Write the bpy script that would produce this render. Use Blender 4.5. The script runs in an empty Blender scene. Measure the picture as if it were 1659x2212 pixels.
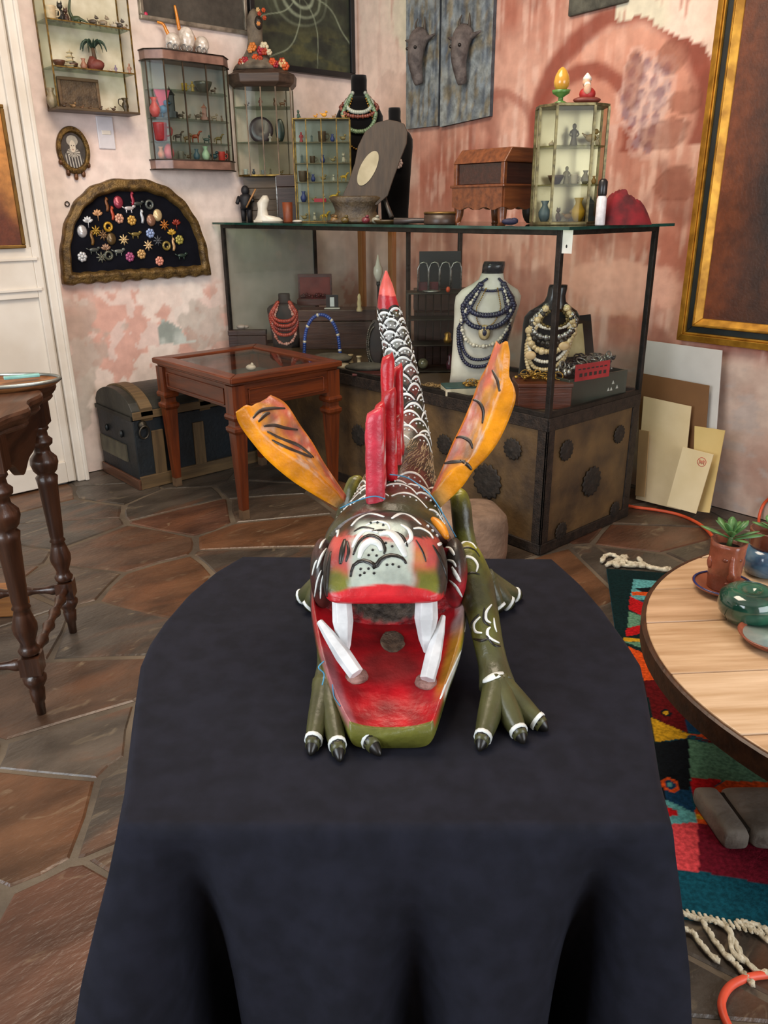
import bpy, bmesh, math, random
from mathutils import Vector, Matrix, noise

random.seed(7)
scene = bpy.context.scene
COL = scene.collection
PI = math.pi

# ------------------------------------------------------------------ camera
IW, IH = 1659.0, 2212.0
FPX, HORIZON, ROLL, UA, CAM_H = 1700.0, 450.0, math.radians(0.5), -1620.0, 1.5
_v = IH / 2 - HORIZON
_th = math.atan2(_v, FPX)
PHI = math.atan2(UA, math.hypot(FPX, _v))          # heading of the view in the room
_Mz = Matrix.Rotation(PHI, 3, 'Z')
_right = Vector((1, 0, 0)); _fwd = Vector((0, math.cos(_th), -math.sin(_th))); _up = Vector((0, math.sin(_th), math.cos(_th)))
CR = _Mz @ (math.cos(ROLL) * _right - math.sin(ROLL) * _up)
CU = _Mz @ (math.sin(ROLL) * _right + math.cos(ROLL) * _up)
CF = _Mz @ _fwd
EYE = Vector((0, 0, CAM_H))
cam_data = bpy.data.cameras.new('camera')
cam = bpy.data.objects.new('camera', cam_data)
COL.objects.link(cam)
cam_data.sensor_fit = 'HORIZONTAL'; cam_data.sensor_width = 36.0
cam_data.lens = FPX / IW * 36.0
cam_data.clip_start = 0.05
cam.matrix_world = Matrix(((CR.x, CU.x, -CF.x, 0), (CR.y, CU.y, -CF.y, 0), (CR.z, CU.z, -CF.z, CAM_H), (0, 0, 0, 1)))
scene.camera = cam

# ------------------------------------------------------------------ light and exposure
scene.view_settings.view_transform = 'Standard'
scene.view_settings.look = 'None'
scene.view_settings.gamma = 1.0
scene.view_settings.use_curve_mapping = False
scene.view_settings.exposure = 0.0
scene.cycles.transparent_max_bounces = 40
scene.cycles.max_bounces = 8
world = bpy.data.worlds.new('daylight'); scene.world = world; world.use_nodes = True
world.node_tree.nodes['Background'].inputs[0].default_value = (0.86, 0.92, 1.0, 1)
world.node_tree.nodes['Background'].inputs[1].default_value = 1.2
def area(name, loc, target, size, power, color, size_y=None):
    d = bpy.data.lights.new(name, 'AREA'); d.energy = power; d.color = color; d.size = size
    if size_y: d.shape = 'RECTANGLE'; d.size_y = size_y
    o = bpy.data.objects.new(name, d); COL.objects.link(o); o.location = loc
    o.rotation_euler = (Vector(target) - Vector(loc)).to_track_quat('-Z', 'Y').to_euler()
    return o
W1, W2, CEIL = 3.93, 4.65, 3.7
area('assumed_window_daylight', (-2.45, 1.5, 2.0), (3, 2.2, 1.0), 2.6, 140, (0.86, 0.93, 1.0), 2.2)  # cool area light in an assumed window, out of view
area('assumed_doorway_daylight', (1.4, -2.65, 1.9), (2, 3, 1.0), 2.6, 95, (0.94, 0.97, 1.0), 2.2)  # area light added at an assumed doorway behind the camera
area('added_ceiling_light', (1.5, 2.2, 3.6), (1.6, 2.3, 0), 1.6, 105, (1.0, 0.84, 0.66), 1.6)  # added warm area light below the ceiling

# ------------------------------------------------------------------ from the photograph to the room
def ray(px, py): return CR * ((px - IW / 2) / FPX) + CU * (-(py - IH / 2) / FPX) + CF
def onx(px, py, X): d = ray(px, py); return EYE + d * (X / d.x)
def ony(px, py, Y): d = ray(px, py); return EYE + d * (Y / d.y)
def onz(px, py, z=0.0): d = ray(px, py); return EYE + d * ((z - CAM_H) / d.z)
def zat(px, py, p): d = ray(px, py); return CAM_H + d.z * (d.x * p[0] + d.y * p[1]) / (d.x ** 2 + d.y ** 2)
def mpp(p): return (Vector((p[0], p[1], p[2])) - EYE).dot(CF) / FPX     # metres for one pixel at that point
def proj(p):
    q = Vector(p) - EYE; w = q.dot(CF)
    return (IW / 2 + FPX * q.dot(CR) / w, IH / 2 - FPX * q.dot(CU) / w) if w > 0 else (-9999, -9999)
_Mi = _Mz.transposed()
def toloc(p): return _Mi @ Vector(p)
def PF(px, py, f):                                                    # point at distance f ahead, in the view-aligned frame
    d = _Mi @ ray(px, py); t = f / d.y
    return Vector((d.x * t, f, CAM_H + d.z * t))

# ------------------------------------------------------------------ colours and materials
def lin(c):
    if isinstance(c, str):
        c = c.lstrip('#'); c = [int(c[i:i + 2], 16) / 255 for i in (0, 2, 4)]
    return tuple((x / 12.92 if x <= 0.04045 else ((x + 0.055) / 1.055) ** 2.4) for x in c[:3])
def mixc(a, b, t): t = max(0, min(1, t)); return tuple(a[i] + (b[i] - a[i]) * t for i in range(3))
def sstep(a, b, x):
    if a == b: return 0.0 if x < a else 1.0
    t = max(0, min(1, (x - a) / (b - a))); return t * t * (3 - 2 * t)
def nz(x, y, z=0): return noise.noise(Vector((x, y, z)))
def fbm(x, y, z=0, o=4): return noise.fractal(Vector((x, y, z)), 1.0, 2.0, o)
MATS = {}
def mat(c1, c2=None, rough=0.5, metal=0.0, scale=10, bump=0.0, bscale=None, spec=0.5, stretch=(1, 1, 1), coat=0.0, vcol=False, rnd=None, detail=4, lo=0.35, hi=0.65, sheen=0.0, trans=0.0):
    key = (c1, c2, rough, metal, scale, bump, bscale, spec, stretch, coat, vcol, tuple(rnd) if rnd else None, detail, lo, hi, sheen, trans)
    if key in MATS: return MATS[key]
    m = bpy.data.materials.new('surface'); m.use_nodes = True
    nt = m.node_tree; N = nt.nodes; L = nt.links; b = N['Principled BSDF']
    tc = N.new('ShaderNodeTexCoord'); mp = N.new('ShaderNodeMapping'); mp.inputs['Scale'].default_value = stretch
    L.new(tc.outputs['Object'], mp.inputs['Vector'])
    nt1 = N.new('ShaderNodeTexNoise'); nt1.inputs['Scale'].default_value = scale; nt1.inputs['Detail'].default_value = detail
    L.new(mp.outputs['Vector'], nt1.inputs['Vector'])
    rp = N.new('ShaderNodeValToRGB'); L.new(nt1.outputs['Fac'], rp.inputs['Fac'])
    a = lin(c1); z = lin(c2) if c2 else tuple(x * 0.78 for x in a)
    rp.color_ramp.elements[0].position = lo; rp.color_ramp.elements[0].color = (*z, 1)
    rp.color_ramp.elements[1].position = hi; rp.color_ramp.elements[1].color = (*a, 1)
    out = rp.outputs['Color']
    if vcol or rnd:
        rp.color_ramp.elements[0].color = (0.80, 0.80, 0.80, 1); rp.color_ramp.elements[1].color = (1.08, 1.08, 1.08, 1)
        if c2: rp.color_ramp.elements[0].color = (*[x for x in lin(c2)], 1)
        mx = N.new('ShaderNodeMix'); mx.data_type = 'RGBA'; mx.blend_type = 'MULTIPLY'; mx.inputs['Factor'].default_value = 1.0
        if vcol:
            at = N.new('ShaderNodeAttribute'); at.attribute_name = 'Col'; src = at.outputs['Color']
        else:
            oi = N.new('ShaderNodeObjectInfo'); r2 = N.new('ShaderNodeValToRGB'); L.new(oi.outputs['Random'], r2.inputs['Fac'])
            r2.color_ramp.interpolation = 'CONSTANT'; els = r2.color_ramp.elements
            for k, c in enumerate(rnd):
                e = els[k] if k < 2 else els.new(0.5)
                e.position = k / len(rnd); e.color = (*lin(c), 1)
            src = r2.outputs['Color']
        L.new(src, mx.inputs[6]); L.new(out, mx.inputs[7]); out = mx.outputs[2]
        if rnd:                                                          # rusty blotches and pale scratches in the stone
            for sc_, lo_, hi_, cc, amt in ((2.1, .52, .68, '70462c', .42), (7.0, .62, .72, '9a8a70', .35)):
                n3 = N.new('ShaderNodeTexNoise'); n3.inputs['Scale'].default_value = sc_; n3.inputs['Detail'].default_value = 8; n3.inputs['Distortion'].default_value = 1.2
                av = N.new('ShaderNodeVectorMath'); av.operation = 'ADD'; L.new(mp.outputs['Vector'], av.inputs[0]); L.new(oi.outputs['Location'], av.inputs[1]); L.new(av.outputs[0], n3.inputs['Vector'])
                mr = N.new('ShaderNodeMapRange'); mr.inputs['From Min'].default_value = lo_; mr.inputs['From Max'].default_value = hi_; mr.inputs['To Max'].default_value = amt; L.new(n3.outputs['Fac'], mr.inputs['Value'])
                m3 = N.new('ShaderNodeMix'); m3.data_type = 'RGBA'; L.new(mr.outputs[0], m3.inputs['Factor']); L.new(out, m3.inputs[6]); m3.inputs[7].default_value = (*lin(cc), 1); out = m3.outputs[2]
    L.new(out, b.inputs['Base Color'])
    b.inputs['Roughness'].default_value = rough; b.inputs['Metallic'].default_value = metal
    b.inputs['Specular IOR Level'].default_value = spec; b.inputs['Coat Weight'].default_value = coat
    b.inputs['Coat Roughness'].default_value = 0.12
    if sheen: b.inputs['Sheen Weight'].default_value = sheen
    if trans: b.inputs['Transmission Weight'].default_value = trans
    if bump:
        n2 = N.new('ShaderNodeTexNoise'); n2.inputs['Scale'].default_value = bscale or scale * 4; n2.inputs['Detail'].default_value = 6
        L.new(mp.outputs['Vector'], n2.inputs['Vector'])
        bp = N.new('ShaderNodeBump'); bp.inputs['Strength'].default_value = bump; bp.inputs['Distance'].default_value = 0.01
        L.new(n2.outputs['Fac'], bp.inputs['Height']); L.new(bp.outputs['Normal'], b.inputs['Normal'])
    MATS[key] = m
    return m
def glass(tint='ffffff', refl=0.9, op=0.0, opc='888888'):
    key = ('glass', tint, refl, op, opc)
    if key in MATS: return MATS[key]
    m = bpy.data.materials.new('clear_glass'); m.use_nodes = True; nt = m.node_tree; N = nt.nodes; L = nt.links
    N.remove(N['Principled BSDF']); out = N['Material Output']
    t = N.new('ShaderNodeBsdfTransparent'); t.inputs[0].default_value = (*lin(tint), 1)
    g = N.new('ShaderNodeBsdfGlossy'); g.inputs['Roughness'].default_value = 0.03; g.inputs[0].default_value = (refl, refl, refl, 1)
    fr = N.new('ShaderNodeFresnel'); fr.inputs['IOR'].default_value = 1.27
    ge = N.new('ShaderNodeNewGeometry'); mu = N.new('ShaderNodeMath'); mu.operation = 'SUBTRACT'; mu.use_clamp = True; mul = N.new('ShaderNodeMath'); mul.operation = 'MULTIPLY'
    mu.inputs[0].default_value = 1.0; L.new(ge.outputs['Backfacing'], mu.inputs[1]); L.new(fr.outputs[0], mul.inputs[0]); L.new(mu.outputs[0], mul.inputs[1])
    mx = N.new('ShaderNodeMixShader'); L.new(mul.outputs[0], mx.inputs[0]); L.new(t.outputs[0], mx.inputs[1]); L.new(g.outputs[0], mx.inputs[2])
    last = mx
    if op:
        d = N.new('ShaderNodeBsdfDiffuse'); d.inputs[0].default_value = (*lin(opc), 1)
        nn = N.new('ShaderNodeTexNoise'); nn.inputs['Scale'].default_value = 5
        mr = N.new('ShaderNodeMapRange'); mr.inputs['To Min'].default_value = op * 0.6; mr.inputs['To Max'].default_value = min(1, op * 1.4)
        L.new(nn.outputs['Fac'], mr.inputs['Value'])
        m2 = N.new('ShaderNodeMixShader'); L.new(mr.outputs[0], m2.inputs[0]); L.new(mx.outputs[0], m2.inputs[1]); L.new(d.outputs[0], m2.inputs[2]); last = m2
    L.new(last.outputs[0], out.inputs['Surface'])
    MATS[key] = m
    return m
def wood(c1, c2, rough=0.4, axis='x', coat=0.1, scale=6, bump=0.15):
    st = {'x': (0.6, 7, 7), 'y': (7, 0.6, 7), 'z': (7, 7, 0.6)}[axis]
    return mat(c1, c2, rough=rough, scale=scale, stretch=st, coat=coat, bump=bump, bscale=scale * 2, detail=6, lo=0.3, hi=0.7)

# ------------------------------------------------------------------ mesh builder
class MB:
    def __init__(s, T=None):
        s.v = []; s.f = []; s.c = []; s.m = []; s.T = T; s.cm = 0; s.smooth = []; s.sm = False
    def add(s, vs, fs, cols=None, smooth=None):
        o = len(s.v)
        for p in vs:
            p = Vector(p); s.v.append(s.T @ p if s.T else p)
        if cols is not None: s.c.extend(cols)
        sm = s.sm if smooth is None else smooth
        for f in fs: s.f.append(tuple(i + o for i in f)); s.m.append(s.cm); s.smooth.append(sm)
        return s
    def box(s, c, d, rz=0.0, R=None, taper=1.0):
        R = R or Matrix.Rotation(rz, 3, 'Z'); c = Vector(c); vs = []
        for z in (-.5, .5):
            k = taper if z > 0 else 1.0
            for x, y in ((-.5, -.5), (.5, -.5), (.5, .5), (-.5, .5)): vs.append(c + R @ Vector((x * d[0] * k, y * d[1] * k, z * d[2])))
        return s.add(vs, [(3, 2, 1, 0), (4, 5, 6, 7), (0, 1, 5, 4), (1, 2, 6, 5), (2, 3, 7, 6), (3, 0, 4, 7)])
    def b2(s, lo, hi): return s.box([(a + b) / 2 for a, b in zip(lo, hi)], [b - a for a, b in zip(lo, hi)])
    def loft(s, rings, cap=True, closed=True, smooth=None, cols=None, loop=False):
        n = len(rings[0]); vs = [p for r in rings for p in r]; fs = []
        R = len(rings)
        for i in range(R if loop else R - 1):
            j2 = (i + 1) % R
            for j in range(n if closed else n - 1):
                k = (j + 1) % n
                fs.append((i * n + j, i * n + k, j2 * n + k, j2 * n + j))
        if cap and not loop: fs.append(tuple(range(n - 1, -1, -1))); fs.append(tuple((R - 1) * n + j for j in range(n)))
        return s.add(vs, fs, cols, smooth)
    def lathe(s, prof, n=20, c=(0, 0, 0), smooth=True, sx=1.0, sy=1.0, R=None):
        c = Vector(c); rings = []
        for r, z in prof:
            rings.append([c + (R @ Vector((r * sx * math.cos(2 * PI * i / n), r * sy * math.sin(2 * PI * i / n), z)) if R else Vector((r * sx * math.cos(2 * PI * i / n), r * sy * math.sin(2 * PI * i / n), z))) for i in range(n)])
        return s.loft(rings, True, True, smooth)
    def tube(s, pts, r, n=8, closed=False, smooth=True, flat=None):
        pts = [Vector(p) for p in pts]; m = len(pts); rings = []; up = None
        for i, p in enumerate(pts):
            if closed: t = pts[(i + 1) % m] - pts[i - 1]
            else: t = pts[min(i + 1, m - 1)] - pts[max(i - 1, 0)]
            if t.length < 1e-9: t = Vector((0, 0, 1))
            t.normalize()
            if up is None: up = Vector((0, 0, 1)) if abs(t.z) < 0.9 else Vector((1, 0, 0))
            a = (up - t * up.dot(t))
            if a.length < 1e-6: a = t.orthogonal()
            a.normalize(); up = a; b = t.cross(a)
            rr = r(i / max(1, m - 1)) if callable(r) else (r[i] if isinstance(r, (list, tuple)) else r)
            fl = flat or 1.0
            rings.append([p + a * (rr * math.cos(2 * PI * k / n)) + b * (rr * fl * math.sin(2 * PI * k / n)) for k in range(n)])
        return s.loft(rings, not closed, True, smooth, loop=closed)
    def ell(s, c, r, seg=12, rings=8, R=None, smooth=True):
        if not isinstance(r, (list, tuple)): r = (r, r, r)
        c = Vector(c); vs = []; fs = []
        def P(x, y, z):
            q = Vector((x * r[0], y * r[1], z * r[2])); return c + (R @ q if R else q)
        vs.append(P(0, 0, -1))
        for i in range(1, rings):
            a = -PI / 2 + PI * i / rings
            for j in range(seg): b = 2 * PI * j / seg; vs.append(P(math.cos(a) * math.cos(b), math.cos(a) * math.sin(b), math.sin(a)))
        vs.append(P(0, 0, 1)); top = len(vs) - 1
        for j in range(seg):
            k = (j + 1) % seg
            fs.append((0, 1 + k, 1 + j)); fs.append((top, 1 + (rings - 2) * seg + j, 1 + (rings - 2) * seg + k))
            for i in range(rings - 2): fs.append((1 + i * seg + j, 1 + i * seg + k, 1 + (i + 1) * seg + k, 1 + (i + 1) * seg + j))
        return s.add(vs, fs, None, smooth)
    def prism(s, poly, a, b, plane='z', smooth=False):
        def m(p, h): return Vector((p[0], p[1], h)) if plane == 'z' else (Vector((h, p[0], p[1])) if plane == 'x' else Vector((p[0], h, p[1])))
        n = len(poly)
        vs = [m(p, a) for p in poly] + [m(p, b) for p in poly]
        fs = [tuple(range(n - 1, -1, -1)), tuple(range(n, 2 * n))] + [(i, (i + 1) % n, n + (i + 1) % n, n + i) for i in range(n)]
        return s.add(vs, fs, None, smooth)
    def grid(s, nu, nv, fn, colfn=None, smooth=True):
        vs = []; cs = []
        for j in range(nv + 1):
            for i in range(nu + 1):
                vs.append(fn(i / nu, j / nv))
                if colfn: cs.append(colfn(i / nu, j / nv))
        fs = [(j * (nu + 1) + i, j * (nu + 1) + i + 1, (j + 1) * (nu + 1) + i + 1, (j + 1) * (nu + 1) + i) for j in range(nv) for i in range(nu)]
        return s.add(vs, fs, cs if colfn else None, smooth)
    def mesh(s, name):
        me = bpy.data.meshes.new(name); me.from_pydata([tuple(p) for p in s.v], [], s.f)
        if s.c:
            while len(s.c) < len(s.v): s.c.append(s.c[-1])
            at = me.color_attributes.new('Col', 'FLOAT_COLOR', 'POINT'); buf = []
            for c in s.c: buf.extend((c[0], c[1], c[2], 1.0))
            at.data.foreach_set('color', buf)
        me.polygons.foreach_set('material_index', s.m); me.polygons.foreach_set('use_smooth', s.smooth)
        bm = bmesh.new(); bm.from_mesh(me); bmesh.ops.recalc_face_normals(bm, faces=bm.faces); bm.to_mesh(me); bm.free()
        me.update(); return me
    def build(s, name, m, parent=None, loc=None, rz=0.0, bevel=0.0, sub=0):
        me = s.mesh(name)
        for q in (m if isinstance(m, (list, tuple)) else [m]): me.materials.append(q)
        return link(name, me, parent, loc, rz, bevel, sub)
def link(name, me, parent=None, loc=None, rz=0.0, bevel=0.0, sub=0):
    o = bpy.data.objects.new(name, me); COL.objects.link(o)
    if parent is not None: o.parent = parent
    if loc is not None: o.location = loc
    o.rotation_euler[2] = rz
    if bevel:
        b = o.modifiers.new('edge', 'BEVEL'); b.width = bevel; b.segments = 2; b.limit_method = 'ANGLE'; b.angle_limit = 0.6
    if sub:
        b = o.modifiers.new('round', 'SUBSURF'); b.levels = sub; b.render_levels = sub
    return o
def tag(o, label=None, cat=None, group=None, kind=None):
    if label: o['label'] = label
    if cat: o['category'] = cat
    if group: o['group'] = group
    if kind: o['kind'] = kind
    return o
def thing(name, label, cat, loc=(0, 0, 0), rz=0.0, group=None):
    o = bpy.data.objects.new(name, None); COL.objects.link(o); o.location = loc; o.rotation_euler[2] = rz; o.empty_display_size = 0.05
    return tag(o, label, cat, group)
def struct(name, mb, m, **k): return tag(mb.build(name, m, **k), kind='structure')
def clip(poly, n, d):                                                   # keep n.p <= d
    out = []
    for i in range(len(poly)):
        a, b = poly[i], poly[(i + 1) % len(poly)]
        da = n[0] * a[0] + n[1] * a[1] - d; db = n[0] * b[0] + n[1] * b[1] - d
        if da <= 0: out.append(a)
        if (da < 0 < db) or (db < 0 < da):
            t = da / (da - db); out.append((a[0] + (b[0] - a[0]) * t, a[1] + (b[1] - a[1]) * t))
    return out
def seg_d(p, a, b):
    ax, ay = a; bx, by = b; dx, dy = bx - ax, by - ay; l = dx * dx + dy * dy
    t = max(0, min(1, ((p[0] - ax) * dx + (p[1] - ay) * dy) / l)) if l else 0
    return math.hypot(p[0] - ax - t * dx, p[1] - ay - t * dy)
def line_d(p, pts): return min(seg_d(p, pts[i], pts[i + 1]) for i in range(len(pts) - 1))
def inpoly(p, poly):
    c = False; j = len(poly) - 1
    for i in range(len(poly)):
        if (poly[i][1] > p[1]) != (poly[j][1] > p[1]) and p[0] < (poly[j][0] - poly[i][0]) * (p[1] - poly[i][1]) / (poly[j][1] - poly[i][1]) + poly[i][0]: c = not c
        j = i
    return c
def resample(pts, n):
    pts = [Vector(p) for p in pts]; L = [0]
    for i in range(1, len(pts)): L.append(L[-1] + (pts[i] - pts[i - 1]).length)
    out = []; k = 0
    for i in range(n):
        t = L[-1] * i / (n - 1)
        while k < len(pts) - 2 and L[k + 1] < t: k += 1
        u = (t - L[k]) / max(1e-9, L[k + 1] - L[k]); out.append(pts[k].lerp(pts[k + 1], u))
    return out
def spline(pts, n):                                                     # Catmull-Rom through the points
    pts = [Vector(p) for p in pts]; m = len(pts); out = []
    for i in range(n):
        t = i / (n - 1) * (m - 1); k = min(int(t), m - 2); u = t - k
        p0 = pts[max(k - 1, 0)]; p1 = pts[k]; p2 = pts[k + 1]; p3 = pts[min(k + 2, m - 1)]
        out.append(0.5 * ((2 * p1) + (p2 - p0) * u + (2 * p0 - 5 * p1 + 4 * p2 - p3) * u * u + (3 * p1 - p0 - 3 * p2 + p3) * u ** 3))
    return out

# ================================================================== the room
X0, Y0 = -2.6, -2.8
# floor: mortar bed with crazy-paving flagstones
fl = MB(); fl.b2((X0, Y0, -0.10), (W1 + 0.1, W2 + 0.1, -0.006))
floor = struct('floor', fl, mat('6e6150', '443a2f', rough=0.7, scale=2.6, bump=0.3, bscale=60, lo=.42, hi=.7))
stone_m = mat('ffffff', '8f8f8f', rough=0.36, scale=3.2, stretch=(1, 2.4, 1), bump=0.35, bscale=26, detail=8, lo=0.3, hi=0.72,
              rnd=['5e4636', '6b4a33', '544538', '735038', '584a3e', '634232', '504840', '6a5240', '74492e', '56443a', '5c5248', '4a3f38'])
sd = random.Random(21)
seeds = []
ST = 0.44
for i in range(-2, 16):
    for j in range(-2, 17):
        a = i * ST + (0.5 * ST if j % 2 else 0) + sd.uniform(-.26, .26); b = j * ST * 0.86 + sd.uniform(-.24, .24)
        seeds.append((a, b))
nst = 0
for k, (a, b) in enumerate(seeds):
    if not (-0.4 < a < W1 + .2 and -0.4 < b < W2 + .2): continue
    q = proj((a, b, 0))
    if not (-330 < q[0] < 1990 and 600 < q[1] < 2900): continue
    poly = [(a - 1, b - 1), (a + 1, b - 1), (a + 1, b + 1), (a - 1, b + 1)]
    for l, (c, d) in enumerate(seeds):
        if l == k or abs(c - a) > 1.1 or abs(d - b) > 1.1: continue
        nx, ny = c - a, d - b; L = math.hypot(nx, ny); nx /= L; ny /= L
        poly = clip(poly, (nx, ny), nx * a + ny * b + L / 2 - 0.002 - 0.006 * ((k * 7 + l * 3) % 5) / 4)
    for n_, d_ in (((1, 0), W1 - .01), ((0, 1), W2 - .01)): poly = clip(poly, n_, d_)
    if len(poly) < 3: continue
    cx = sum(p[0] for p in poly) / len(poly); cy = sum(p[1] for p in poly) / len(poly)
    pp = []
    for i in range(len(poly)):
        p, r = poly[i], poly[(i + 1) % len(poly)]; L = math.hypot(r[0] - p[0], r[1] - p[1])
        pp.append((p[0] + (cx - p[0]) * .035, p[1] + (cy - p[1]) * .035))
        if L > 0.10:
            w = sd.uniform(-.014, .006); nx, ny = (r[1] - p[1]) / L, -(r[0] - p[0]) / L
            pp.append(((p[0] + r[0]) / 2 + nx * w, (p[1] + r[1]) / 2 + ny * w))
    h = sd.uniform(-0.0025, 0.0)
    n = len(pp)
    vs = [(p[0] - cx, p[1] - cy, -0.012) for p in pp] + [((p[0] - cx), (p[1] - cy), h - 0.004) for p in pp] + [((p[0] - cx) * .965, (p[1] - cy) * .965, h) for p in pp]
    fs = [(i, (i + 1) % n, n + (i + 1) % n, n + i) for i in range(n)] + [(n + i, n + (i + 1) % n, 2 * n + (i + 1) % n, 2 * n + i) for i in range(n)] + [tuple(range(2 * n, 3 * n))]
    m = MB(); m.add(vs, fs); m.build('flagstone', stone_m, floor, loc=(cx, cy, 0)); nst += 1

# walls with painted plaster
CREAM, PINK, ROSE = lin('e2d5cb'), lin('d19d8d'), lin('dcc4bc')
TERRA, TERRA_D, TERRA_L = lin('aa6a57'), lin('844a3a'), lin('cc9a86')
GREYP, PLAST = lin('b0a79c'), lin('cdb9ae')
pk = [ony(px, py, W2) for px, py in ((145, 640), (300, 625), (470, 625), (470, 720), (330, 740), (230, 790), (150, 720))]
PKP = [(p.x, p.z) for p in pk]
peel = [(p.x, p.z) for p in (ony(x, y, W2) for x, y in ((338, 712), (352, 688), (368, 700), (392, 712), (405, 730), (430, 733), (395, 742), (345, 745)))]
def left_col(x, z):
    n = fbm(x * 2.2, z * 2.2, 3.1); n2 = fbm(x * 7, z * 7, 9.2)
    c = mixc(ROSE, CREAM, 0.55 + n * 0.45)
    t = sstep(1.16, 1.02, z + n * 0.22 + n2 * .05) * sstep(0.42, 0.62, z + n * .2)
    c = mixc(c, PINK, t * (0.85 if n2 > -.12 else 0.25))
    c = mixc(c, lin('e6dad0'), sstep(0.18, 0.22, fbm(x * 3.1, z * 3.1, 5.5)) * (.75 if z < 1.15 else .25))
    c = mixc(c, GREYP, sstep(0.30, 0.36, fbm(x * 2.7, z * 2.7, 15.5)) * sstep(1.1, .9, z) * .6)
    if inpoly((x + n2 * .02, z + n2 * .02), peel): c = mixc(lin('8f968f'), lin('c8cdc6'), 0.5 + n2 * 1.5)
    if x > 2.66 and z < 1.45 : c = mixc(c, GREYP, .25)
    return c
def wall_grid(n0, n1, a0, a1, z0, z1, pos, colf):
    g = MB(); g.grid(n0, n1, lambda u, v: pos(a0 + (a1 - a0) * u, z0 + (z1 - z0) * v), lambda u, v: colf(a0 + (a1 - a0) * u, z0 + (z1 - z0) * v)); return g
plaster = mat('ffffff', 'f4f4f4', vcol=True, rough=0.85, scale=14, bump=0.25, bscale=22, detail=8)
g = wall_grid(190, 220, 1.4, W1 + .02, 0.0, 3.0, lambda a, z: Vector((a, W2, z)), left_col)
g.c += [CREAM] * 0
o = len(g.v); g.add([(X0, W2, 0), (1.4, W2, 0), (1.4, W2, CEIL), (X0, W2, CEIL)], [(0, 1, 2, 3)], [CREAM] * 4)
g.add([(1.4, W2, 3.0), (W1 + .02, W2, 3.0), (W1 + .02, W2, CEIL), (1.4, W2, CEIL)], [(0, 1, 2, 3)], [CREAM] * 4)
g.add([(X0, W2 + .12, 0), (W1 + .12, W2 + .12, 0), (W1 + .12, W2 + .12, CEIL), (X0, W2 + .12, CEIL)], [(0, 1, 2, 3)], [CREAM] * 4)
struct('wall_left', g, plaster)

def rw(px, py): p = onx(px, py, W1); return (-p.y, p.z)      # u grows to the right
MS = mpp(onx(1300, 250, W1))
ARC1, AR1 = rw(1325, 268), 205 * MS
ARC2, AR2 = rw(1258, 285), 122 * MS
ARC3, AR3 = rw(1080, 300), 95 * MS
grapes = [rw(x, y) for x, y in ((1375, 128), (1398, 140), (1420, 150), (1365, 160), (1388, 172), (1412, 180), (1440, 187), (1362, 195), (1384, 205), (1407, 212), (1430, 218), (1373, 230), (1396, 238), (1420, 230), (1390, 262), (1415, 258), (1365, 262), (1384, 292), (1408, 285), (1375, 310), (1400, 318), (1440, 150), (1425, 200), (1350, 215), (1352, 245))]
darks = [(rw(1475, 222), (.085, .045)), (rw(1440, 290), (.11, .075)), (rw(1460, 400), (.10, .07)), (rw(1365, 180), (.05, .12)), (rw(1452, 118), (.07, .06))]
fish = rw(1340, 622)
creamL = [rw(x, y) for x, y in ((780, -60), (888, -60), (888, 150), (870, 160), (845, 140), (815, 175), (790, 330), (770, 360))]
creamR = [rw(x, y) for x, y in ((1345, -90), (1560, -90), (1540, 130), (1500, 100), (1440, 62), (1380, 45), (1330, 40))]
def right_col(u, z):
    n = fbm(u * 2.0, z * 2.0, 1.3); n2 = fbm(u * 6.5, z * 6.5, 4.4); dr = fbm(u * 26, z * 1.6, 7.7)
    c = mixc(TERRA, TERRA_L, 0.55 + n * 1.0 + dr * .35)
    c = mixc(c, lin('e3bfae'), sstep(.15, .6, dr + n2 * .7) * .5)
    c = mixc(c, TERRA_D, sstep(.1, .45, fbm(u * 3.4, z * 2.4, 22.)) * .55)
    for (q, r, w, s) in ((ARC1, AR1, .075, .9), (ARC2, AR2, .06, .9), (ARC3, AR3, .04, .6)):
        d = math.hypot((u - q[0]), (z - q[1]) * 1.0); 
        if z > q[1] - .12: c = mixc(c, lin('8a4433'), sstep(w, w * .35, abs(d - r + n2 * .02)) * s)
        if q is ARC1 and d < r - .07 and z > q[1]: c = mixc(c, lin('d2957c'), .55)
    for q in grapes:
        d = math.hypot((u - q[0]) / .026, (z - q[1]) / .030)
        if d < 1.15: c = mixc(c, lin('8d6d72'), sstep(1.15, .8, d) * .85)
        elif d < 2.2: c = mixc(c, lin('ddbdb0'), .30)
    for q, r in darks:
        d = math.hypot((u - q[0]) / r[0], (z - q[1]) / r[1]) + n2 * .5
        c = mixc(c, lin('8a5240'), sstep(1.1, .75, d) * .6)
        c = mixc(c, lin('74402f'), sstep(.16, .05, abs(d - 1)) * .5)
    d = math.hypot((u - fish[0]) / .33, (z - fish[1]) / .16) + n2 * .25
    c = mixc(c, lin('dba893'), sstep(1.05, .9, d) * .85)
    if inpoly((u + n2 * .03, z + n2 * .03), creamL) or inpoly((u + n2 * .03, z + n2 * .03), creamR):
        c = mixc(lin('e9cdbb'), lin('d8d0b8'), sstep(0., .3, n))
        c = mixc(c, TERRA, sstep(.30, .42, dr) * .7)
    if u < -4.05: c = mixc(c, lin('e6cdbd'), sstep(-4.05, -4.3, u + n * .25) * .8)
    lowt = sstep(.80, .70, z + n * .1)
    c = mixc(c, mixc(lin('b8a294'), lin('a07f70'), .5 + n * 1.2 + n2 * .5), lowt)
    c = mixc(c, lin('a99a92'), lowt * sstep(.2, .4, fbm(u * 5, z * 12, 3.)) * .8)
    return c
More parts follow.
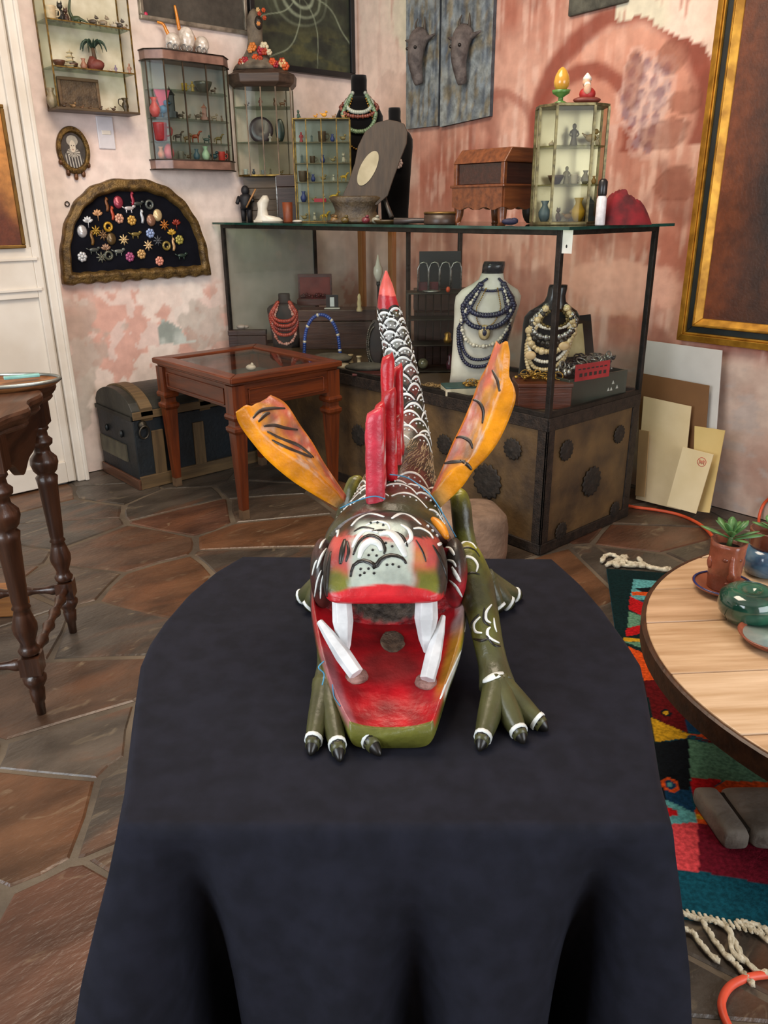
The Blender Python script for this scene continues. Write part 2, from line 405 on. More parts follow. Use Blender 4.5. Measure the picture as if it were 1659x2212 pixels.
g = wall_grid(300, 200, -W2 - .02, -0.3, 0.0, 3.0, lambda u, z: Vector((W1, -u, z)), right_col)
g.add([(W1, .3, 0), (W1, Y0, 0), (W1, Y0, CEIL), (W1, .3, CEIL)], [(0, 1, 2, 3)], [TERRA_L] * 4)
g.add([(W1, W2 + .02, 3.0), (W1, .3, 3.0), (W1, .3, CEIL), (W1, W2 + .02, CEIL)], [(0, 1, 2, 3)], [TERRA_L] * 4)
g.add([(W1 + .12, W2 + .12, 0), (W1 + .12, Y0, 0), (W1 + .12, Y0, CEIL), (W1 + .12, W2 + .12, CEIL)], [(0, 1, 2, 3)], [TERRA_L] * 4)
struct('wall_right', g, plaster)
whitewash = mat('e6ddd0', 'd2c6b8', rough=0.9, scale=3, bump=.2, bscale=30)
m = MB(); m.b2((X0 - .1, Y0 - .1, CEIL), (W1 + .1, W2 + .1, CEIL + .1)); struct('ceiling', m, whitewash)
m = MB()                                                        # wall behind the camera: a wide open doorway, assumed and out of view
for lo, hi in (((X0, Y0 - .15, 0), (-.1, Y0, CEIL)), ((2.9, Y0 - .15, 0), (W1, Y0, CEIL)), ((-.1, Y0 - .15, 3.1), (2.9, Y0, CEIL))): m.b2(lo, hi)
struct('wall_back', m, whitewash)
m = MB()                                                        # wall left of the camera: a tall window opening, unseen and assumed
for lo, hi in (((X0 - .15, Y0, 0), (X0, .1, CEIL)), ((X0 - .15, 2.9, 0), (X0, W2, CEIL)), ((X0 - .15, .1, 3.1), (X0, 2.9, CEIL)), ((X0 - .15, .1, 0), (X0, 2.9, .85))): m.b2(lo, hi)
struct('wall_near', m, whitewash)

# white panelled door and its frame in the left wall
DY = 4.52
white = mat('dad4ca', 'c8beb0', rough=0.55, scale=2.5, bump=.12, bscale=18)
xj = onz(190, 1035).x
xp = ony(118, 850, DY).x                                        # right edge of the panels
zp1, zp0 = ony(60, 645, DY).z, ony(130, 1000, DY).z
zr = ony(20, 535, DY).z
m = MB(); m.b2((xj - .06, DY - .005, 0), (xj, W2, 3.05)); m.b2((X0 + .4, DY - .005, 2.95), (xj - .06, W2, 3.05)); m.b2((xj - .075, DY + .02, 0), (xj - .06, W2, 2.95))
m.b2((xj - .02, DY - .02, 0), (xj + .004, W2, 3.05))
struct('trim_1', m, white, bevel=.006)
door = MB()
xl = 0.35
for lo, hi in (((xp, DY, 0.01), (xj - .075, DY + .045, 2.95)), ((xl, DY, 0.01), (xl + .11, DY + .045, 2.95)), ((xl + .11, DY, .01), (xp, DY + .045, zp0)), ((xl + .11, DY, zp1), (xp, DY + .045, zr)), ((xl + .11, DY, 2.80), (xp, DY + .045, 2.95))): door.b2(lo, hi)
dr_ = struct('door_1', door, white, bevel=.004)
for z0, z1 in ((zp0, zp1), (zr, 2.80)):
    m = MB(); m.b2((xl + .11, DY + .02, z0), (xp, DY + .04, z1)); m.build('door_panel', white, dr_)
for z in (zr - .06, zp1 + .045):
    m = MB(); m.b2((xl, DY - .012, z - .008), (xp + .02, DY, z + .008)); m.build('moulding', white, dr_, bevel=.003)

# ================================================================== large furniture
# ---- black cloth draped over a low-backed table (view-aligned)
TZ = 0.75
outline_px = [(525, 1203), (470, 1236), (415, 1282), (365, 1340), (335, 1385), (315, 1432), (300, 1550), (284, 1700), (268, 1775)]
def tl(px, py): p = toloc(onz(px, py, TZ)); return (p.x, p.y)
Lp = [tl(*p) for p in outline_px]
Rp = [tl(*p) for p in ((1190, 1208), (1245, 1258), (1290, 1310), (1340, 1380), (1372, 1430), (1387, 1510), (1412, 1680), (1438, 1775))]
def roundp(pts, n): return [(v.x, v.y) for v in resample([Vector((a, b, 0)) for a, b in pts], n)]
ring = roundp(Lp, 60) + roundp([Lp[-1], Rp[-1]], 90)[1:-1] + list(reversed(roundp(Rp, 60))) + roundp([Rp[0], Lp[0]], 50)[1:-1]
N_ = len(ring); ccx, ccy = 0.0, 1.22
cum = [0.0]
for i in range(1, N_): cum.append(cum[-1] + math.hypot(ring[i][0] - ring[i - 1][0], ring[i][1] - ring[i - 1][1]))
nrm = []
for i in range(N_):
    a, b = ring[i - 6], ring[(i + 6) % N_]; tx, ty = b[0] - a[0], b[1] - a[1]; L = math.hypot(tx, ty) or 1
    n_ = (ty / L, -tx / L)
    if n_[0] * (ring[i][0] - ccx) + n_[1] * (ring[i][1] - ccy) < 0: n_ = (-n_[0], -n_[1])
    nrm.append(n_)
iLF = 59; iRF = 59 + 89                                       # front corners in the ring
def fold(i, d):                                               # outward displacement for drop d
    x, y = ring[i]; front = iLF - 2 <= i <= iRF + 2
    o = 0.012 * sstep(0, .10, d)
    g = lambda c, w: math.exp(-((i - c) / w) ** 2)
    o += d * (0.26 * g(iLF + 1, 6) + 0.18 * g(iRF - 1, 5)) * sstep(0, .22, d)
    o -= d * (0.42 * g(iLF + 10, 5) + 0.46 * g(iRF - 9, 6)) * sstep(0, .05, d)
    o += d * (0.12 * g(iLF + 36, 7) - 0.22 * g(iLF + 48, 5) + .10 * g(iLF + 60, 8)) * sstep(0.02, .2, d)
    if not front: o += d * (0.0 + 0.05 * math.sin(i * .42) + .03 * math.sin(i * .17 + 1)) - .02 * sstep(0, .06, d)
    else: o += d * .03
    return o
rings_ = []
for t in (0.02, .25, .5, .7, .85, .94, .985):
    rings_.append([Vector((ccx + (x - ccx) * t, ccy + (y - ccy) * t, TZ - .001)) for x, y in ring])
for d, z in ((0, TZ), (.004, TZ - .002), (.010, TZ - .008), (.013, TZ - .02), (.0, TZ - .05), (0, TZ - .1), (0, TZ - .16), (0, TZ - .24), (0, TZ - .33), (0, TZ - .43), (0, TZ - .55), (0, TZ - .66), (0, .012)):
    dr = TZ - z; r_ = []
    for i in range(N_):
        o = d if dr < .021 else .013 + fold(i, dr)
        if dr >= .021: o += -.0 
        r_.append(Vector((ring[i][0] + nrm[i][0] * o, ring[i][1] + nrm[i][1] * o, z)))
    rings_.append(r_)
m = MB(); m.loft(rings_, cap=False, smooth=True); m.add([p for p in rings_[0]], [tuple(range(N_))], None, False)
cloth_m = mat('1b1c26', '15161e', rough=0.85, scale=30, bump=.06, bscale=700, spec=.15)
cl = m.build('draped_table', cloth_m, rz=PHI)
tag(cl, 'table fully draped in plain black cloth under the painted dragon', 'table')
so = cl.modifiers.new('thickness', 'SOLIDIFY'); so.thickness = .002; so.offset = -1

# ---- brown display table with a glass top
cherry = wood('6b2e0c', '431a06', rough=.38, axis='x', coat=.2); cherry_y = wood('6b2e0c', '431a06', rough=.38, axis='y', coat=.2); cherry_z = wood('6b2e0c', '431a06', rough=.38, axis='z', coat=.2)
tx0, tx1, ty0, ty1, tz = 1.94, 2.63, 3.28, 4.10, .745
t = thing('display_table', 'reddish wooden display table with a glass panel set in its top', 'table', ((tx0 + tx1) / 2, (ty0 + ty1) / 2, 0))
hx, hy = (tx1 - tx0) / 2, (ty1 - ty0) / 2
def mitre_frame(hx, hy, w, z0, z1):
    out = []
    for a in range(4):
        ex, ey = (hx, hy) if a % 2 == 0 else (hy, hx)
        R = Matrix.Rotation(a * PI / 2, 3, 'Z')
        poly = [(-ex, -ey), (ex, -ey), (ex - w, -ey + w), (-ex + w, -ey + w)]
        m = MB(); q = [R @ Vector((p[0], p[1], 0)) for p in poly]; m.prism([(v.x, v.y) for v in q], z0, z1); out.append(m)
    return out
for k, m in enumerate(mitre_frame(hx, hy, .085, tz - .03, tz)): m.build('top_rail', cherry if k % 2 == 0 else cherry_y, t, bevel=.006)
for k, m in enumerate(mitre_frame(hx - .02, hy - .02, .03, tz - .045, tz - .03)): m.build('moulding', cherry, t, bevel=.004)
m = MB(); m.b2((-hx + .08, -hy + .08, tz - .014), (hx - .08, hy - .08, tz - .008)); m.build('glass_panel', glass(), t)
m = MB(); m.b2((-hx + .05, -hy + .05, tz - .13), (hx - .05, hy - .05, tz - .125)); m.build('tray_bottom', mat('4a443c', '2c2824', rough=.8), t)
for a in range(4):
    R = Matrix.Rotation(a * PI / 2, 4, 'Z'); ex, ey = (hx, hy) if a % 2 == 0 else (hy, hx)
    w = cherry if a % 2 == 0 else cherry_y
    m = MB(R); m.b2((-ex + .04, -ey + .028, tz - .165), (ex - .04, -ey + .05, tz - .045)); ap = m.build('apron', w, t, bevel=.003)
    m = MB(R)
    for lo, hi in (((-ex + .11, -ey + .02, tz - .075), (ex - .11, -ey + .03, tz - .068)), ((-ex + .11, -ey + .02, tz - .150), (ex - .11, -ey + .03, tz - .143)), ((-ex + .11, -ey + .02, tz - .15), (-ex + .117, -ey + .03, tz - .068)), ((ex - .117, -ey + .02, tz - .15), (ex - .11, -ey + .03, tz - .068))): m.b2(lo, hi)
    m.build('panel_moulding', w, ap, bevel=.002)
for sx in (-1, 1):
    for sy in (-1, 1):
        T = Matrix.Translation((sx * (hx - .05), sy * (hy - .05), 0)); m = MB(T)
        sq = lambda h, z: [Vector((-h, -h, z)), Vector((h, -h, z)), Vector((h, h, z)), Vector((-h, h, z))]
        m.loft([sq(.018, 0), sq(.018, .05), sq(.019, .051), sq(.033, .46), sq(.036, .461), sq(.043, .475), sq(.043, .490), sq(.034, .497), sq(.031, .505), sq(.031, .525), sq(.042, .530), sq(.046, .545), sq(.042, .558), sq(.037, .56), sq(.037, tz - .045)])
        lg = m.build('leg', cherry_z, t, bevel=.002)
        m = MB(T); m.b2((-.02, -.02, 0), (.02, .02, .05)); tag(m.build('worn_foot', mat('6b5238', '4c3824', rough=.7), lg), 'worn pale foot')

p = onz(575, 786, tz - .125); m = MB(); m.ell((0, 0, .018), (.030, .022, .018), 14, 8); m.lathe([(.014, 0), (.009, .012), (0, .02)], 10, (.008, 0, .028)); tag(m.build('white_piece', mat('d9d0bc', 'b8ae98', rough=.4), loc=(min(max(p.x, tx0 + .15), tx1 - .15), min(max(p.y, ty0 + .15), ty1 - .15), tz - .1245), rz=PHI), 'small white rounded piece lying under the glass of the display table', 'shell')  # small white rounded piece set under the glass top

# ---- domed blue trunk behind the display table
cx0, cx1, cy0, cy1 = 1.80, 2.72, 4.13, 4.62
t = thing('domed_trunk', 'dark blue domed travel trunk with wooden slats against the wall', 'trunk', (cx0, cy0, 0))
LX, LY = cx1 - cx0, cy1 - cy0
blue = mat('121b21', '0a0f11', rough=.5, scale=8, bump=.2, bscale=50); slat = wood('6a5334', '45351f', rough=.6, axis='x'); slat_z = wood('6a5334', '45351f', rough=.6, axis='z')
m = MB(); m.b2((0, 0, .05), (LX, LY, .40)); m.build('body', blue, t, bevel=.006)
arc = [(y, .41 + .10 * math.sin(PI * min(1, max(0, y / LY))) ** .55 + .045) for y in [LY * i / 16 for i in range(17)]]
m = MB(); poly = [(0, .405)] + [(a, b) for a, b in arc] + [(LY, .405)]; m.prism(poly, 0, LX, 'x'); m.build('lid', mat('2b2a22', '191a17', rough=.5, scale=8, bump=.2), t, bevel=.004)
for x in (.10, .36, .62):
    m = MB(); m.b2((x, -.014, .05), (x + .07, .0, .33)); m.build('slat', slat_z, t, bevel=.003)
for x in (.05, .42):
    m = MB(); m.loft([[Vector((x + dx, a - (.012 if a < .01 else 0), b + .012)) for dx in (0, .07)] + [Vector((x + dx, a, b - .02)) for dx in (.07, 0)] for a, b in [(0.0, .41)] + arc[:]]); m.build('lid_slat', slat, t)
for z0, z1, y in ((.0, .075, -.018), (.405, .45, -.012)):
    m = MB(); m.b2((0, y, z0), (LX, 0, z1)); m.build('rail', slat, t, bevel=.003)
m = MB(); m.b2((-.016, -.018, 0), (0, LY, .06)); m.build('end_rail', wood('5e3d2a', '3c2418', axis='y'), t, bevel=.003)
m = MB(); m.b2((-.010, .12, .14), (0, LY - .02, .24)); m.build('end_plate', mat('55503f', '3a362b', rough=.6), t)
m = MB(); m.b2((-.010, 0, .40), (0, LY, .425)); m.build('band', mat('20221f', '0f100e', rough=.45, metal=.4), t, bevel=.002)
m = MB(); m.tube([(.05 + .028 * math.cos(a), -.028 - .008 * math.sin(a), .335 + .038 * math.sin(a)) for a in [2 * PI * i / 18 for i in range(18)]], .0055, 6, closed=True); pr = m.build('handle_ring', mat('5a5348', '37322b', rough=.4, metal=.8), t)
m = MB(); m.lathe([(0, 0), (.026, 0), (.02, .012), (0, .016)], 12, (0, 0, 0), R=Matrix.Rotation(PI / 2, 3, 'X')); m.v = [v + Vector((.05, -.012, .375)) for v in m.v]; m.build('ring_mount', mat('4a4438', '2c2822', rough=.45, metal=.7), t)
for y, z in ((.16, .30), (.36, .30)):
    m = MB(); m.ell((-.008, y, z), (.012, .018, .022)); m.build('stud', mat('2d3133', '15191a', rough=.4, metal=.6), t)

# ---- carved console table at the left edge
La, Lb = onz(158, 1365), onz(90, 1540)
e_ = (La - Lb).normalized(); rzA = math.atan2(e_.y, e_.x)          # local x: along the short end, away; local y: to the left
HT = .965
t = thing('carved_table', 'dark carved antique table with turned legs at the left edge', 'table', Lb, rzA)
LL = (La - Lb).length
oak = wood('4a2c1c', '26140c', rough=.32, axis='z', coat=.25); oakx = wood('4e3120', '2a170e', rough=.35, axis='x', coat=.2)
prof = [(.014, 0), (.016, .045), (.020, .05), (.024, .09), (.020, .095), (.034, .12), (.036, .135), (.024, .15), (.020, .155)]
legp = [(.021, .215), (.030, .225), (.033, .235), (.026, .245), (.022, .26), (.036, .30), (.037, .32), (.026, .36), (.022, .375), (.028, .38), (.022, .39), (.024, .40), (.034, .60), (.038, .625), (.028, .635), (.040, .65), (.047, .675), (.045, .695), (.028, .715), (.025, .735), (.038, .745), (.040, .76), (.028, .772), (.026, .79), (.034, .80), (.030, .815)]
def carved_leg(x, y):
    T = Matrix.Translation((x, y, 0))
    m = MB(T); m.lathe(prof, 18); m.lathe(legp, 20); m.box((0, 0, .185), (.062, .062, .062)); m.box((0, 0, .865), (.075, .075, .10))
    lg = m.build('leg', oak, t)
    m = MB(T); m.lathe([(.013, 0), (.0145, .055)], 12); tag(m.build('worn_tip', mat('6d564a', '4c3a30', rough=.7), lg), 'bare worn wooden tip')
for x, y in ((0, 0), (LL, 0), (LL, .80), (0, .80)): carved_leg(x, y)
def stretcher(p, q):
    p, q = Vector(p), Vector(q); d = (q - p); L = d.length
    R = d.to_track_quat('Z', 'Y').to_matrix(); m = MB()
    pr = [(.016, 0)]; n = max(5, int(L / .045))
    for k in range(1, n): pr.append(((.021 if k % 2 else .012), L * k / n)); pr.append((.014, L * (k + .5) / n))
    pr.append((.016, L)); m.lathe(pr, 12, (0, 0, 0), R=R); m.v = [v + p for v in m.v]; m.build('stretcher', oak, t)
stretcher((0, 0, .185), (LL, 0, .185)); stretcher((LL, 0, .185), (LL, .80, .185)); stretcher((0, 0, .185), (0, .80, .185))
top = []
for k in range(160):
    a = 2 * PI * k / 160; c, s = math.cos(a), math.sin(a); p_ = 7
    r = 1 / ((abs(c) ** p_ + abs(s) ** p_) ** (1 / p_))
    w = 1 + .035 * math.sin(a * 12) * (1 if abs(c) > .3 else .5)
    top.append((LL / 2 + (LL / 2 + .075) * r * c * w, .40 + .475 * r * s * w))
m = MB()
rr = lambda k, z: [Vector((LL / 2 + (x - LL / 2) * k, .40 + (y - .40) * (1 - (1 - k) * .6), z)) for x, y in top]
m.loft([rr(.93, HT - .058), rr(.955, HT - .05), rr(.95, HT - .042), rr(.985, HT - .03), rr(1.0, HT - .02), rr(1.0, HT - .008), rr(.985, HT)], smooth=False); m.build('top', oakx, t)
for y, L0 in ((-.005, LL),):
    lo = [(-.0 + L0 * i / 40, HT - .16 - .07 * math.exp(-((i / 40 - .5) / .25) ** 2) - .012 * math.sin(i / 40 * 6 * PI)) for i in range(41)]
    m = MB(); m.prism([(L0, HT - .05), (0, HT - .05)] + lo, -.012, .012, 'y'); m.build('apron', oakx, t)
lo = [(.8 * i / 40, HT - .16 - .05 * math.exp(-((i / 40 - .5) / .25) ** 2)) for i in range(41)]
for x in (0, LL):
    m = MB(); m.prism([(.8, HT - .05), (0, HT - .05)] + lo, x - .012, x + .012, 'x'); m.build('apron', oakx, t)
# things on the carved table
c = onz(8, 838, HT); m = MB()
for rx in (1,): 
    m.lathe([(.0, 0), (.19, 0), (.205, .012), (.21, .02), (.205, .022), (.19, .012), (.0, .008)], 48, sx=1.15, sy=.55); 
tr = thing('oval_tray', 'oval tray with a silvery rim lying on the carved table', 'tray', (c.x - .05, c.y + .04, HT), PHI + .2)
m.build('tray_base', wood('8a5a33', '5b371d', rough=.35), tr)
m = MB(); m.tube([(1.15 * .207 * math.cos(a), .55 * .207 * math.sin(a), .021) for a in [2 * PI * i / 60 for i in range(60)]], .0065, 6, closed=True); tag(m.build('rim', mat('a9b0ac', '6f7571', rough=.35, metal=.8), tr), 'silvery rim')
c = onz(48, 818, HT + .02); m = MB(); m.box((0, 0, .005), (.11, .026, .010)); tag(m.build('turquoise_bar', mat('8fc4bf', '5d9793', rough=.3), loc=(c.x, c.y, HT + .0225), rz=PHI + .5, bevel=.003), 'pale turquoise bar lying on the silvery tray rim', 'ornament')
c = onz(25, 1262, .10)
m = MB(); m.box((0, 0, .05), (.20, .12, .10)); tag(m.build('wooden_block', wood('a06a34', '6f441d', rough=.5), loc=(c.x - .06, c.y, 0), rz=PHI + .1, bevel=.008), 'light brown wooden block on the floor under the carved table', 'block')

# ---- round plank table with a thick dark edge
rc, rr_, rz_ = (2.171, .344), .72, .45
t = thing('round_table', 'low round table of pale planks with a thick dark rim', 'table', (rc[0], rc[1], 0), 0)
pd = toloc(onz(1659, 1290, rz_)) - toloc(onz(1400, 1300, rz_)); ang = PHI + math.atan2(pd.y, pd.x)    # direction of the plank joints
pine = [wood(a, b, rough=.42, axis='x', coat=.05, scale=5) for a, b in (('cba988', '9c7a58'), ('d6b896', 'a98662'), ('dec3a4', 'b5946f'), ('d0b08e', 'a5835f'))]
circ = [(rr_ * .985 * math.cos(2 * PI * k / 96), rr_ * .985 * math.sin(2 * PI * k / 96)) for k in range(96)]
cuts = [-.72, -.50, -.27, -.03, .2175, .41, .62, .73]
for k in range(len(cuts) - 1):
    q = clip(clip(circ, (0, 1), cuts[k + 1] - .0022), (0, -1), -cuts[k] - .0022)
    m = MB(); m.prism(q, rz_ - .045, rz_ - (.0, .0015, .0005, .001)[k % 4])
    p = m.build('plank', pine[(k * 3) % 4], t, bevel=.003); p.rotation_euler[2] = ang
m = MB(); ro = [[Vector((r * math.cos(2 * PI * k / 96), r * math.sin(2 * PI * k / 96), z)) for k in range(96)] for r, z in ((.712, rz_ - .066), (.72, rz_ - .06), (.722, rz_ - .006), (.716, rz_ - .002), (.708, rz_ - .004), (.70, rz_ - .066))]
m.loft(ro, loop=True, smooth=False); m.build('rim', wood('4b2c17', '2c180b', rough=.5, axis='x'), t)
m = MB(); m.lathe([(.30, .012), (.30, .03), (.20, .06), (.18, .38), (.3, rz_ - .05)], 32); m.build('pedestal', wood('4b2c17', '2c180b', rough=.5, axis='z'), t)

# ================================================================== woven rug with fringes
A_, B_ = onz(1310, 1232), onz(1465, 1985)
ru = (onz(1659, 1915) - onz(1450, 1885)).normalized()            # along the short (fringed) edge
rv = Vector((-ru.y, ru.x, 0))
if rv.dot(A_ - B_) < 0: rv = -rv
LV = (A_ - B_).dot(rv)
u_off = (A_ - B_).dot(ru)
O_ = B_ + ru * (min(u_off, 0) - .35) if False else B_ + ru * (u_off)
O_ = Vector((O_.x, O_.y, 0)); LU = 1.30
def RUV(px, py): p = onz(px, py) - O_; return (p.dot(ru), p.dot(rv))
rugc = {k: lin(v) for k, v in dict(dk='0c2426', teal='0f4a5a', aqua='5aa0a4', sage='5d8a70', red='b3161c', maroon='5c1015', wine='6d1526', orange='d2501c', coral='d4484e', yellow='c79a22', navy='123a5c', black='10161c').items()}
shapes = []
def S(col, *px): shapes.append((rugc[col], [RUV(*p) for p in px]))
S('dk', (1312, 1232), (1500, 1240), (1440, 1268), (1372, 1258), (1362, 1375), (1335, 1370), (1285, 1310))
S('aqua', (1368, 1255), (1460, 1262), (1440, 1300), (1360, 1300)); S('black', (1370, 1275), (1440, 1270), (1400, 1290))
S('orange', (1365, 1282), (1440, 1285), (1440, 1292), (1365, 1290)); S('red', (1360, 1292), (1420, 1320), (1405, 1345), (1358, 1320)); S('sage', (1358, 1325), (1400, 1340), (1398, 1352), (1355, 1362))
S('red', (1352, 1362), (1420, 1345), (1420, 1365), (1352, 1380)); S('yellow', (1345, 1382), (1410, 1388), (1410, 1394), (1345, 1389)); S('sage', (1345, 1390), (1440, 1394), (1440, 1425), (1372, 1400))
S('orange', (1355, 1400), (1440, 1440), (1480, 1500), (1390, 1475)); S('red', (1390, 1475), (1500, 1480), (1560, 1540), (1470, 1520))
S('maroon', (1390, 1475), (1440, 1470), (1470, 1520), (1485, 1590), (1410, 1555)); S('yellow', (1405, 1555), (1490, 1592), (1480, 1600), (1415, 1608)); S('navy', (1476, 1530), (1520, 1548), (1590, 1590), (1484, 1586))
S('black', (1412, 1612), (1490, 1600), (1490, 1735), (1430, 1730)); S('orange', (1490, 1592), (1640, 1590), (1659, 1620), (1640, 1640), (1560, 1612)); S('maroon', (1487, 1596), (1560, 1612), (1659, 1640), (1659, 1665), (1600, 1630))
S('sage', (1487, 1602), (1560, 1616), (1659, 1660), (1659, 1695), (1490, 1690)); S('red', (1490, 1685), (1560, 1690), (1500, 1740)); S('navy', (1436, 1712), (1492, 1712), (1500, 1770), (1436, 1735))
S('aqua', (1436, 1732), (1505, 1765), (1505, 1782), (1440, 1787)); S('red', (1436, 1745), (1462, 1758), (1462, 1768), (1436, 1770)); S('yellow', (1503, 1762), (1525, 1776), (1505, 1774))
S('coral', (1430, 1787), (1506, 1782), (1510, 1890), (1430, 1880)); S('wine', (1506, 1785), (1700, 1795), (1700, 1925), (1510, 1888))
rings_r = [(RUV(1447, 1701), .024, .015, .007), (RUV(1438, 1545), .016, .008, .0)]
vteal = RUV(1452, 1884)[1]
def rug_col(u, v):
    x, y = u * LU, v * LV
    if y < vteal or y > LV - .10 : c = rugc['teal'] if y < vteal else rugc['dk']
    else:
        c = rugc['dk'] if x < .1 else (rugc['teal'] if math.sin(x * 7 + 2 * math.sin(y * 5)) > .2 else (rugc['maroon'] if math.sin(y * 9 + x * 4) > 0 else rugc['orange']))
    for col, poly in shapes:
        if inpoly((x, y), poly): c = col
    for q, r0, r1, r2 in rings_r:
        d = math.hypot((x - q[0]), (y - q[1]) * .8)
        if d < r0: c = rugc['orange'] if d > r1 else (rugc['navy'] if d > r2 else rugc['aqua'])
        if q[1] > .5 and d < r0: c = rugc['yellow'] if d < r1 else rugc['black']
    k = 1 + .22 * nz(x * 12, y * 160) + .12 * nz(x * 160, y * 60)
    return tuple(min(1, a * k) for a in c)
nu, nv = 230, int(LV / LU * 230)
g = MB()
g.grid(nu, nv, lambda u, v: ru * (u * LU) + rv * (v * LV) + Vector((0, 0, .009 + .0008 * nz(u * 60, v * 60))), rug_col)
e = [Vector((0, 0, 0)), ru * LU, ru * LU + rv * LV, rv * LV]
for i in range(4):
    a, b = e[i], e[(i + 1) % 4]; g.add([a + Vector((0, 0, .001)), b + Vector((0, 0, .001)), b + Vector((0, 0, .009)), a + Vector((0, 0, .009))], [(0, 1, 2, 3)], [rugc['teal']] * 4)
rug = thing('rug', 'colourful woven rug with cream fringes under the round table', 'rug', O_)
g.build('weave', mat('ffffff', 'c8c8c8', vcol=True, rough=.95, scale=90, bump=.35, bscale=260, spec=.1), rug)
cream = mat('d9d2bd', 'aaa18a', rough=.9, scale=60, bump=.4, bscale=200, spec=.1)
def tassel(pts, r):
    m = MB(); P = spline([Vector((p.x, p.y, 0)) - O_ + Vector((0, 0, .009)) for p in (onz(*q, 0.0) for q in pts)], 14)
    for s in (-.5, .5):
        m.tube([p + Vector((r * s * math.cos(i * 1.6), r * s * math.sin(i * 1.6), abs(s) * .004 * math.sin(i * 1.6) + .002)) for i, p in enumerate(P)], lambda t: r * (.75 if t < .9 else .95), 6)
    m.build('tassel', cream, rug)
for pts in (((1468, 1978), (1500, 1990), (1545, 1998), (1575, 2020), (1580, 2060), (1605, 2085)), ((1517, 1998), (1530, 2020), (1550, 2050), (1575, 2080)), ((1472, 2012), (1495, 2022), (1515, 2050), (1550, 2085)), ((1568, 2008), (1585, 2040), (1600, 2070), (1625, 2100), (1659, 2112)), ((1575, 2075), (1600, 2105), (1625, 2135)), ((1590, 1998), (1625, 2015), (1659, 2040)), ((1600, 1998), (1640, 2008), (1680, 2030)), ((1350, 1978), (1400, 2000), (1440, 2030))):
    tassel(pts, .0065)
for k in range(16):
    x = 1470 + k * 13; tassel(((x, 1972 + k * 3.2), (x + 4, 1979 + k * 3.2), (x + 9, 1985 + k * 3.3)), .004)
for pts in (((1300, 1218), (1308, 1204), (1330, 1205), (1345, 1220), (1330, 1228)), ((1310, 1226), (1335, 1212), (1352, 1206), (1345, 1224), (1375, 1226)), ((1360, 1222), (1385, 1222), (1405, 1230), (1440, 1236)), ((1378, 1210), (1392, 1224), (1410, 1232), (1445, 1234)), ((1440, 1236), (1465, 1238), (1500, 1242)), ((1325, 1224), (1345, 1214), (1362, 1222), (1390, 1228))):
    tassel(pts, .011)

# ================================================================== carved and painted wooden dragon
from mathutils.bvhtree import BVHTree
D0 = Vector((0.0, 1.2, TZ))
DW = _Mz @ Vector((0, 1.2, 0)); dragon = thing('painted_dragon', 'carved wooden dragon painted red, green and black with orange wings and an open fanged mouth', 'sculpture', (DW.x, DW.y, TZ), PHI)
def P3(px, py, f): return PF(px, py, f) - D0
def pxof(p): return proj(_Mz @ (p + D0))
gloss = dict(rough=.38, coat=.10, spec=.45)
paint = mat('ffffff', 'cfcfcf', vcol=True, scale=22, bump=.28, bscale=55, **gloss)
def flatm(c, c2=None, **k):
    d = dict(gloss); d.update(k); return mat(c, c2, scale=40, **d)
whitep = flatm('dfe3df', 'bfc4c2'); blackp = flatm('16130f', '0a0907'); redp = flatm('c01a24', '8c0f18'); olivep = flatm('55551f', '3c3d18')

# --- body and tail in one tube
PXR = lambda px, py, f, r: (P3(px, py, f), r * mpp(_Mz @ PF(px, py, f)))
sp = [(Vector((.006, 1.284, .905)) - D0, .119), (Vector((.008, 1.31, .912)) - D0, .120), (Vector((.014, 1.36, .925)) - D0, .104), (Vector((.022, 1.42, .94)) - D0, .092), (Vector((.033, 1.49, .975)) - D0, .077)]
for px, py, f, r in ((878, 1000, 1.555, 58), (880, 950, 1.605, 50), (877, 900, 1.64, 43), (873, 850, 1.665, 38), (867, 800, 1.685, 34), (858, 750, 1.70, 31), (847, 700, 1.707, 27.5), (839, 668, 1.71, 24), (836, 640, 1.711, 19), (835, 615, 1.712, 13), (834, 585, 1.713, 2)): sp.append(PXR(px, py, f, r))
NS, NA = 170, 56
sc = spline([s[0] for s in sp], NS); sr = [v.x for v in spline([Vector((s[1], 0, 0)) for s in sp], NS)]
sl = [0.0]
for i in range(1, NS): sl.append(sl[-1] + (sc[i] - sc[i - 1]).length)
BL = sl[-1]
def bframe(i):
    t = (sc[min(i + 1, NS - 1)] - sc[max(i - 1, 0)]).normalized(); x = Vector((1, 0, 0)); x = (x - t * x.dot(t)).normalized(); return t, x, t.cross(x) * (-1 if t.cross(x).dot(Vector((0, -.35, 1))) < 0 else 1)
def bsurf(s, a, off=0.0):                                        # a = 0 on the back, +-pi under the belly
    s = max(0, min(BL, s)); i = 0; lo, hi = 0, NS - 1
    while hi - lo > 1:
        mid = (lo + hi) // 2
        if sl[mid] <= s: lo = mid
        else: hi = mid
    u = (s - sl[lo]) / max(1e-9, sl[hi] - sl[lo]); c = sc[lo].lerp(sc[hi], u); r = sr[lo] + (sr[hi] - sr[lo]) * u
    t, x, n = bframe(lo); d = x * math.sin(a) + n * math.cos(a)
    return c + d * (max(.001, r) + off)
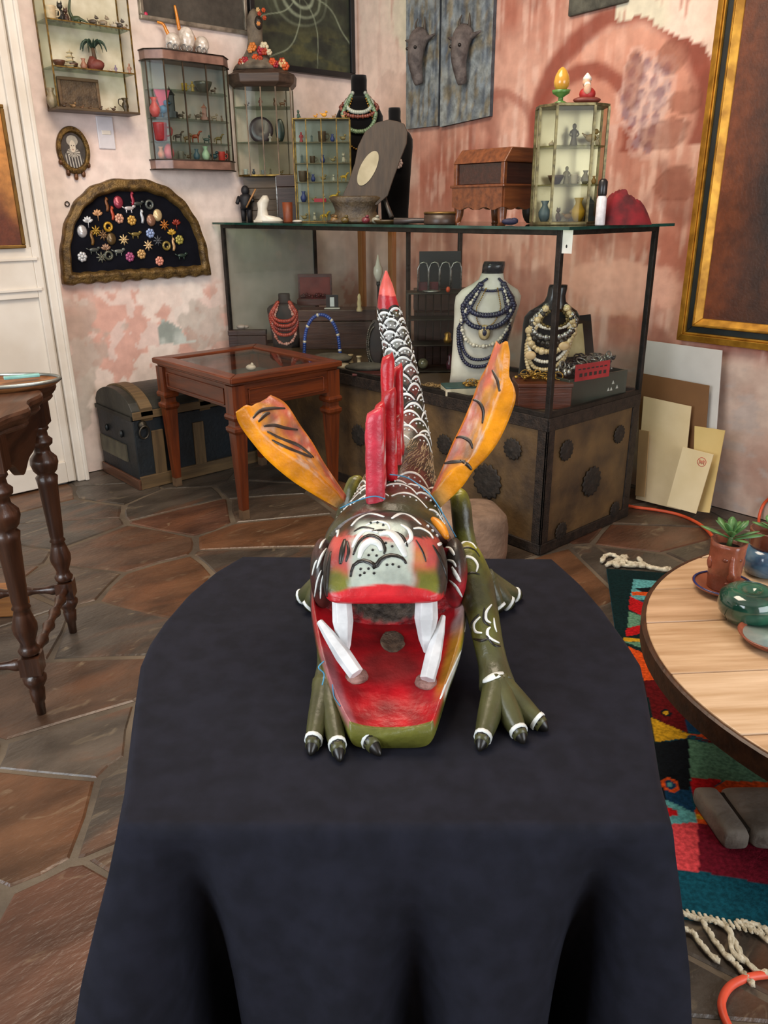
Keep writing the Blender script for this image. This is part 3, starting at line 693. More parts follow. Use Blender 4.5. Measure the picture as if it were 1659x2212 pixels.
def body_col(s, a, p):
    q = pxof(p); n = nz(p.x * 22, p.y * 22, p.z * 22); k = s / BL
    tip = q[1]
    if tip < 638 + 3 * n: return mixc(lin('cf4a43'), lin('e06a5e'), .5 + n)
    if tip < 668 + 4 * n: return mixc(lin('8f0f1a'), lin('b3202a'), .5 + n)
    if tip < 692 + 6 * n and a > -.6: return mixc(lin('6d4f30'), lin('4f4a24'), .5 + n)
    c = mixc(lin('27231c'), lin('3a3a1c'), .5 + n * 1.3)
    m_ = fbm(s * 9, a * 1.3, 2.); c = mixc(c, lin('5f2420'), sstep(.02, .22, m_) * .9)
    if k > .62 and abs(a) < 1.2: c = mixc(c, lin('8f938c'), .8 * sstep(.62, .8, k) * sstep(1.2, .3, abs(a + .1)))
    if .30 < k < .50: c = mixc(c, lin('3a3028'), .6)
    if abs(a) > 2.0: c = mixc(c, lin('4b5220'), .8)
    return c
vs = []; cs = []; rings = []
for i in range(NS):
    r_ = []
    for j in range(NA):
        a = 2 * PI * j / NA - PI; p = bsurf(sl[i], a); p += Vector((0, 0, .0015 * nz(p.x * 30, p.y * 30, p.z * 30))); r_.append(p); cs.append(body_col(sl[i], a, p))
    rings.append(r_)
m = MB(); m.loft(rings, True, True, True, cols=cs); body = m.build('body', paint, dragon)
# painted scale strokes: thin raised ribbons of paint
def ribbon(mb, pts, nrm, w, taper=True):
    n = len(pts); vs = []
    for i in range(n):
        t = (pts[min(i + 1, n - 1)] - pts[max(i - 1, 0)]).normalized(); b = t.cross(nrm[i]).normalized()
        k = w * (.35 + .65 * math.sin(PI * (i + .5) / n)) if taper else w
        vs += [pts[i] - b * k / 2 - nrm[i] * .001, pts[i] - b * k / 2 + nrm[i] * .0009, pts[i] + b * k / 2 + nrm[i] * .0009, pts[i] + b * k / 2 - nrm[i] * .001]
    fs = []
    for i in range(n - 1):
        for j in range(3): fs.append((i * 4 + j, i * 4 + j + 1, i * 4 + 5 + j, i * 4 + 4 + j))
    fs += [(0, 1, 2, 3), (n * 4 - 1, n * 4 - 2, n * 4 - 3, n * 4 - 4)]
    mb.add(vs, fs, None, True)
def bnorm(s, a): return (bsurf(s, a, .02) - bsurf(s, a, 0)).normalized()
wh = MB(); bk = MB(); dt = MB(); hair = MB()
s = .05; row = 0
while s < BL * .885:
    i = min(NS - 1, int(NS * s / BL)); r = sr[[k for k in range(NS) if sl[k] <= s][-1]]
    kk = s / BL; w = min(.036, max(.023, r * .55)); na = max(4, int(2 * PI * r * .72 / (w * 1.8)))
    if not .26 < kk < .40:
        for j in range(na):
            a0 = (j + (.5 if row % 2 else 0)) / na * 2 * PI * .72 - PI * .72 + .15 * math.sin(row * 2.1)
            if abs(a0) > 2.2: continue
            da = w * .95 / r; hh = w * .80
            T_ = [t / 6 - 1 for t in range(13)]
            P_ = [(s + hh * (1 - abs(t) ** 2.2) * (1 + .15 * math.sin(j * 3.3 + row)), a0 + da * t) for t in T_]
            ribbon(wh, [bsurf(*q) for q in P_], [bnorm(*q) for q in P_], .0055)
            P_ = [(q[0] + .006, a0 + (q[1] - a0) * 1.12) for q in P_]
            if kk > .55: ribbon(bk, [bsurf(*q) for q in P_], [bnorm(*q) for q in P_], .0045)
            for dx, dy in ((-.35, .30), (0, .46), (.35, .30)):
                q = (s + hh * dy, a0 + da * dx); dt.ell(bsurf(*q, .0003), .0021, 6, 4)
    s += w * (.92 if kk > .4 else 1.05); row += 1
rh = random.Random(5)
for k in range(420):
    s = BL * rh.uniform(.26, .42); a0 = rh.uniform(-1.9, 1.9); l = rh.uniform(.012, .025)
    P_ = [(s + l * t / 3, a0 + .10 * (t / 3) ** 2 * (1 if a0 > 0 else -1)) for t in range(4)]
    ribbon(hair, [bsurf(*q) for q in P_], [bnorm(*q) for q in P_], .0013)
tag(wh.build('scale_strokes', whitep, body), 'white painted scale arcs', kind='stuff'); tag(bk.build('scale_outlines', blackp, body), 'black scale outlines', kind='stuff')
tag(dt.build('scale_dots', whitep, body), 'white painted dots', kind='stuff'); tag(hair.build('fine_strokes', flatm('9a8262', '7a6448'), body), 'fine tan brush strokes', kind='stuff')

# --- upper head
hs = [(1.083, 735, 930, 1286, 1301), (1.088, 718, 946, 1272, 1304), (1.10, 706, 957, 1245, 1303), (1.12, 700, 964, 1208, 1300), (1.148, 697, 967, 1167, 1290), (1.18, 699, 966, 1136, 1290), (1.215, 708, 958, 1116, 1276), (1.25, 720, 950, 1106, 1262), (1.285, 735, 942, 1104, 1240), (1.30, 745, 935, 1110, 1220)]
hv = []
for f, l, r, t_, b_ in hs:
    a, b = PF(l, (t_ + b_) / 2, f), PF(r, (t_ + b_) / 2, f); hv.append(Vector((f, (a.x + b.x) / 2, (b.x - a.x) / 2)) ); 
ht = [Vector((PF(830, t_, f).z, PF(830, b_, f).z, 0)) for f, l, r, t_, b_ in hs]
HN, HA = 60, 72
hv = spline(hv, HN); ht = spline(ht, HN)
rings = []
for i in range(HN):
    f, xc, hw = hv[i]; zt, zb = ht[i][0], ht[i][1]; zm = zb + (zt - zb) * .40; r_ = []
    for j in range(HA):
        a = 2 * PI * j / HA; c, s_ = math.cos(a), math.sin(a)
        n_ = 2.5 if s_ > 0 else 5.0
        x = math.copysign(abs(c) ** (2 / n_), c) * hw; z = zm + (math.copysign(abs(s_) ** (2 / n_), s_)) * ((zt - zm) if s_ > 0 else (zm - zb))
        k = (z - zb) / max(.001, zt - zb)
        p = Vector((xc + x, f, z)) - D0
        # brow bumps and nostril hollows
        for sx in (-1, 1):
            d = math.hypot((x - sx * .068) / .022, (f - 1.112) / .02)
            if k > .3: p.y += .010 * math.exp(-d * d)
        p.z += .006 * math.exp(-((x) / .03) ** 2 - ((f - 1.2) / .04) ** 2)
        r_.append(p)
    rings.append(r_)
PALE, LIP, GRN, PNK, DRK = lin('a9b4aa'), lin('c01c26'), lin('63661a'), lin('a8423c'), lin('26231e')
def head_col(p):
    x, y = pxof(p); n = nz(p.x * 40, p.y * 40, p.z * 40) ; x += n * 8; y += n * 6
    c = mixc(DRK, lin('4a2a22'), sstep(0, .4, n))
    if y > 1160:
        c = PNK
        c = mixc(c, GRN, sstep(1215, 1245, y) * sstep(60, 75, abs(x - 828)))
        c = mixc(c, PALE, sstep(78, 62, abs(x - 822)) * sstep(1160, 1175, y))
    else: c = mixc(c, PALE, sstep(60, 45, abs(x - 822)) * sstep(1118, 1135, y))
    c = mixc(c, PNK, sstep(20, 8, math.hypot((x - 745) / 1.0, (y - 1195) / 3.0) ) * .9)
    c = mixc(c, lin('b08a3a'), sstep(14, 6, abs(x - 905)) * sstep(1170, 1200, y) * sstep(1240, 1200, y) * .5)
    c = mixc(c, DRK, sstep(108, 122, abs(x - 830)))
    lip = 1262 + .0016 * (x - 828) ** 2 * .9
    c = mixc(c, LIP, sstep(lip - 4, lip + 3, y))
    return c
m = MB(); m.loft(rings, True, True, True, cols=[head_col(p) for r_ in rings for p in r_]); upper = m.build('upper_head', paint, dragon)
hb = m

# --- lower jaw, cheeks and mouth hollow
js = [(.964, 757, 933, 1563), (.972, 751, 939, 1553), (1.00, 735, 950, 1524), (1.04, 713, 966, 1473), (1.08, 698, 982, 1427), (1.12, 687, 995, 1383), (1.16, 679, 1003, 1338), (1.20, 673, 1006, 1294), (1.24, 672, 1004, 1252), (1.28, 680, 996, 1208), (1.31, 700, 975, 1180), (1.34, 735, 940, 1165)]
jl = []; jr = []
for f, l, r, y in js: jl.append(PF(l, y, f)); jr.append(PF(r, y, f))
JN, JT = 64, 44
jl = spline(jl, JN); jr = spline(jr, JN)
def floor_z(f): return .786 + .026 * sstep(.97, 1.12, f) 
rings = []; jcols = []
def jaw_col(p, inner, t, f):
    x, y = pxof(p); n = nz(p.x * 35, p.y * 35, p.z * 35)
    if f < .969: return lin('66672a')
    if inner:
        c = mixc(lin('b8131e'), lin('8f1a20'), .35 + n)
        c = mixc(c, lin('7d3a38'), sstep(50, 20, math.hypot((x - 840) / 2.0, (y - 1440)) ) * .55)
        c = mixc(c, lin('b9852a'), sstep(.78, .92, t) * sstep(1.18, 1.12, f) * sstep(1.0, 1.06, f))
        c = mixc(c, lin('9c5a62'), sstep(-.75, -.9, t) * sstep(1.14, 1.08, f))  # lilac highlight painted into the colour inside the left rim
        c = mixc(c, lin('d8c8c4'), sstep(.85, .97, t + n * .1) * sstep(1.12, 1.18, f) * .8)
        c = mixc(c, DRK, sstep(1.19, 1.22, f) * sstep(.80, .92, abs(t)) * (.9 if t < 0 else .3))
        return c
    c = mixc(lin('5d6022'), lin('45471a'), .5 + n)
    if f < .975: return lin('66672a')
    z = p.z + TZ
    if t > 0: c = mixc(c, lin('9a931f'), sstep(.80, .84, z) * sstep(1.22, 1.1, f)); c = mixc(c, lin('c9cbc2'), sstep(.006, .002, abs(z - (.80 + (f - 1.) * .22) + .004)))
    if t < 0: c = mixc(c, lin('4a2420'), sstep(1.08, 1.16, f))
    c = mixc(c, lin('2b2520'), sstep(1.15, 1.22, f) * (.9 if t < 0 else .5))
    return c
for i in range(JN):
    L, R_ = jl[i], jr[i]; f = L.y; hw = (R_.x - L.x) / 2; xc = (R_.x + L.x) / 2; r_ = []
    fz = floor_z(f); rim = (L.z + R_.z) / 2; bot = TZ + .002 + .018 * sstep(.98, 1.2, f)
    for j in range(JT + 1):                                         # inside, left rim to right rim
        t = -1 + 2 * j / JT; z = fz + (rim - fz) * abs(t) ** 2.6; p = Vector((xc + hw * .985 * t, f, z)) - D0
        r_.append(p); jcols.append(jaw_col(p, True, t, f))
    for j in range(1, JT):                                          # outside, back to the left rim
        a = PI * j / JT; t = math.cos(a); ex = .36 + .26 * sstep(.97, 1.06, f); e = abs(math.sin(a)) ** ex; tt = math.copysign(abs(t) ** ex, t)
        p = Vector((xc + hw * 1.02 * tt, f + .0, rim - (rim - bot) * e)) - D0; r_.append(p); jcols.append(jaw_col(p, False, t, f))
    rings.append(r_)
m = MB(); m.loft(rings, True, True, True, cols=jcols); jaw = m.build('lower_jaw', paint, dragon)
jb = m
# back of the mouth with the rough carved throat hollow
def throat(u, v):
    t = -1 + 2 * u; f = 1.228; hw = .118; z = .806 + v * .16
    d = math.hypot(t * hw / .062, (z - .866) / .050)
    dep = .048 * (1 - d * d) if d < 1 else 0
    fz = .806 + .06 * abs(t) ** 2.6
    return Vector((t * hw + .004, f + dep - .02 * abs(t) ** 2 + .003 * nz(u * 30, v * 30), max(z, fz - .005))) - D0
def throat_c(u, v):
    p = throat(u, v); t = -1 + 2 * u; z = p.z + TZ; n = nz(u * 18, v * 18, 4); d = math.hypot(t * .118 / .062, (z - .866) / .050) + n * .12
    return mixc(mixc(lin('4b4036'), lin('75685a'), .4 + n), mixc(lin('a8161f'), lin('b9252c'), .5 + n), sstep(.95, 1.08, d))
m = MB(); m.grid(70, 50, throat, throat_c); m.build('throat', mat('ffffff', '8a8a8a', vcol=True, rough=.6, scale=60, bump=.5, bscale=140), dragon)
# small drilled hole with a torn edge on the palate floor
bv = BVHTree.FromPolygons([v for v in jb.v], jb.f); bvh = BVHTree.FromPolygons([v for v in hb.v], hb.f)
def hit(bv_, px, py):
    d = _Mi @ ray(px, py); l, n, i, ds = bv_.ray_cast(Vector((0, 0, CAM_H)) - D0, d)
    if l is None: return None, None
    return l, (n if n.dot(d) < 0 else -n)
l, n = hit(bv, 848, 1386)
if l is not None:
    R = n.to_track_quat('Z', 'Y').to_matrix(); m = MB()
    rg = []
    for rr0, zz in ((.021, .0005), (.019, .003), (.014, .0015), (.006, .0008)): rg.append([l + R @ Vector((rr0 * 1.7 * (1 + .14 * nz(k * .9, 3)) * math.cos(2 * PI * k / 24), rr0 * (1 + .14 * nz(k * .9, 3)) * math.sin(2 * PI * k / 24), zz)) for k in range(24)])
    m.loft(rg, True, True, True); tag(m.build('tongue_hole', mat('7d6a55', '4a3d30', rough=.8, scale=60, bump=.5), jaw), 'bare chipped tongue hole')
# painted strokes on the head (traced on its surface)
def stroke(mb, bv_, pts, w, crop=(620, 1040, .3617), n=16):
    q = [Vector((crop[0] + a * crop[2], crop[1] + b * crop[2], 0)) for a, b in pts]; q = spline(q, n); P_ = []; Nn = []
    for v in q:
        l, nn = hit(bv_, v.x, v.y)
        if l is not None: P_.append(l); Nn.append(nn)
    if len(P_) > 2: ribbon(mb, P_, Nn, w * crop[2] * 1.65 / FPX)
hw_, hk_ = MB(), MB()
for pts, w in ((((385, 265), (430, 220), (500, 192), (580, 212)), 20), (((625, 222), (680, 192), (740, 208), (800, 258)), 20), (((755, 282), (800, 280), (850, 308), (872, 340)), 17), (((390, 395), (420, 335), (470, 292), (545, 305)), 20), (((430, 460), (450, 400), (495, 358), (545, 372), (562, 415)), 34), (((550, 318), (610, 305), (655, 340), (685, 395), (708, 450)), 40), (((470, 262), (530, 238), (598, 252), (615, 288)), 14), (((680, 257), (728, 290), (740, 342), (700, 380)), 20), (((900, 380), (940, 365), (975, 385), (990, 415)), 17), (((312, 280), (305, 305), (300, 330)), 14), (((490, 180), (500, 178), (520, 178)), 8)): stroke(hw_, bvh, pts, w)
for pts, w in ((((395, 440), (430, 362), (490, 322), (550, 342), (585, 400), (578, 432)), 17), (((380, 570), (395, 505), (450, 472), (510, 492), (525, 512), (570, 458), (630, 440), (690, 460), (712, 492)), 22), (((345, 345), (330, 415), (318, 495)), 26), (((358, 355), (368, 420), (352, 480)), 14), (((262, 420), (245, 520), (238, 620), (240, 690)), 22), (((905, 430), (945, 530), (958, 620), (955, 690)), 22), (((400, 300), (450, 275), (520, 285)), 12), (((640, 300), (690, 330), (720, 390)), 14), (((770, 350), (810, 420), (830, 480)), 8), (((500, 300), (560, 290), (620, 296)), 9), (((870, 380), (905, 440), (930, 500)), 16)): stroke(hk_, bvh, pts, w)
for a, b in ((512, 412), (488, 442), (535, 445), (590, 370), (628, 390), (440, 525), (487, 523), (462, 548), (437, 562), (520, 550), (597, 500), (632, 497), (668, 512), (500, 250), (540, 248), (575, 262)):
    l, nn = hit(bvh, 620 + a * .3617, 1040 + b * .3617)
    if l is not None: hk_.ell(l, (.0023, .0012, .0032), 8, 6)
for a, b in ((308, 265), (300, 300), (840, 268), (868, 295), (895, 325), (318, 240)):
    l, nn = hit(bvh, 620 + a * .3617, 1040 + b * .3617)
    if l is not None: hw_.ell(l, .003, 8, 6)
tag(hw_.build('white_markings', whitep, upper), 'white painted arcs on the snout', kind='stuff'); tag(hk_.build('black_markings', blackp, upper), 'black painted lines and dots on the snout', kind='stuff')
cw_ = MB()
for pts, w in ((((165, 690), (180, 600), (205, 530)), 9), (((200, 700), (205, 620), (215, 560)), 9), (((180, 520), (205, 450), (235, 400)), 14), (((150, 560), (165, 500), (180, 470)), 12), (((970, 590), (1010, 630), (1045, 690)), 14), (((985, 510), (1010, 560), (1035, 600)), 20), (((1065, 720), (1072, 800), (1060, 900)), 10), (((1040, 1010), (990, 1120), (950, 1210), (915, 1300)), 10)): stroke(cw_, bv, pts, w)
tag(cw_.build('cheek_markings', whitep, jaw), 'white painted strokes on the cheeks', kind='stuff')

# --- bulging cheeks beside the snout
for sx, px, labc in ((-1, 698, 'dark cheek with white strokes'), (1, 982, 'red cheek with white strokes')):
    c = P3(px, 1238, 1.225); m = MB(); m.ell(c, (.022, .055, .062), 24, 18)
    m.c = []
    for v in m.v:
        n = nz(v.x * 40, v.y * 40, v.z * 40)
        m.c.append(mixc(mixc(DRK, lin('5a2420'), .35 + n), lin('2b2822'), .3) if sx < 0 else mixc(mixc(lin('a3202a'), lin('5a1a1a'), .4 + n), DRK, sstep(0, .04, v.z - c.z)))
    ck = m.build('cheek', paint, dragon); tag(ck, labc)
    b_ = BVHTree.FromPolygons(m.v, m.f); s_ = MB()
    for pts, w in ((((165, 690), (180, 600), (205, 530)), 10), (((200, 700), (205, 620), (215, 560)), 10), (((180, 520), (205, 450), (235, 400)), 14), (((150, 560), (165, 500), (180, 470)), 12), (((195, 400), (215, 360), (245, 330)), 12)) if sx < 0 else ((((970, 590), (1010, 630), (1045, 690)), 14), (((985, 510), (1010, 560), (1035, 600)), 20), (((930, 395), (970, 400), (1000, 440)), 18), (((960, 470), (990, 480), (1010, 510)), 14)): stroke(s_, b_, pts, w)
    if s_.v: tag(s_.build('white_strokes', whitep, ck), 'white painted strokes', kind='stuff')

# --- teeth
def tooth(p0, p1, r0, r1, f0, f1):
    a, b = P3(*p0, f0), P3(*p1, f1); m = MB(); m.tube([a, a.lerp(b, .35), a.lerp(b, .75), b], [r0, r0 * 1.08, r0 * .62 + r1 * .3, r1], 6, smooth=False); m.build('tooth', mat('d8dadb', 'b4b6b8', rough=.4, scale=30), dragon, bevel=.001)
tooth((738, 1297), (746, 1425), .0155, .003, 1.105, 1.075); tooth((921, 1295), (920, 1410), .0175, .0035, 1.105, 1.078)
tooth((770, 1456), (690, 1342), .0125, .0055, 1.035, 1.10); tooth((923, 1468), (958, 1330), .0125, .004, 1.03, 1.11)
for px, py, f in ((768, 1458, 1.036), (924, 1470, 1.03)):
    l, n = hit(bv, px, py)
    if l is not None:
        m = MB(); m.lathe([(.021, -.004), (.019, .002), (.012, .005), (0, .005)], 14, l); tag(m.build('tooth_socket', mat('a07a70', '6d4a42', rough=.7, scale=50, bump=.4), jaw), 'glue-stained tooth socket')

# --- wings
def wing(A, B, C, fA, fB, fC, name, col):
    n = 30; a = spline([P3(*p, fA[0] + (fA[1] - fA[0]) * i / (len(A) - 1)) for i, p in enumerate(A)], n); b = spline([P3(*p, fB[0] + (fB[1] - fB[0]) * i / (len(B) - 1)) for i, p in enumerate(B)], n); c = spline([P3(*p, fC[0] + (fC[1] - fC[0]) * i / (len(C) - 1)) for i, p in enumerate(C)], n)
    rings = []; cols = []
    for i in range(n):
        d = c[i] + (a[i] - b[i]) * .9 + Vector((0, .012, -.006)); e = a[i].lerp(d, .5) + Vector((0, .0, -.004))
        r_ = []
        for (p, q, k, tag_) in ((a[i], b[i], 5, 0), (b[i], c[i], 12, 1), (c[i], d, 4, 2), (d, e, 3, 2), (e, a[i], 3, 2)):
            for j in range(k):
                t = j / k; v = p.lerp(q, t)
                if tag_ == 1: v = v + Vector((0, 0, -.006 * math.sin(PI * t) + .004 * nz(v.x * 50, v.y * 50, v.z * 50)))
                r_.append(v); cols.append(col(i / (n - 1), t, tag_, v))
        rings.append(r_)
    m = MB(); m.loft(rings, True, True, True, cols=cols); return m, m.build(name, paint, dragon)
OR1, OR2, YO = lin('e8940c'), lin('cc7a0a'), lin('c98a3a')
def wcol(u, t, tg, v):
    n = nz(v.x * 45, v.y * 45, v.z * 45)
    if tg == 0: c = mixc(OR1, OR2, .3 + n * .8); return mixc(c, lin('b9a06a'), sstep(.08, 0, u) * .8)
    if tg == 2: return OR2
    c = mixc(YO, lin('b9604a'), sstep(.35, .85, t + n * .5)); c = mixc(c, OR1, sstep(.3, .05, t))
    c = mixc(c, lin('8d6f5c'), sstep(.1, .35, fbm(u * 5, t * 3, 9.)) * .6)
    return mixc(c, lin('d9b9a0'), sstep(.25, .45, nz(u * 60, t * 5, 3)) * .6)
mL, wL = wing(((727, 1097), (640, 1045), (580, 996), (540, 950), (516, 915), (509, 890)), ((743, 1080), (686, 1022), (630, 985), (582, 950), (550, 912), (528, 876)), ((748, 1070), (702, 1002), (675, 955), (650, 920), (618, 872), (585, 853)), (1.36, 1.33), (1.37, 1.34), (1.40, 1.44), 'wing', wcol)
tag(wL, 'orange wing raised to the left')
mR, wR = wing(((950, 1098), (998, 1052), (1022, 1018), (1052, 988), (1079, 950), (1102, 900), (1114, 861), (1110, 834), (1100, 811), (1102, 768), (1097, 738)), ((932, 1068), (975, 1016), (1013, 994), (1040, 946), (1060, 900), (1074, 857), (1083, 830), (1083, 807), (1086, 768), (1090, 736)), ((930, 1066), (957, 1006), (977, 958), (998, 915), (1019, 865), (1035, 822), (1052, 790), (1063, 760), (1072, 736)), (1.36, 1.37), (1.36, 1.38), (1.38, 1.44), 'wing', wcol)
tag(wR, 'orange wing raised to the right')
for mm, ww, lst in ((mL, wL, (((120, 890), (160, 850), (230, 835), (300, 835)), ((150, 910), (190, 870), (215, 860)), ((180, 935), (240, 930), (300, 945), (370, 955)), ((200, 965), (280, 1005), (380, 1045), (460, 1110)), ((225, 1012), (300, 1050), (400, 1090), (450, 1110)))), (mR, wR, (((1345, 785), (1385, 800), (1410, 850), (1405, 920)), ((1240, 1005), (1290, 995), (1335, 1020), (1350, 1060)), ((1180, 1145), (1240, 1135), (1310, 1130)), ((1280, 1125), (1320, 1150), (1345, 1180)), ((1460, 620), (1490, 680), (1500, 740))))):
    b_ = BVHTree.FromPolygons(mm.v, mm.f); s_ = MB()
    for pts in lst: stroke(s_, b_, pts, 18, crop=(500, 560, .3858))
    tag(s_.build('dark_strokes', flatm('3a332b', '25201a'), ww), 'dark painted strokes', kind='stuff')

# --- red dorsal fins
def fin(pl, pr, ytop, ybase, f, dep, lean):
    a = P3(pl, ytop, f); b = P3(pr, ytop, f); base = P3((pl + pr) / 2 + 3, ybase, f); w = (b.x - a.x) / 2; x = (a.x + b.x) / 2; rings = []
    H_ = a.z - base.z; cols = []
    for k in range(15):
        t = k / 14; s_ = (1 - .25 * t) if t < .93 else .62; z = base.z + H_ * t; yo = lean * t; ww = w * (1.06 - .06 * t + .10 * nz(t * 5, f * 40)) * (.8 if t > .97 else 1)
        dd = dep * s_; r_ = []
        for j in range(12):
            an = 2 * PI * j / 12; c, s2 = math.cos(an), math.sin(an)
            r_.append(Vector((base.x + (x - base.x) * t + math.copysign(abs(c) ** .6, c) * ww + .0015 * nz(t * 6, j), base.y + dd / 2 + yo + math.copysign(abs(s2) ** .6, s2) * dd / 2, z + t * (.007 * c + .006 * nz(j * 1.7, f * 30)))))
            n = nz(j * 2.1, t * 9, f * 10); cc = mixc(lin('c41626'), lin('a30e18'), .5 + n)
            if f < 1.3: cc = mixc(cc, lin('d2455a'), .55)
            if c > .55: cc = mixc(cc, lin('e6d8d4'), sstep(.1, .5, n + .25 - abs(t - .35)) * .8)
            cols.append(cc)
        rings.append(r_)
    m = MB(); m.loft(rings, True, True, True, cols=cols); m.build('dorsal_fin', paint, dragon)
fin(787, 829, 897, 1104, 1.272, .05, .012); fin(806, 832, 883, 1060, 1.335, .05, .015); fin(822, 852, 778, 1010, 1.425, .06, .02); fin(826, 856, 850, 1040, 1.385, .045, .01); fin(850, 871, 800, 985, 1.475, .05, .02); fin(843, 868, 905, 1045, 1.44, .04, .0)

# --- legs, toes and claws
def leg(sts, toes, label, wst=(), kst=()):
    P_ = [P3(px, py, f) for px, py, f, r in sts]; R_ = [r * mpp(_Mz @ PF(px, py, f)) for px, py, f, r in sts]
    q = spline(P_, 26); rr = [v.x for v in spline([Vector((r, 0, 0)) for r in R_], 26)]
    m = MB(); cols = []
    m.tube(q, rr, 20)
    for i in range(26):
        for j in range(20):
            t = i / 25; p = q[i]; n = nz(p.x * 30 + j, p.y * 30, p.z * 30)
            c = mixc(lin('5a5c1c'), lin('43451b'), .5 + n); c = mixc(c, lin('8f8a16'), sstep(.40, .15, t + n * .25) * .7); c = mixc(c, lin('1f1d14'), sstep(.12, .05, abs(t - .5) + n * .05) * .7); c = mixc(c, lin('4c4c30'), sstep(.6, .9, t)); cols.append(c)
    m.c = cols; lg = m.build('leg', paint, dragon); tag(lg, label)
    w_ = MB(); k_ = MB(); bvl = BVHTree.FromPolygons(m.v, m.f)
    for pts, w in wst: stroke(w_, bvl, pts, w)
    for pts, w in kst: stroke(k_, bvl, pts, w)
    if w_.v: tag(w_.build('scale_strokes', whitep, lg), 'white painted arcs', kind='stuff')
    if k_.v: tag(k_.build('scale_outlines', blackp, lg), 'black painted outlines', kind='stuff')
    ank = q[-1]
    for (px, py) in toes:
        tip = onz(px, py, TZ + .004); tip = Vector(toloc(tip)) - D0; tip.z = .004
        k = ank.lerp(tip, .52) + Vector((0, 0, .012)); k.z = max(.016, k.z * .6)
        pts = spline([ank, k, ank.lerp(tip, .8) * Vector((1, 1, 0)) if False else Vector((ank.x + (tip.x - ank.x) * .8, ank.y + (tip.y - ank.y) * .8, .012)), tip], 16)
        m = MB(); m.tube(pts[:13], lambda t: .031 - .018 * t ** .8, 12, flat=.8); tl_ = m.build('toe', mat('4c4c2b', '34341d', scale=14, bump=.15, **gloss), lg)
        m = MB(); m.tube(pts[10:], lambda t: .0145 * (1 - t) ** .8 + .002, 10, flat=.8); m.build('claw', blackp, tl_)
        if len(pts) > 11: m = MB(); c_ = pts[10]; d_ = (pts[11] - pts[9]).normalized(); m.tube([c_ - d_ * .003, c_, c_ + d_ * .003], .0170, 12, flat=.82); m.build('cuff', whitep, tl_)
leg(((998, 1172, 1.265, 6), (1004, 1185, 1.26, 24), (1012, 1212, 1.245, 34), (1026, 1262, 1.215, 40), (1042, 1325, 1.17, 35), (1055, 1390, 1.125, 32), (1066, 1440, 1.095, 33), (1074, 1482, 1.065, 40)), ((1035, 1622), (1132, 1606), (1183, 1578)), 'green foreleg stretched forward to the right',
    ((((1030, 475), (1065, 450), (1110, 460), (1138, 500), (1130, 540)), 14), (((1020, 395), (1060, 360), (1105, 370), (1130, 400)), 14), (((1165, 905), (1125, 895), (1118, 850), (1155, 808)), 14), (((1222, 735), (1190, 780), (1190, 825), (1218, 845)), 14), (((1268, 965), (1205, 930), (1198, 890), (1215, 870)), 14), (((1235, 815), (1240, 860), (1252, 900)), 9), (((1170, 1195), (1230, 1165), (1295, 1145)), 34)),
    ((((1025, 420), (1070, 395), (1120, 410), (1150, 450)), 9), (((1060, 570), (1100, 545), (1150, 555)), 9), (((1105, 900), (1100, 850), (1150, 790)), 10), (((1180, 750), (1175, 830), (1215, 865)), 10), (((1190, 920), (1235, 975), (1275, 985)), 10), (((1115, 940), (1160, 950), (1200, 940)), 14)))
leg(((706, 1200, 1.30, 8), (702, 1215, 1.295, 22), (700, 1290, 1.27, 30), (708, 1370, 1.215, 27), (710, 1430, 1.14, 25), (706, 1482, 1.075, 31)), ((670, 1632), (735, 1645), (822, 1632)), 'green foreleg beside the lower jaw on the left')
leg(((984, 1058, 1.49, 5), (990, 1068, 1.49, 18), (996, 1095, 1.475, 22), (1002, 1150, 1.46, 22), (1020, 1215, 1.43, 21), (1045, 1258, 1.40, 23)), ((1112, 1311), (1085, 1322), (1128, 1288)), 'green hind leg on the right')
leg(((778, 1030, 1.49, 5), (772, 1040, 1.49, 18), (764, 1062, 1.475, 22), (745, 1150, 1.46, 30), (715, 1215, 1.43, 27), (705, 1258, 1.40, 26)), ((660, 1318), (690, 1330), (640, 1292)), 'green hind leg on the left')
m = MB(); l, n = hit(bvh, 955, 1150)
m.tube(spline([P3(934, 1120, 1.235), P3(952, 1138, 1.215), P3(966, 1162, 1.19)], 10), lambda t: .004 + .004 * math.sin(PI * t), 8); tag(m.build('ear_ridge', flatm('d98a10', 'b06a0a'), dragon), 'orange ear ridge')
m = MB()
m.tube(spline([P3(735, 1098, 1.30), P3(770, 1082, 1.27), P3(808, 1072, 1.26), P3(832, 1078, 1.26)], 20), .0011, 6); m.tube(spline([P3(842, 1025, 1.31), P3(880, 1032, 1.32), P3(920, 1060, 1.29), P3(945, 1090, 1.27), P3(985, 1160, 1.26)], 24), .0011, 6)
m.tube(spline([P3(700, 1428, 1.06), P3(688, 1442, 1.05), P3(700, 1456, 1.05), P3(696, 1480, 1.04)], 20), .0010, 6); m.tube(spline([P3(718, 1478, 1.03), P3(722, 1505, 1.02), P3(735, 1525, 1.0)], 14), .0010, 6)
tag(m.build('thread', mat('3f8fb5', '2a6d90', rough=.5), dragon), 'loose blue thread tied around the neck', kind='stuff')

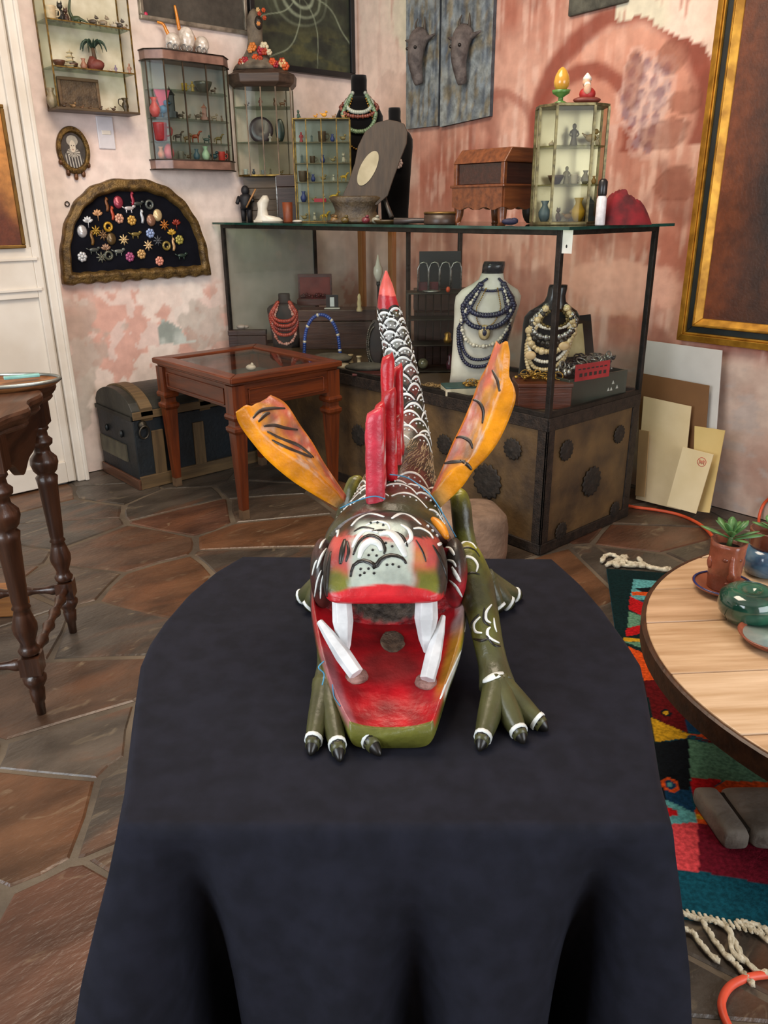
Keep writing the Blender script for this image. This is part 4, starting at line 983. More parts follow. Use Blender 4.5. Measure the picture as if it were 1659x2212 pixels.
# ================================================================== dice-patterned trunk and the glass display case on it
CX0, CX1, CY0, CY1 = 2.735, 3.47, 2.0, 4.60
CB, CT = .645, 1.415                                            # foot and top of the glass
iron = mat('2a241f', '15120f', rough=.5, metal=.5, scale=20, bump=.2); rust = mat('332820', '1b1511', rough=.6, metal=.3, scale=30, bump=.4)
hide = mat('6b5230', '33261a', rough=.6, scale=6, bump=.3, bscale=40, detail=8, lo=.3, hi=.75)
t = thing('leather_trunk', 'large worn leather trunk with dark round medallions under the glass case', 'trunk', (CX0, CY0, 0))
LX, LY = CX1 - CX0, CY1 - CY0
m = MB(); m.b2((.008, .008, .01), (LX - .008, LY - .008, CB - .012)); m.build('body', hide, t)
def strip(lo, hi): m = MB(); m.b2(lo, hi); m.build('edge_strip', rust, t, bevel=.003)
w = .055
strip((0, 0, 0), (.012, w, CB)); strip((0, 0, 0), (w, .012, CB)); strip((LX - w, 0, 0), (LX, .012, CB)); strip((0, LY - w, 0), (.012, LY, CB))
for z0, z1 in ((0, .05), (CB - .06, CB)):
    strip((-.002, .004, z0), (.010, LY, z1)); strip((.004, -.002, z0), (LX, .010, z1))
m = MB(); m.b2((0, 0, CB - .014), (LX, LY, CB)); m.build('lid', mat('4a3a26', '2e2317', rough=.6, scale=6), t, bevel=.003)
def medallion(c, r, axis):
    m = MB(); n = 48; rg = []
    for k, (q, h) in enumerate(((1.0, 0), (1.0, .002), (.86, .004), (.5, .003), (.22, .006), (.0, .006))):
        pts = []
        for i in range(n):
            a = 2 * PI * i / n; rr = r * q * (1 + (.09 * math.cos(a * 14) if q > .3 else 0))
            v = (rr * math.cos(a), rr * math.sin(a), h)
            pts.append(Vector((c[0] + v[0], c[1] - v[2], c[2] + v[1])) if axis == 'y' else Vector((c[0] - v[2], c[1] + v[0], c[2] + v[1])))
        rg.append(pts)
    m.loft(rg, True, True, True); m.build('medallion', mat('241b12', '110c06', rough=.75, scale=30, bump=.5, bscale=60), t)
for px, py, r in ((1224, 973, .048), (1338, 938, .044), (1278, 1040, .072), (1328, 1100, .040), (1212, 1147, .043)):
    p = ony(px, py, CY0); medallion((p.x - CX0, 0, p.z), r, 'y')
for px, py, r in ((1107, 970, .05), (1052, 1040, .085), (775, 940, .06), (960, 960, .05), (860, 985, .085)):
    p = onx(px, py, CX0); medallion((0, p.y - CY0, p.z), r, 'x')

# case: iron posts, glass panes, thick green-edged top
t = thing('glass_case', 'long glass display case with a dark metal frame standing on the leather trunk', 'display case', (CX0, CY0, CB))
HZ = CT - CB
def bar(lo, hi): m = MB(); m.b2(lo, hi); m.build('frame_bar', iron, t, bevel=.002)
b = .024
for x, y in ((0, 0), (LX - b, 0), (0, LY - b), (LX - b, LY - b)): bar((x, y, 0), (x + b, y + b, HZ))
for y in (onx(885, 560, CX1).y - CY0, onx(996, 560, CX1).y - CY0): bar((LX - b, y - .009, 0), (LX, y + .009, HZ))
for z in (0, HZ - .022):
    bar((0, b, z), (b, LY - b, z + .022)); bar((LX - b, b, z), (LX, LY - b, z + .022)); bar((b, 0, z), (LX - b, b, z + .022)); bar((b, LY - b, z), (LX - b, LY, z + .022))
gl = glass('fafbfa')
for lo, hi in (((.010, b, .02), (.014, LY - b, HZ - .02)), ((b, .010, .02), (LX - b, .014, HZ - .02)), ((LX - .014, b, .02), (LX - .010, LY - b, HZ - .02))):
    m = MB(); m.b2(lo, hi); m.build('glass_pane', gl, t)
m = MB(); m.b2((b, LY - .014, .02), (LX - b, LY - .010, HZ - .02)); tag(m.build('end_pane', glass('e8ece8', .6, .55, 'b5b1a6'), t), 'dusty grey end pane')
m = MB(); m.b2((-.035, -.06, HZ), (LX + .02, LY + .03, HZ + .012)); tp = m.build('glass_top', glass('dfeee6', .8), t)
m = MB()
for lo, hi in (((-.037, -.062, HZ), (-.035, LY + .03, HZ + .012)), ((-.035, -.062, HZ), (LX + .02, -.06, HZ + .012))): m.b2(lo, hi)
tag(m.build('glass_edge', mat('1e4a40', '0f2e28', rough=.15, spec=.6), tp), 'dark green cut edge of the glass')
TOPZ = CB + HZ + .0125
p = onx(1222, 522, CX0); m = MB(); m.b2((-.001, -.026, -.045), (.0, .026, .045))
lb = m.build('price_label', mat('d5d3cc', 'c2c0b8', rough=.6), loc=(CX0 + .009, p.y, p.z)); tag(lb, 'small white paper label stuck inside the case glass near the corner', 'label')
m = MB(); m.ell((-.0015, 0, -.018), (.0006, .004, .007)); m.build('dark_mark', mat('222222', rough=.6), lb)

# ---------------------------------------------------------------- things inside the case
CASE_Z = CB + .0005
def spotx(px, py, X): p = onx(px, py, X); return p, mpp(p)
def put(mb, name, m, label, cat, px, X, z=None, rz=PHI, group=None, bevel=0, py=760):
    p = onx(px, py, X); return tag(mb.build(name, m, loc=(p.x, p.y, CASE_Z if z is None else z), rz=rz, bevel=bevel), label, cat, group)
def putt(name, label, cat, px, X, z=None, rz=PHI, group=None, py=760):
    p = onx(px, py, X); return thing(name, label, cat, (p.x, p.y, CASE_Z if z is None else z), rz, group), mpp(p)
BUSTP = [(0, .37, .10), (.10, .375, .12), (.35, .42, .15), (.55, .46, .18), (.66, .49, .19), (.73, .49, .185), (.78, .42, .17), (.82, .29, .15), (.86, .19, .14), (.91, .16, .135), (.97, .165, .14), (1.0, .155, .13)]
BSH = 0.0                                                        # sideways lean of the bust per metre of height
def bust(t, s, H, W_, neckc, bodym, neckm=None):
    """display bust: flat tapering chest rising to sloped shoulders and a neck"""
    rg = []; prof = BUSTP
    for z, hw, dp in prof:
        rg.append([Vector((BSH * z * H + hw * W_ * math.copysign(abs(math.cos(a)) ** .75, math.cos(a)), dp * W_ * math.sin(a) + .10 * W_ * z, z * H)) for a in [2 * PI * k / 28 for k in range(28)]])
    k = next(i for i, p in enumerate(prof) if p[0] >= neckc)
    m = MB(); m.loft(rg[:k + 1], True, True, True); m.build('chest', bodym, t)
    m = MB(); m.loft(rg[k:], True, True, True); m.build('neck', neckm or bodym, t)
def bust_front(H, W_, x, z):                                     # y of the chest surface in front
    prof = BUSTP
    k = max(0, min(.999, z / H)); i = max(j for j in range(len(prof) - 1) if prof[j][0] <= k); u = (k - prof[i][0]) / (prof[i + 1][0] - prof[i][0])
    hw = (prof[i][1] + (prof[i + 1][1] - prof[i][1]) * u) * W_; dp = (prof[i][2] + (prof[i + 1][2] - prof[i][2]) * u) * W_
    q = max(0, 1 - abs(x / hw) ** 2.6) ** .5 if abs(x) < hw else 0
    return -dp * q + .10 * W_ * k
def beads(pts, sizes, n, mb=None, seg=8, rings=6):
    mb = mb or MB(); P_ = resample(pts, n)
    for i, p in enumerate(P_): mb.ell(p, sizes[i % len(sizes)], seg, rings)
    return mb
def hang(H, W_, half, top, drop, off, cx=0, n=40):               # necklace curve hanging on a bust
    pts = []
    for i in range(n):
        u = -1 + 2 * i / (n - 1); x = cx + half * math.sin(u * PI / 2) * (1 - .15 * abs(u)); z = H * top - drop * (1 - abs(u) ** 2.3)
        x *= 1 if abs(u) < .75 else 1 - .55 * (abs(u) - .75) / .25
        pts.append(Vector((x + BSH * z, bust_front(H, W_, x, z) - off, z)))
    return pts
def necklace(root, H, W_, specs, name='necklace', group=None):
    for half, top, drop, off, size, n, m, label in specs:
        mb = beads(hang(H, W_, half, top, drop, off), size, n)
        tag(mb.build(name, m, loc=root.location, rz=root.rotation_euler[2]), label, 'necklace', group)
pear = dict(rough=.25, coat=.3)
navy = mat('1c2246', '0f1428', scale=60, **pear); pearl = mat('d9d2c4', 'b0a894', scale=80, **pear); gold = mat('b08a3c', '6d5020', rough=.35, metal=.8, scale=60); silver = mat('a8a8a4', '5e5e5c', rough=.3, metal=.8, scale=60)
coral = mat('b5402c', '86281c', scale=80, **pear); creamb = mat('c9b48a', '9a8458', scale=60, **pear)
# white bust with blue necklaces
BSH = .15
r_, s_ = putt('display_bust', 'white display bust with a black neck hung with dark blue necklaces', 'bust', 1022, 3.02, py=815)
H = 268 * s_ * .95; Wb = 140 * s_
bust(r_, s_, H, Wb, .90, mat('d6d2c6', 'bdb8aa', rough=.6), mat('23262c', '121418', rough=.2))
necklace(r_, H, Wb, ((.24 * Wb, .87, .09 * H, .008, [.007], 30, navy, 'short dark bead choker high on the white bust'), (.47 * Wb, .83, .34 * H, .018, [.013], 44, navy, 'second thick dark blue strand over the shoulders of the white bust'), (.42 * Wb, .83, .24 * H, .012, [.014], 38, navy, 'thick dark blue bead strand at the throat of the white bust'), (.47 * Wb, .79, .62 * H, .010, [.010], 74, navy, 'long dark blue bead strand, outermost on the white bust'), (.44 * Wb, .79, .56 * H, .014, [.009], 72, navy, 'long dark blue strand just inside the outermost on the white bust'), (.46 * Wb, .80, .46 * H, .016, [.007, .007, .011], 46, pearl, 'white pearl strand spaced with blue on the white bust'), (.22 * Wb, .80, .30 * H, .014, [.004], 50, gold, 'thin gold chain on the white bust')))
m = MB(); m.lathe([(0, 0), (.022, .0), (.03, .004), (.022, .008), (0, .010)], 20, R=Matrix.Rotation(PI / 2, 3, 'X'), sy=1.3); m.v = [v + Vector((BSH * .455 * H, bust_front(H, Wb, 0, .46 * H) - .020, .455 * H)) for v in m.v]
pd = thing('pendant', 'oval blue stone pendant in a beaded setting on the white bust', 'pendant', r_.location, PHI); m.build('setting', creamb, pd)
m = MB(); m.ell((BSH * .455 * H, bust_front(H, Wb, 0, .46 * H) - .030, .455 * H), (.011, .005, .016)); m.build('stone', navy, pd)
# black bust with cream necklaces
r_, s_ = putt('display_bust', 'black display bust layered with cream and brass necklaces near the case corner', 'bust', 1160, 2.98, py=800)
H = 255 * s_ * .95; Wb = 120 * s_; velvet = mat('0c0c0e', '060607', rough=.95, spec=.1, sheen=.2)
bust(r_, s_, H, Wb, .78, velvet, mat('15181c', '0a0c0e', rough=.25))
necklace(r_, H, Wb, ((.47 * Wb, .80, .58 * H, .010, [.010], 56, creamb, 'longest cream bead strand on the black bust'), (.47 * Wb, .80, .51 * H, .012, [.010], 52, creamb, 'second cream bead strand from below on the black bust'), (.47 * Wb, .80, .44 * H, .014, [.009], 54, pearl, 'third bead strand from below on the black bust'), (.49 * Wb, .81, .36 * H, .018, [.018, .013, .015], 28, creamb, 'chunky cream stone necklace across the black bust'), (.48 * Wb, .83, .26 * H, .018, [.014, .010], 32, silver, 'grey metal bead necklace high on the black bust'), (.42 * Wb, .83, .18 * H, .016, [.009], 36, pearl, 'white choker strands at the neck of the black bust'), (.30 * Wb, .79, .13 * H, .02, [.008, .005], 26, mat('6d5a26', '3b3016', rough=.4, metal=.5), 'olive brass beads under the choker on the black bust'), (.47 * Wb, .80, .28 * H, .018, [.012, .016, .009], 22, mat('3c3832', '1c1a16', rough=.3, metal=.4), 'dark metal collar necklace over the shoulder of the black bust')))
m = MB()
for x, z in ((.25, .50), (-.30, .42)): m.ell((x * Wb + BSH * z * H, bust_front(H, Wb, x * Wb, z * H) - .036, z * H), (.026, .008, .020), 14, 8)
tag(m.build('shell_pendants', mat('c7ab80', 'a08458', rough=.4), loc=r_.location, rz=PHI), 'two flat shell discs on the cream necklaces of the black bust', 'pendant')
# coral bust at the far left
BSH = 0.0
r_, s_ = putt('display_bust', 'small dark bust draped with coral necklaces at the far left of the case', 'bust', 618, 3.02, py=740)
H = 118 * s_ * .95; Wb = 76 * s_; bust(r_, s_, H, Wb, .82, mat('2a2422', '151110', rough=.7))
necklace(r_, H, Wb, ((.46 * Wb, .84, .42 * H, .014, [.013], 36, coral, 'thick coral strand on the small bust'), (.42 * Wb, .85, .34 * H, .016, [.012], 34, coral, 'second coral strand on the small bust'), (.48 * Wb, .83, .58 * H, .014, [.012], 42, coral, 'long coral strand on the small bust'), (.42 * Wb, .80, .72 * H, .010, [.008, .008, .012], 40, mat('d0a79a', 'a8503c', rough=.35), 'pink and white bead strand hanging lowest on the small bust'), (.50 * Wb, .84, .50 * H, .010, [.012], 44, mat('8e2a22', '5d1812', rough=.35), 'dark red strand on the shoulder of the small bust')))
# blue bead collar standing in an arch
r_, s_ = putt('bead_collar', 'blue beaded necklace standing in an arch in the case', 'necklace', 695, 2.95, py=735)
arch = [Vector((38 * s_ * math.cos(a), 0, 12 * s_ + 80 * s_ * math.sin(a) ** .8 if a > 0 else 0)) for a in [PI * k / 40 for k in range(1, 40)]]
arch = [Vector((40 * s_, 0, .006))] + arch + [Vector((-40 * s_, 0, .006))]
m = MB(); P_ = resample(arch, 46)
beadm = [mat('1f4a9c', '12306b', **pear), pearl]
ma, mb_ = MB(), MB()
for i, p in enumerate(P_): (mb_ if i % 7 == 3 else ma).ell(p, .0115, 8, 6)
ma.build('blue_beads', beadm[0], r_); mb_.build('white_beads', beadm[1], r_)
# left half: boxes and small things
def woodbox(name, label, px, py, X, wpx, hpx, dep, c, rz=PHI, z=None, lidline=True, cat='box'):
    r, s = putt(name, label, cat, px, X, z, rz, py=py); w, h = wpx * s, hpx * s * .94
    m = MB(); m.b2((-w / 2, 0, 0), (w / 2, dep, h * .7)); m.build('base', c, r, bevel=.003)
    m = MB(); m.b2((-w / 2 - .003, -.003, h * .72), (w / 2 + .003, dep + .003, h)); m.build('lid', c, r, bevel=.004)
    return r, s, h
dwood = wood('3c241a', '22130d', rough=.45); mwood = wood('54281c', '331610', rough=.4)
woodbox('wooden_box', 'small dark box at the far left end of the case', 535, 745, 2.80, 80, 42, .06, dwood)
m = MB(); m.ell((0, 0, .014), (.03, .02, .014)); m.ell((.03, .01, .012), (.02, .016, .012)); put(m, 'seashell', mat('b9ada2', '8a7e74', rough=.5), 'pale shells lying on the small dark box at the left end', 'shell', 522, 2.815, z=CASE_Z + 42 * mpp(onx(535, 745, 2.80)) * .94 + .001, py=720)
woodbox('wooden_chest', 'wide brown wooden chest behind the blue bead necklace', 730, 740, 3.22, 165, 88, .18, wood('4a2d1f', '2d1910', rough=.45))
zt = CASE_Z + 88 * mpp(onx(730, 740, 3.22)) * .94 + .002
r_, s_ = putt('jewel_box', 'open red-lined jewel box standing on the brown chest', 'jewelry box', 678, 3.26, zt, py=640)
w = 74 * s_
for nm, lo, hi, mm in (('base', (-w / 2, 0, 0), (w / 2, .12, .04), mwood), ('lining', (-w / 2 + .008, .008, .04), (w / 2 - .008, .112, .044), mat('6d1520', '430a12', rough=.8)), ('lid', (-w / 2, .12, .03), (w / 2, .135, .04 + 62 * s_ * .8), mwood), ('lid_lining', (-w / 2 + .012, .117, .055), (w / 2 - .012, .121, .03 + 58 * s_ * .8), mat('7a3a34', '57231f', rough=.7))):
    m = MB(); m.b2(lo, hi); m.build(nm, mm, r_, bevel=.002)
m = MB()
for k in range(26): m.ell((-w / 2 + .02 + (w - .04) * random.random(), .02 + .07 * random.random(), .05 + .018 * random.random()), .010, 8, 6)
tag(m.build('bead_heap', mat('5a0f18', '320810', rough=.25, coat=.3), loc=r_.location, rz=PHI), 'heap of dark red beads in the open jewel box', 'beads', kind='stuff')
r_, s_ = putt('photo_holder', 'small black frame holding a white card on the brown chest', 'frame', 717, 3.24, zt, py=640)
for nm, lo, hi, mm in (('frame', (-.040, 0, 0), (.040, .012, .085), mat('16161a', '0b0b0d', rough=.4)), ('card', (-.014, -.002, .012), (.014, .0, .07), mat('cfd2d2', 'b9bdbd')), ('foot', (-.05, -.03, 0), (.05, .0, .006), mat('c9c5ba', 'a8a498'))):
    m = MB(); m.b2(lo, hi); m.build(nm, mm, r_, bevel=.001)
m = MB(); m.lathe([(.018, 0), (.02, .01), (.012, .03), (.015, .05), (.010, .075), (.012, .09), (.006, .105), (0, .11)], 14); put(m, 'small_statuette', mat('d6c396', 'ad9a6c', rough=.5), 'cream statuette standing at the right end of the brown chest', 'figurine', 776, 3.26, z=zt, py=645)
r_, s_ = putt('bulb_lamp', 'small lamp with a white bulb inside the case', 'lamp', 818, 3.36, py=700)
m = MB(); m.lathe([(.04, 0), (.04, .01), (.008, .02), (.007, .40), (.012, .41), (.012, .43)], 14); m.build('stand', mat('1a1a1c', '0c0c0d', rough=.4), r_)
m = MB(); m.lathe([(.010, .43), (.02, .45), (.03, .48), (.028, .51), (.016, .53), (.010, .56), (.004, .585), (0, .59)], 16); m.build('bulb', mat('d6d0bf', 'bdb7a6', rough=.2), r_)
r_, s_ = putt('hand_mirror', 'dark oval beaded hair ornament leaning behind the tail', 'ornament', 810, 2.92, py=742)
m = MB(); m.ell((0, .02, .14), (.045, .014, .14), 20, 14); m.build('oval', mat('2c211c', '161010', rough=.6), r_)
m = MB()
for k in range(34):
    a = PI * (.55 + .9 * k / 33)
    for q in (.8, 1.0): m.ell((.045 * q * math.cos(a), .0 + .004, .14 + .14 * q * math.sin(a) * .9), .0065, 6, 4)
tag(m.build('bead_trim', mat('5c574e', '2f2b26', rough=.3, metal=.5), r_), kind='stuff')
m = MB(); m.ell((0, 0, .030), (.13, .07, .030), 18, 8); put(m, 'grey_cushion', mat('5e574b', '403a31', rough=.9, bump=.4, scale=12), 'low grey cushion lying in front of the brown chest', 'cushion', 715, 2.88, py=772)
m = MB(); m.ell((0, 0, .026), (.12, .05, .026), 18, 8); put(m, 'grey_cushion', mat('4e4a40', '35322b', rough=.9, bump=.4, scale=12), 'dark flattened cushion beside the lamp in the case', 'cushion', 790, 2.86, py=785)
for k, (px, c, lab) in enumerate(((757, 'a8916a', 'short tan spool left of the two by the flattened cushion'), (775, 'c2b08c', 'pale spool right of the two by the flattened cushion'))):
    m = MB(); m.lathe([(.016, 0), (.016, .006), (.011, .008), (.011, .04), (.016, .043), (.016, .05)], 14); put(m, 'spool', mat(c, rough=.6), lab, 'spool', px, 2.97, py=745)
m = MB(); m.b2((-.10, 0, 0), (.10, .09, .012)); put(m, 'red_tray', mat('4f1a16', '33100d', rough=.4), 'flat dark red tray at the front of the case behind the fins', 'tray', 800, 2.79, py=802, bevel=.003)
m = MB(); m.lathe([(.03, 0), (.034, .02), (.03, .035), (.0, .035)], 16); put(m, 'pale_jar', mat('a89c86', '85795f', rough=.5), 'low pale jar at the front of the case beside the display table', 'jar', 742, 2.80, py=800)
# small metal rack
r_, s_ = putt('metal_rack', 'dark metal rack with three shelves beside the white bust', 'rack', 938, 3.1, py=820)
w, h, d = 116 * s_, 178 * s_ * .94, .16; dm = mat('3a352c', '211d17', rough=.45, metal=.6)
for x in (-w / 2, w / 2):
    for y in (0, d): m = MB(); m.box((x, y, h / 2), (.010, .010, h)); m.build('post', dm, r_)
for z in (.012, h * .36, h * .68, h): m = MB(); m.b2((-w / 2, 0, z - .008), (w / 2, d, z)); m.build('shelf', dm, r_, bevel=.002)
for k in range(7):
    x = -w / 2 + w * (k + .5) / 7; m = MB(); m.tube([(x, d, .02), (x, d, h - .02)], .003, 6); m.build('back_rod', dm, r_)
def rack_item(name, mb, m, label, cat, x, z, y=.06):
    q = Matrix.Rotation(PHI, 3, 'Z') @ Vector((x, y, z)); return tag(mb.build(name, m, loc=r_.location + q, rz=PHI), label, cat)
m = MB(); m.lathe([(.02, 0), (.024, .02), (.016, .035), (.02, .05), (.008, .06), (0, .062)], 14); rack_item('brass_bell', m, gold, 'small brass bell on the middle shelf of the metal rack', 'bell', w * .25, h * .36 + .001)
m = MB(); m.lathe([(.018, 0), (.02, .03), (.01, .05), (.013, .07), (0, .085)], 12); rack_item('small_vase', m, mat('5a3038', '381a20', rough=.3), 'small purple vase on the bottom shelf of the metal rack', 'vase', w * .3, .013)
m = MB(); m.ell((0, 0, .03), .03, 14, 10); rack_item('glass_ball', m, mat('6b6a52', '3c3b2c', rough=.15), 'glass ball on the bottom shelf of the metal rack', 'ball', -w * .2, .013)
m = MB(); m.lathe([(.045, 0), (.05, .006), (.02, .010), (0, .012)], 20); rack_item('silver_dish', m, silver, 'silver dish on top of the metal rack', 'dish', -.02, h + .001, .05)
m = MB(); m.ell((0, 0, .01), (.012, .012, .016), 8, 6); rack_item('coral_bead', m, mat('c9481f', rough=.4), 'orange bead on top of the metal rack', 'bead', .07, h + .003, .04)
m = MB(); m.b2((-.085, 0, 0), (.03, .012, .045)); rack_item('red_case', m, mat('5a0f18', '360810', rough=.6), 'flat dark red case standing on top of the metal rack', 'case', 0, h + .001, .12)
q = thing('wire_stand', 'silver wire stand with a row of arches on top of the metal rack', 'stand', r_.location + Matrix.Rotation(PHI, 3, 'Z') @ Vector((0, .10, h)), PHI)
for k in range(4):
    x = -.09 + k * .06; m = MB(); m.tube([(x, 0, 0), (x, 0, .12), (x + .012, 0, .145), (x + .03, 0, .15), (x + .046, 0, .145), (x + .055, 0, .12), (x + .055, 0, 0)], .004, 6); m.build('wire_arch', silver, q)
m = MB(); m.b2((-.115, .0, 0), (.115, .015, .20)); p_ = onx(950, 600, 3.28); tag(m.build('black_panel', mat('101418', '080a0c', rough=.5), loc=(p_.x, p_.y, CASE_Z + h + .0), rz=PHI), 'square black panel standing behind the wire stand', 'panel')
bpz = CASE_Z + h
woodbox('wooden_box', 'tall narrow box behind the metal rack carrying the black panel', 950, 790, 3.30, 110, int(h / mpp(onx(950, 790, 3.30)) / .94) - 1, .10, dwood)
# books and jewels in front
for k, (c, hh, lab) in enumerate((('c2b79c', .034, 'thick cream-paged book lying in front of the white bust'), ('2d4a48', .008, 'thin green cover lying on the cream-paged book'))):
    z = CASE_Z + (.0345 if k else 0)
    p_ = onx(1000, 858, 2.80); m = MB(); m.b2((-.085, 0, 0), (.085, .12, hh)); tag(m.build('book', mat(c, rough=.7), loc=(p_.x, p_.y, z), rz=PHI + .15, bevel=.002), lab, 'book')
def pile(name, label, cat, px, py, X, m, n, rx, ry, r0, z=None, rings=True):
    p_ = onx(px, py, X); mb = MB(); rd = random.Random(px)
    for k in range(n):
        a, q = rd.uniform(0, 2 * PI), rd.random() ** .5; x, y = rx * q * math.cos(a), ry * q * math.sin(a); h = r0 * (1 + 1.6 * (1 - q) * rd.random())
        if rings and k % 2:
            R = Matrix.Rotation(rd.uniform(-.9, .9), 3, 'X') @ Matrix.Rotation(rd.uniform(0, 3), 3, 'Z'); rr = r0 * rd.uniform(1.2, 2.2)
            mb.tube([Vector((x, y, h + r0 * .6)) + R @ Vector((rr * math.cos(b), rr * math.sin(b), 0)) for b in [2 * PI * i / 12 for i in range(12)]], r0 * .28, 5, closed=True)
        else: mb.ell((x, y, h), (r0, r0, r0 * .8), 7, 5)
    return tag(mb.build(name, m, loc=(p_.x, p_.y, (CASE_Z if z is None else z)), rz=PHI), label, cat, kind='stuff')
pile('gold_jewelry', 'tangle of gold jewelry on the green book', 'jewelry', 1018, 830, 2.84, gold, 26, .05, .03, .009, CASE_Z + .044)
pile('coral_pieces', 'loose coral pieces behind the cream book', 'coral', 972, 826, 2.90, mat('b0573c', '7d3524', rough=.5), 22, .05, .02, .009, rings=False)
pile('bead_coil', 'coil of tan beads at the front of the case', 'beads', 938, 838, 2.82, mat('9a7a48', '6d5228', rough=.4), 30, .07, .025, .008)
p_ = onx(1172, 880, 2.82)
r_ = thing('wooden_box', 'reddish wooden box at the front corner of the case with gold trinkets on it', 'box', (p_.x + .03, p_.y + .01, CASE_Z), PHI)
m = MB(); m.b2((-.12, .01, 0), (.12, .17, .10)); m.build('body', wood('5a2a18', '37170c', rough=.35), r_, bevel=.004); m = MB(); m.b2((-.125, .005, .10), (.125, .175, .118)); m.build('lid', wood('62301c', '3d1a0e', rough=.35), r_, bevel=.004)
pile('gold_trinkets', 'gold trinkets heaped on the reddish wooden box', 'jewelry', 1160, 826, 2.90, gold, 34, .10, .05, .011, CASE_Z + .119)
# green box with an open lid full of silver jewelry
p_ = ony(1285, 850, 2.10)
r_ = thing('metal_box', 'open dark green box crammed with silver jewelry at the right end of the case', 'box', (3.16, 2.135, CASE_Z), -.12)
gm = mat('2c3a33', '1a241f', rough=.35, coat=.2, scale=5)
for lo, hi in (((-.20, -.10, 0), (.20, .10, .01)), ((-.20, -.10, .01), (.20, -.09, .13)), ((-.20, .09, .01), (.20, .10, .13)), ((-.20, -.09, .01), (-.19, .09, .13)), ((.19, -.09, .01), (.20, .09, .13))): m = MB(); m.b2(lo, hi); m.build('side_panel', gm, r_, bevel=.002)
R = Matrix.Translation((0, .10, .13)) @ Matrix.Rotation(-.22, 4, 'X')
m = MB(R); m.b2((-.20, 0, 0), (.20, .02, .24)); ld = m.build('lid', mat('121619', '090b0d', rough=.4), r_, bevel=.003)
m = MB(R); m.b2((-.13, -.004, .05), (.13, 0, .20)); tag(m.build('lid_lining', mat('c6b88e', 'a59567', rough=.6), ld), 'cream lining of the open lid')
rd = random.Random(3)
for nm, mm, n in (('silver_jewelry', silver, 70), ('dark_jewelry', mat('35353a', '17171a', rough=.25, metal=.6), 40)):
    mb = MB()
    for k in range(n):
        x, y = rd.uniform(-.17, .17), rd.uniform(-.07, .07); z = .13 + .05 * rd.random() * (1 + x * 1.5)
        if k % 2: mb.ell((x, y, z), rd.uniform(.008, .015), 7, 5)
        else:
            R2 = Matrix.Rotation(rd.uniform(0, 3), 3, 'X') @ Matrix.Rotation(rd.uniform(0, 3), 3, 'Z'); q = rd.uniform(.015, .028)
            mb.tube([Vector((x, y, z + .008)) + R2 @ Vector((q * math.cos(b), q * math.sin(b), 0)) for b in [2 * PI * i / 14 for i in range(14)]], .004, 5, closed=True)
    tag(mb.build(nm, mm, loc=r_.location, rz=r_.rotation_euler[2]), ('heap of silver bangles and chains in the green box' if nm[0] == 's' else 'dark gunmetal beads mixed into the green box'), 'jewelry', kind='stuff')
q = r_.location + Matrix.Rotation(-.15, 3, 'Z') @ Vector((-.06, -.085, .12))
rt = thing('red_tag', 'red cardboard tag with black motifs hanging over the green box', 'tag', q, -.15)
m = MB(); m.b2((-.11, -.030, 0), (.11, -.026, .075)); m.build('card', mat('b01e28', '8c141c', rough=.6), rt)
for k in range(6): m = MB(); m.b2((-.085 + k * .031, -.0315, .018), (-.068 + k * .031, -.0302, .034)); m.build('motif', mat('1c1012', rough=.6), rt)
for k in range(7): m = MB(); m.b2((-.095 + k * .028, -.0315, .05), (-.078 + k * .028, -.0302, .056)); m.build('motif', mat('1c1012', rough=.6), rt)
for k, (x, z) in enumerate(((.10, .075), (.07, .045), (.13, .05), (.09, .045))):
    m = MB(); v = r_.location + Matrix.Rotation(-.15, 3, 'Z') @ Vector((x, -.104, z)); m.prism([(-.008, 0), (.008, 0), (.0, .016)], -.002, .0, 'y'); o_ = m.build('mark', mat('c9ccc4', rough=.5), r_); o_.location = (x, -.1005, z)
# two planks leaning behind the case
for px, lab in ((782, 'upright orange plank behind the case, left of the two'), (847, 'upright orange plank behind the case, right of the two')):
    p_ = onx(px, 560, W1 - .16); m = MB(); m.b2((-.02, -.022, 0), (.02, .022, 1.36)); tag(m.build('plank', wood('b5763a', '8a5526', rough=.5, axis='z'), loc=(W1 - .16, p_.y, 0), bevel=.003), lab, 'plank')

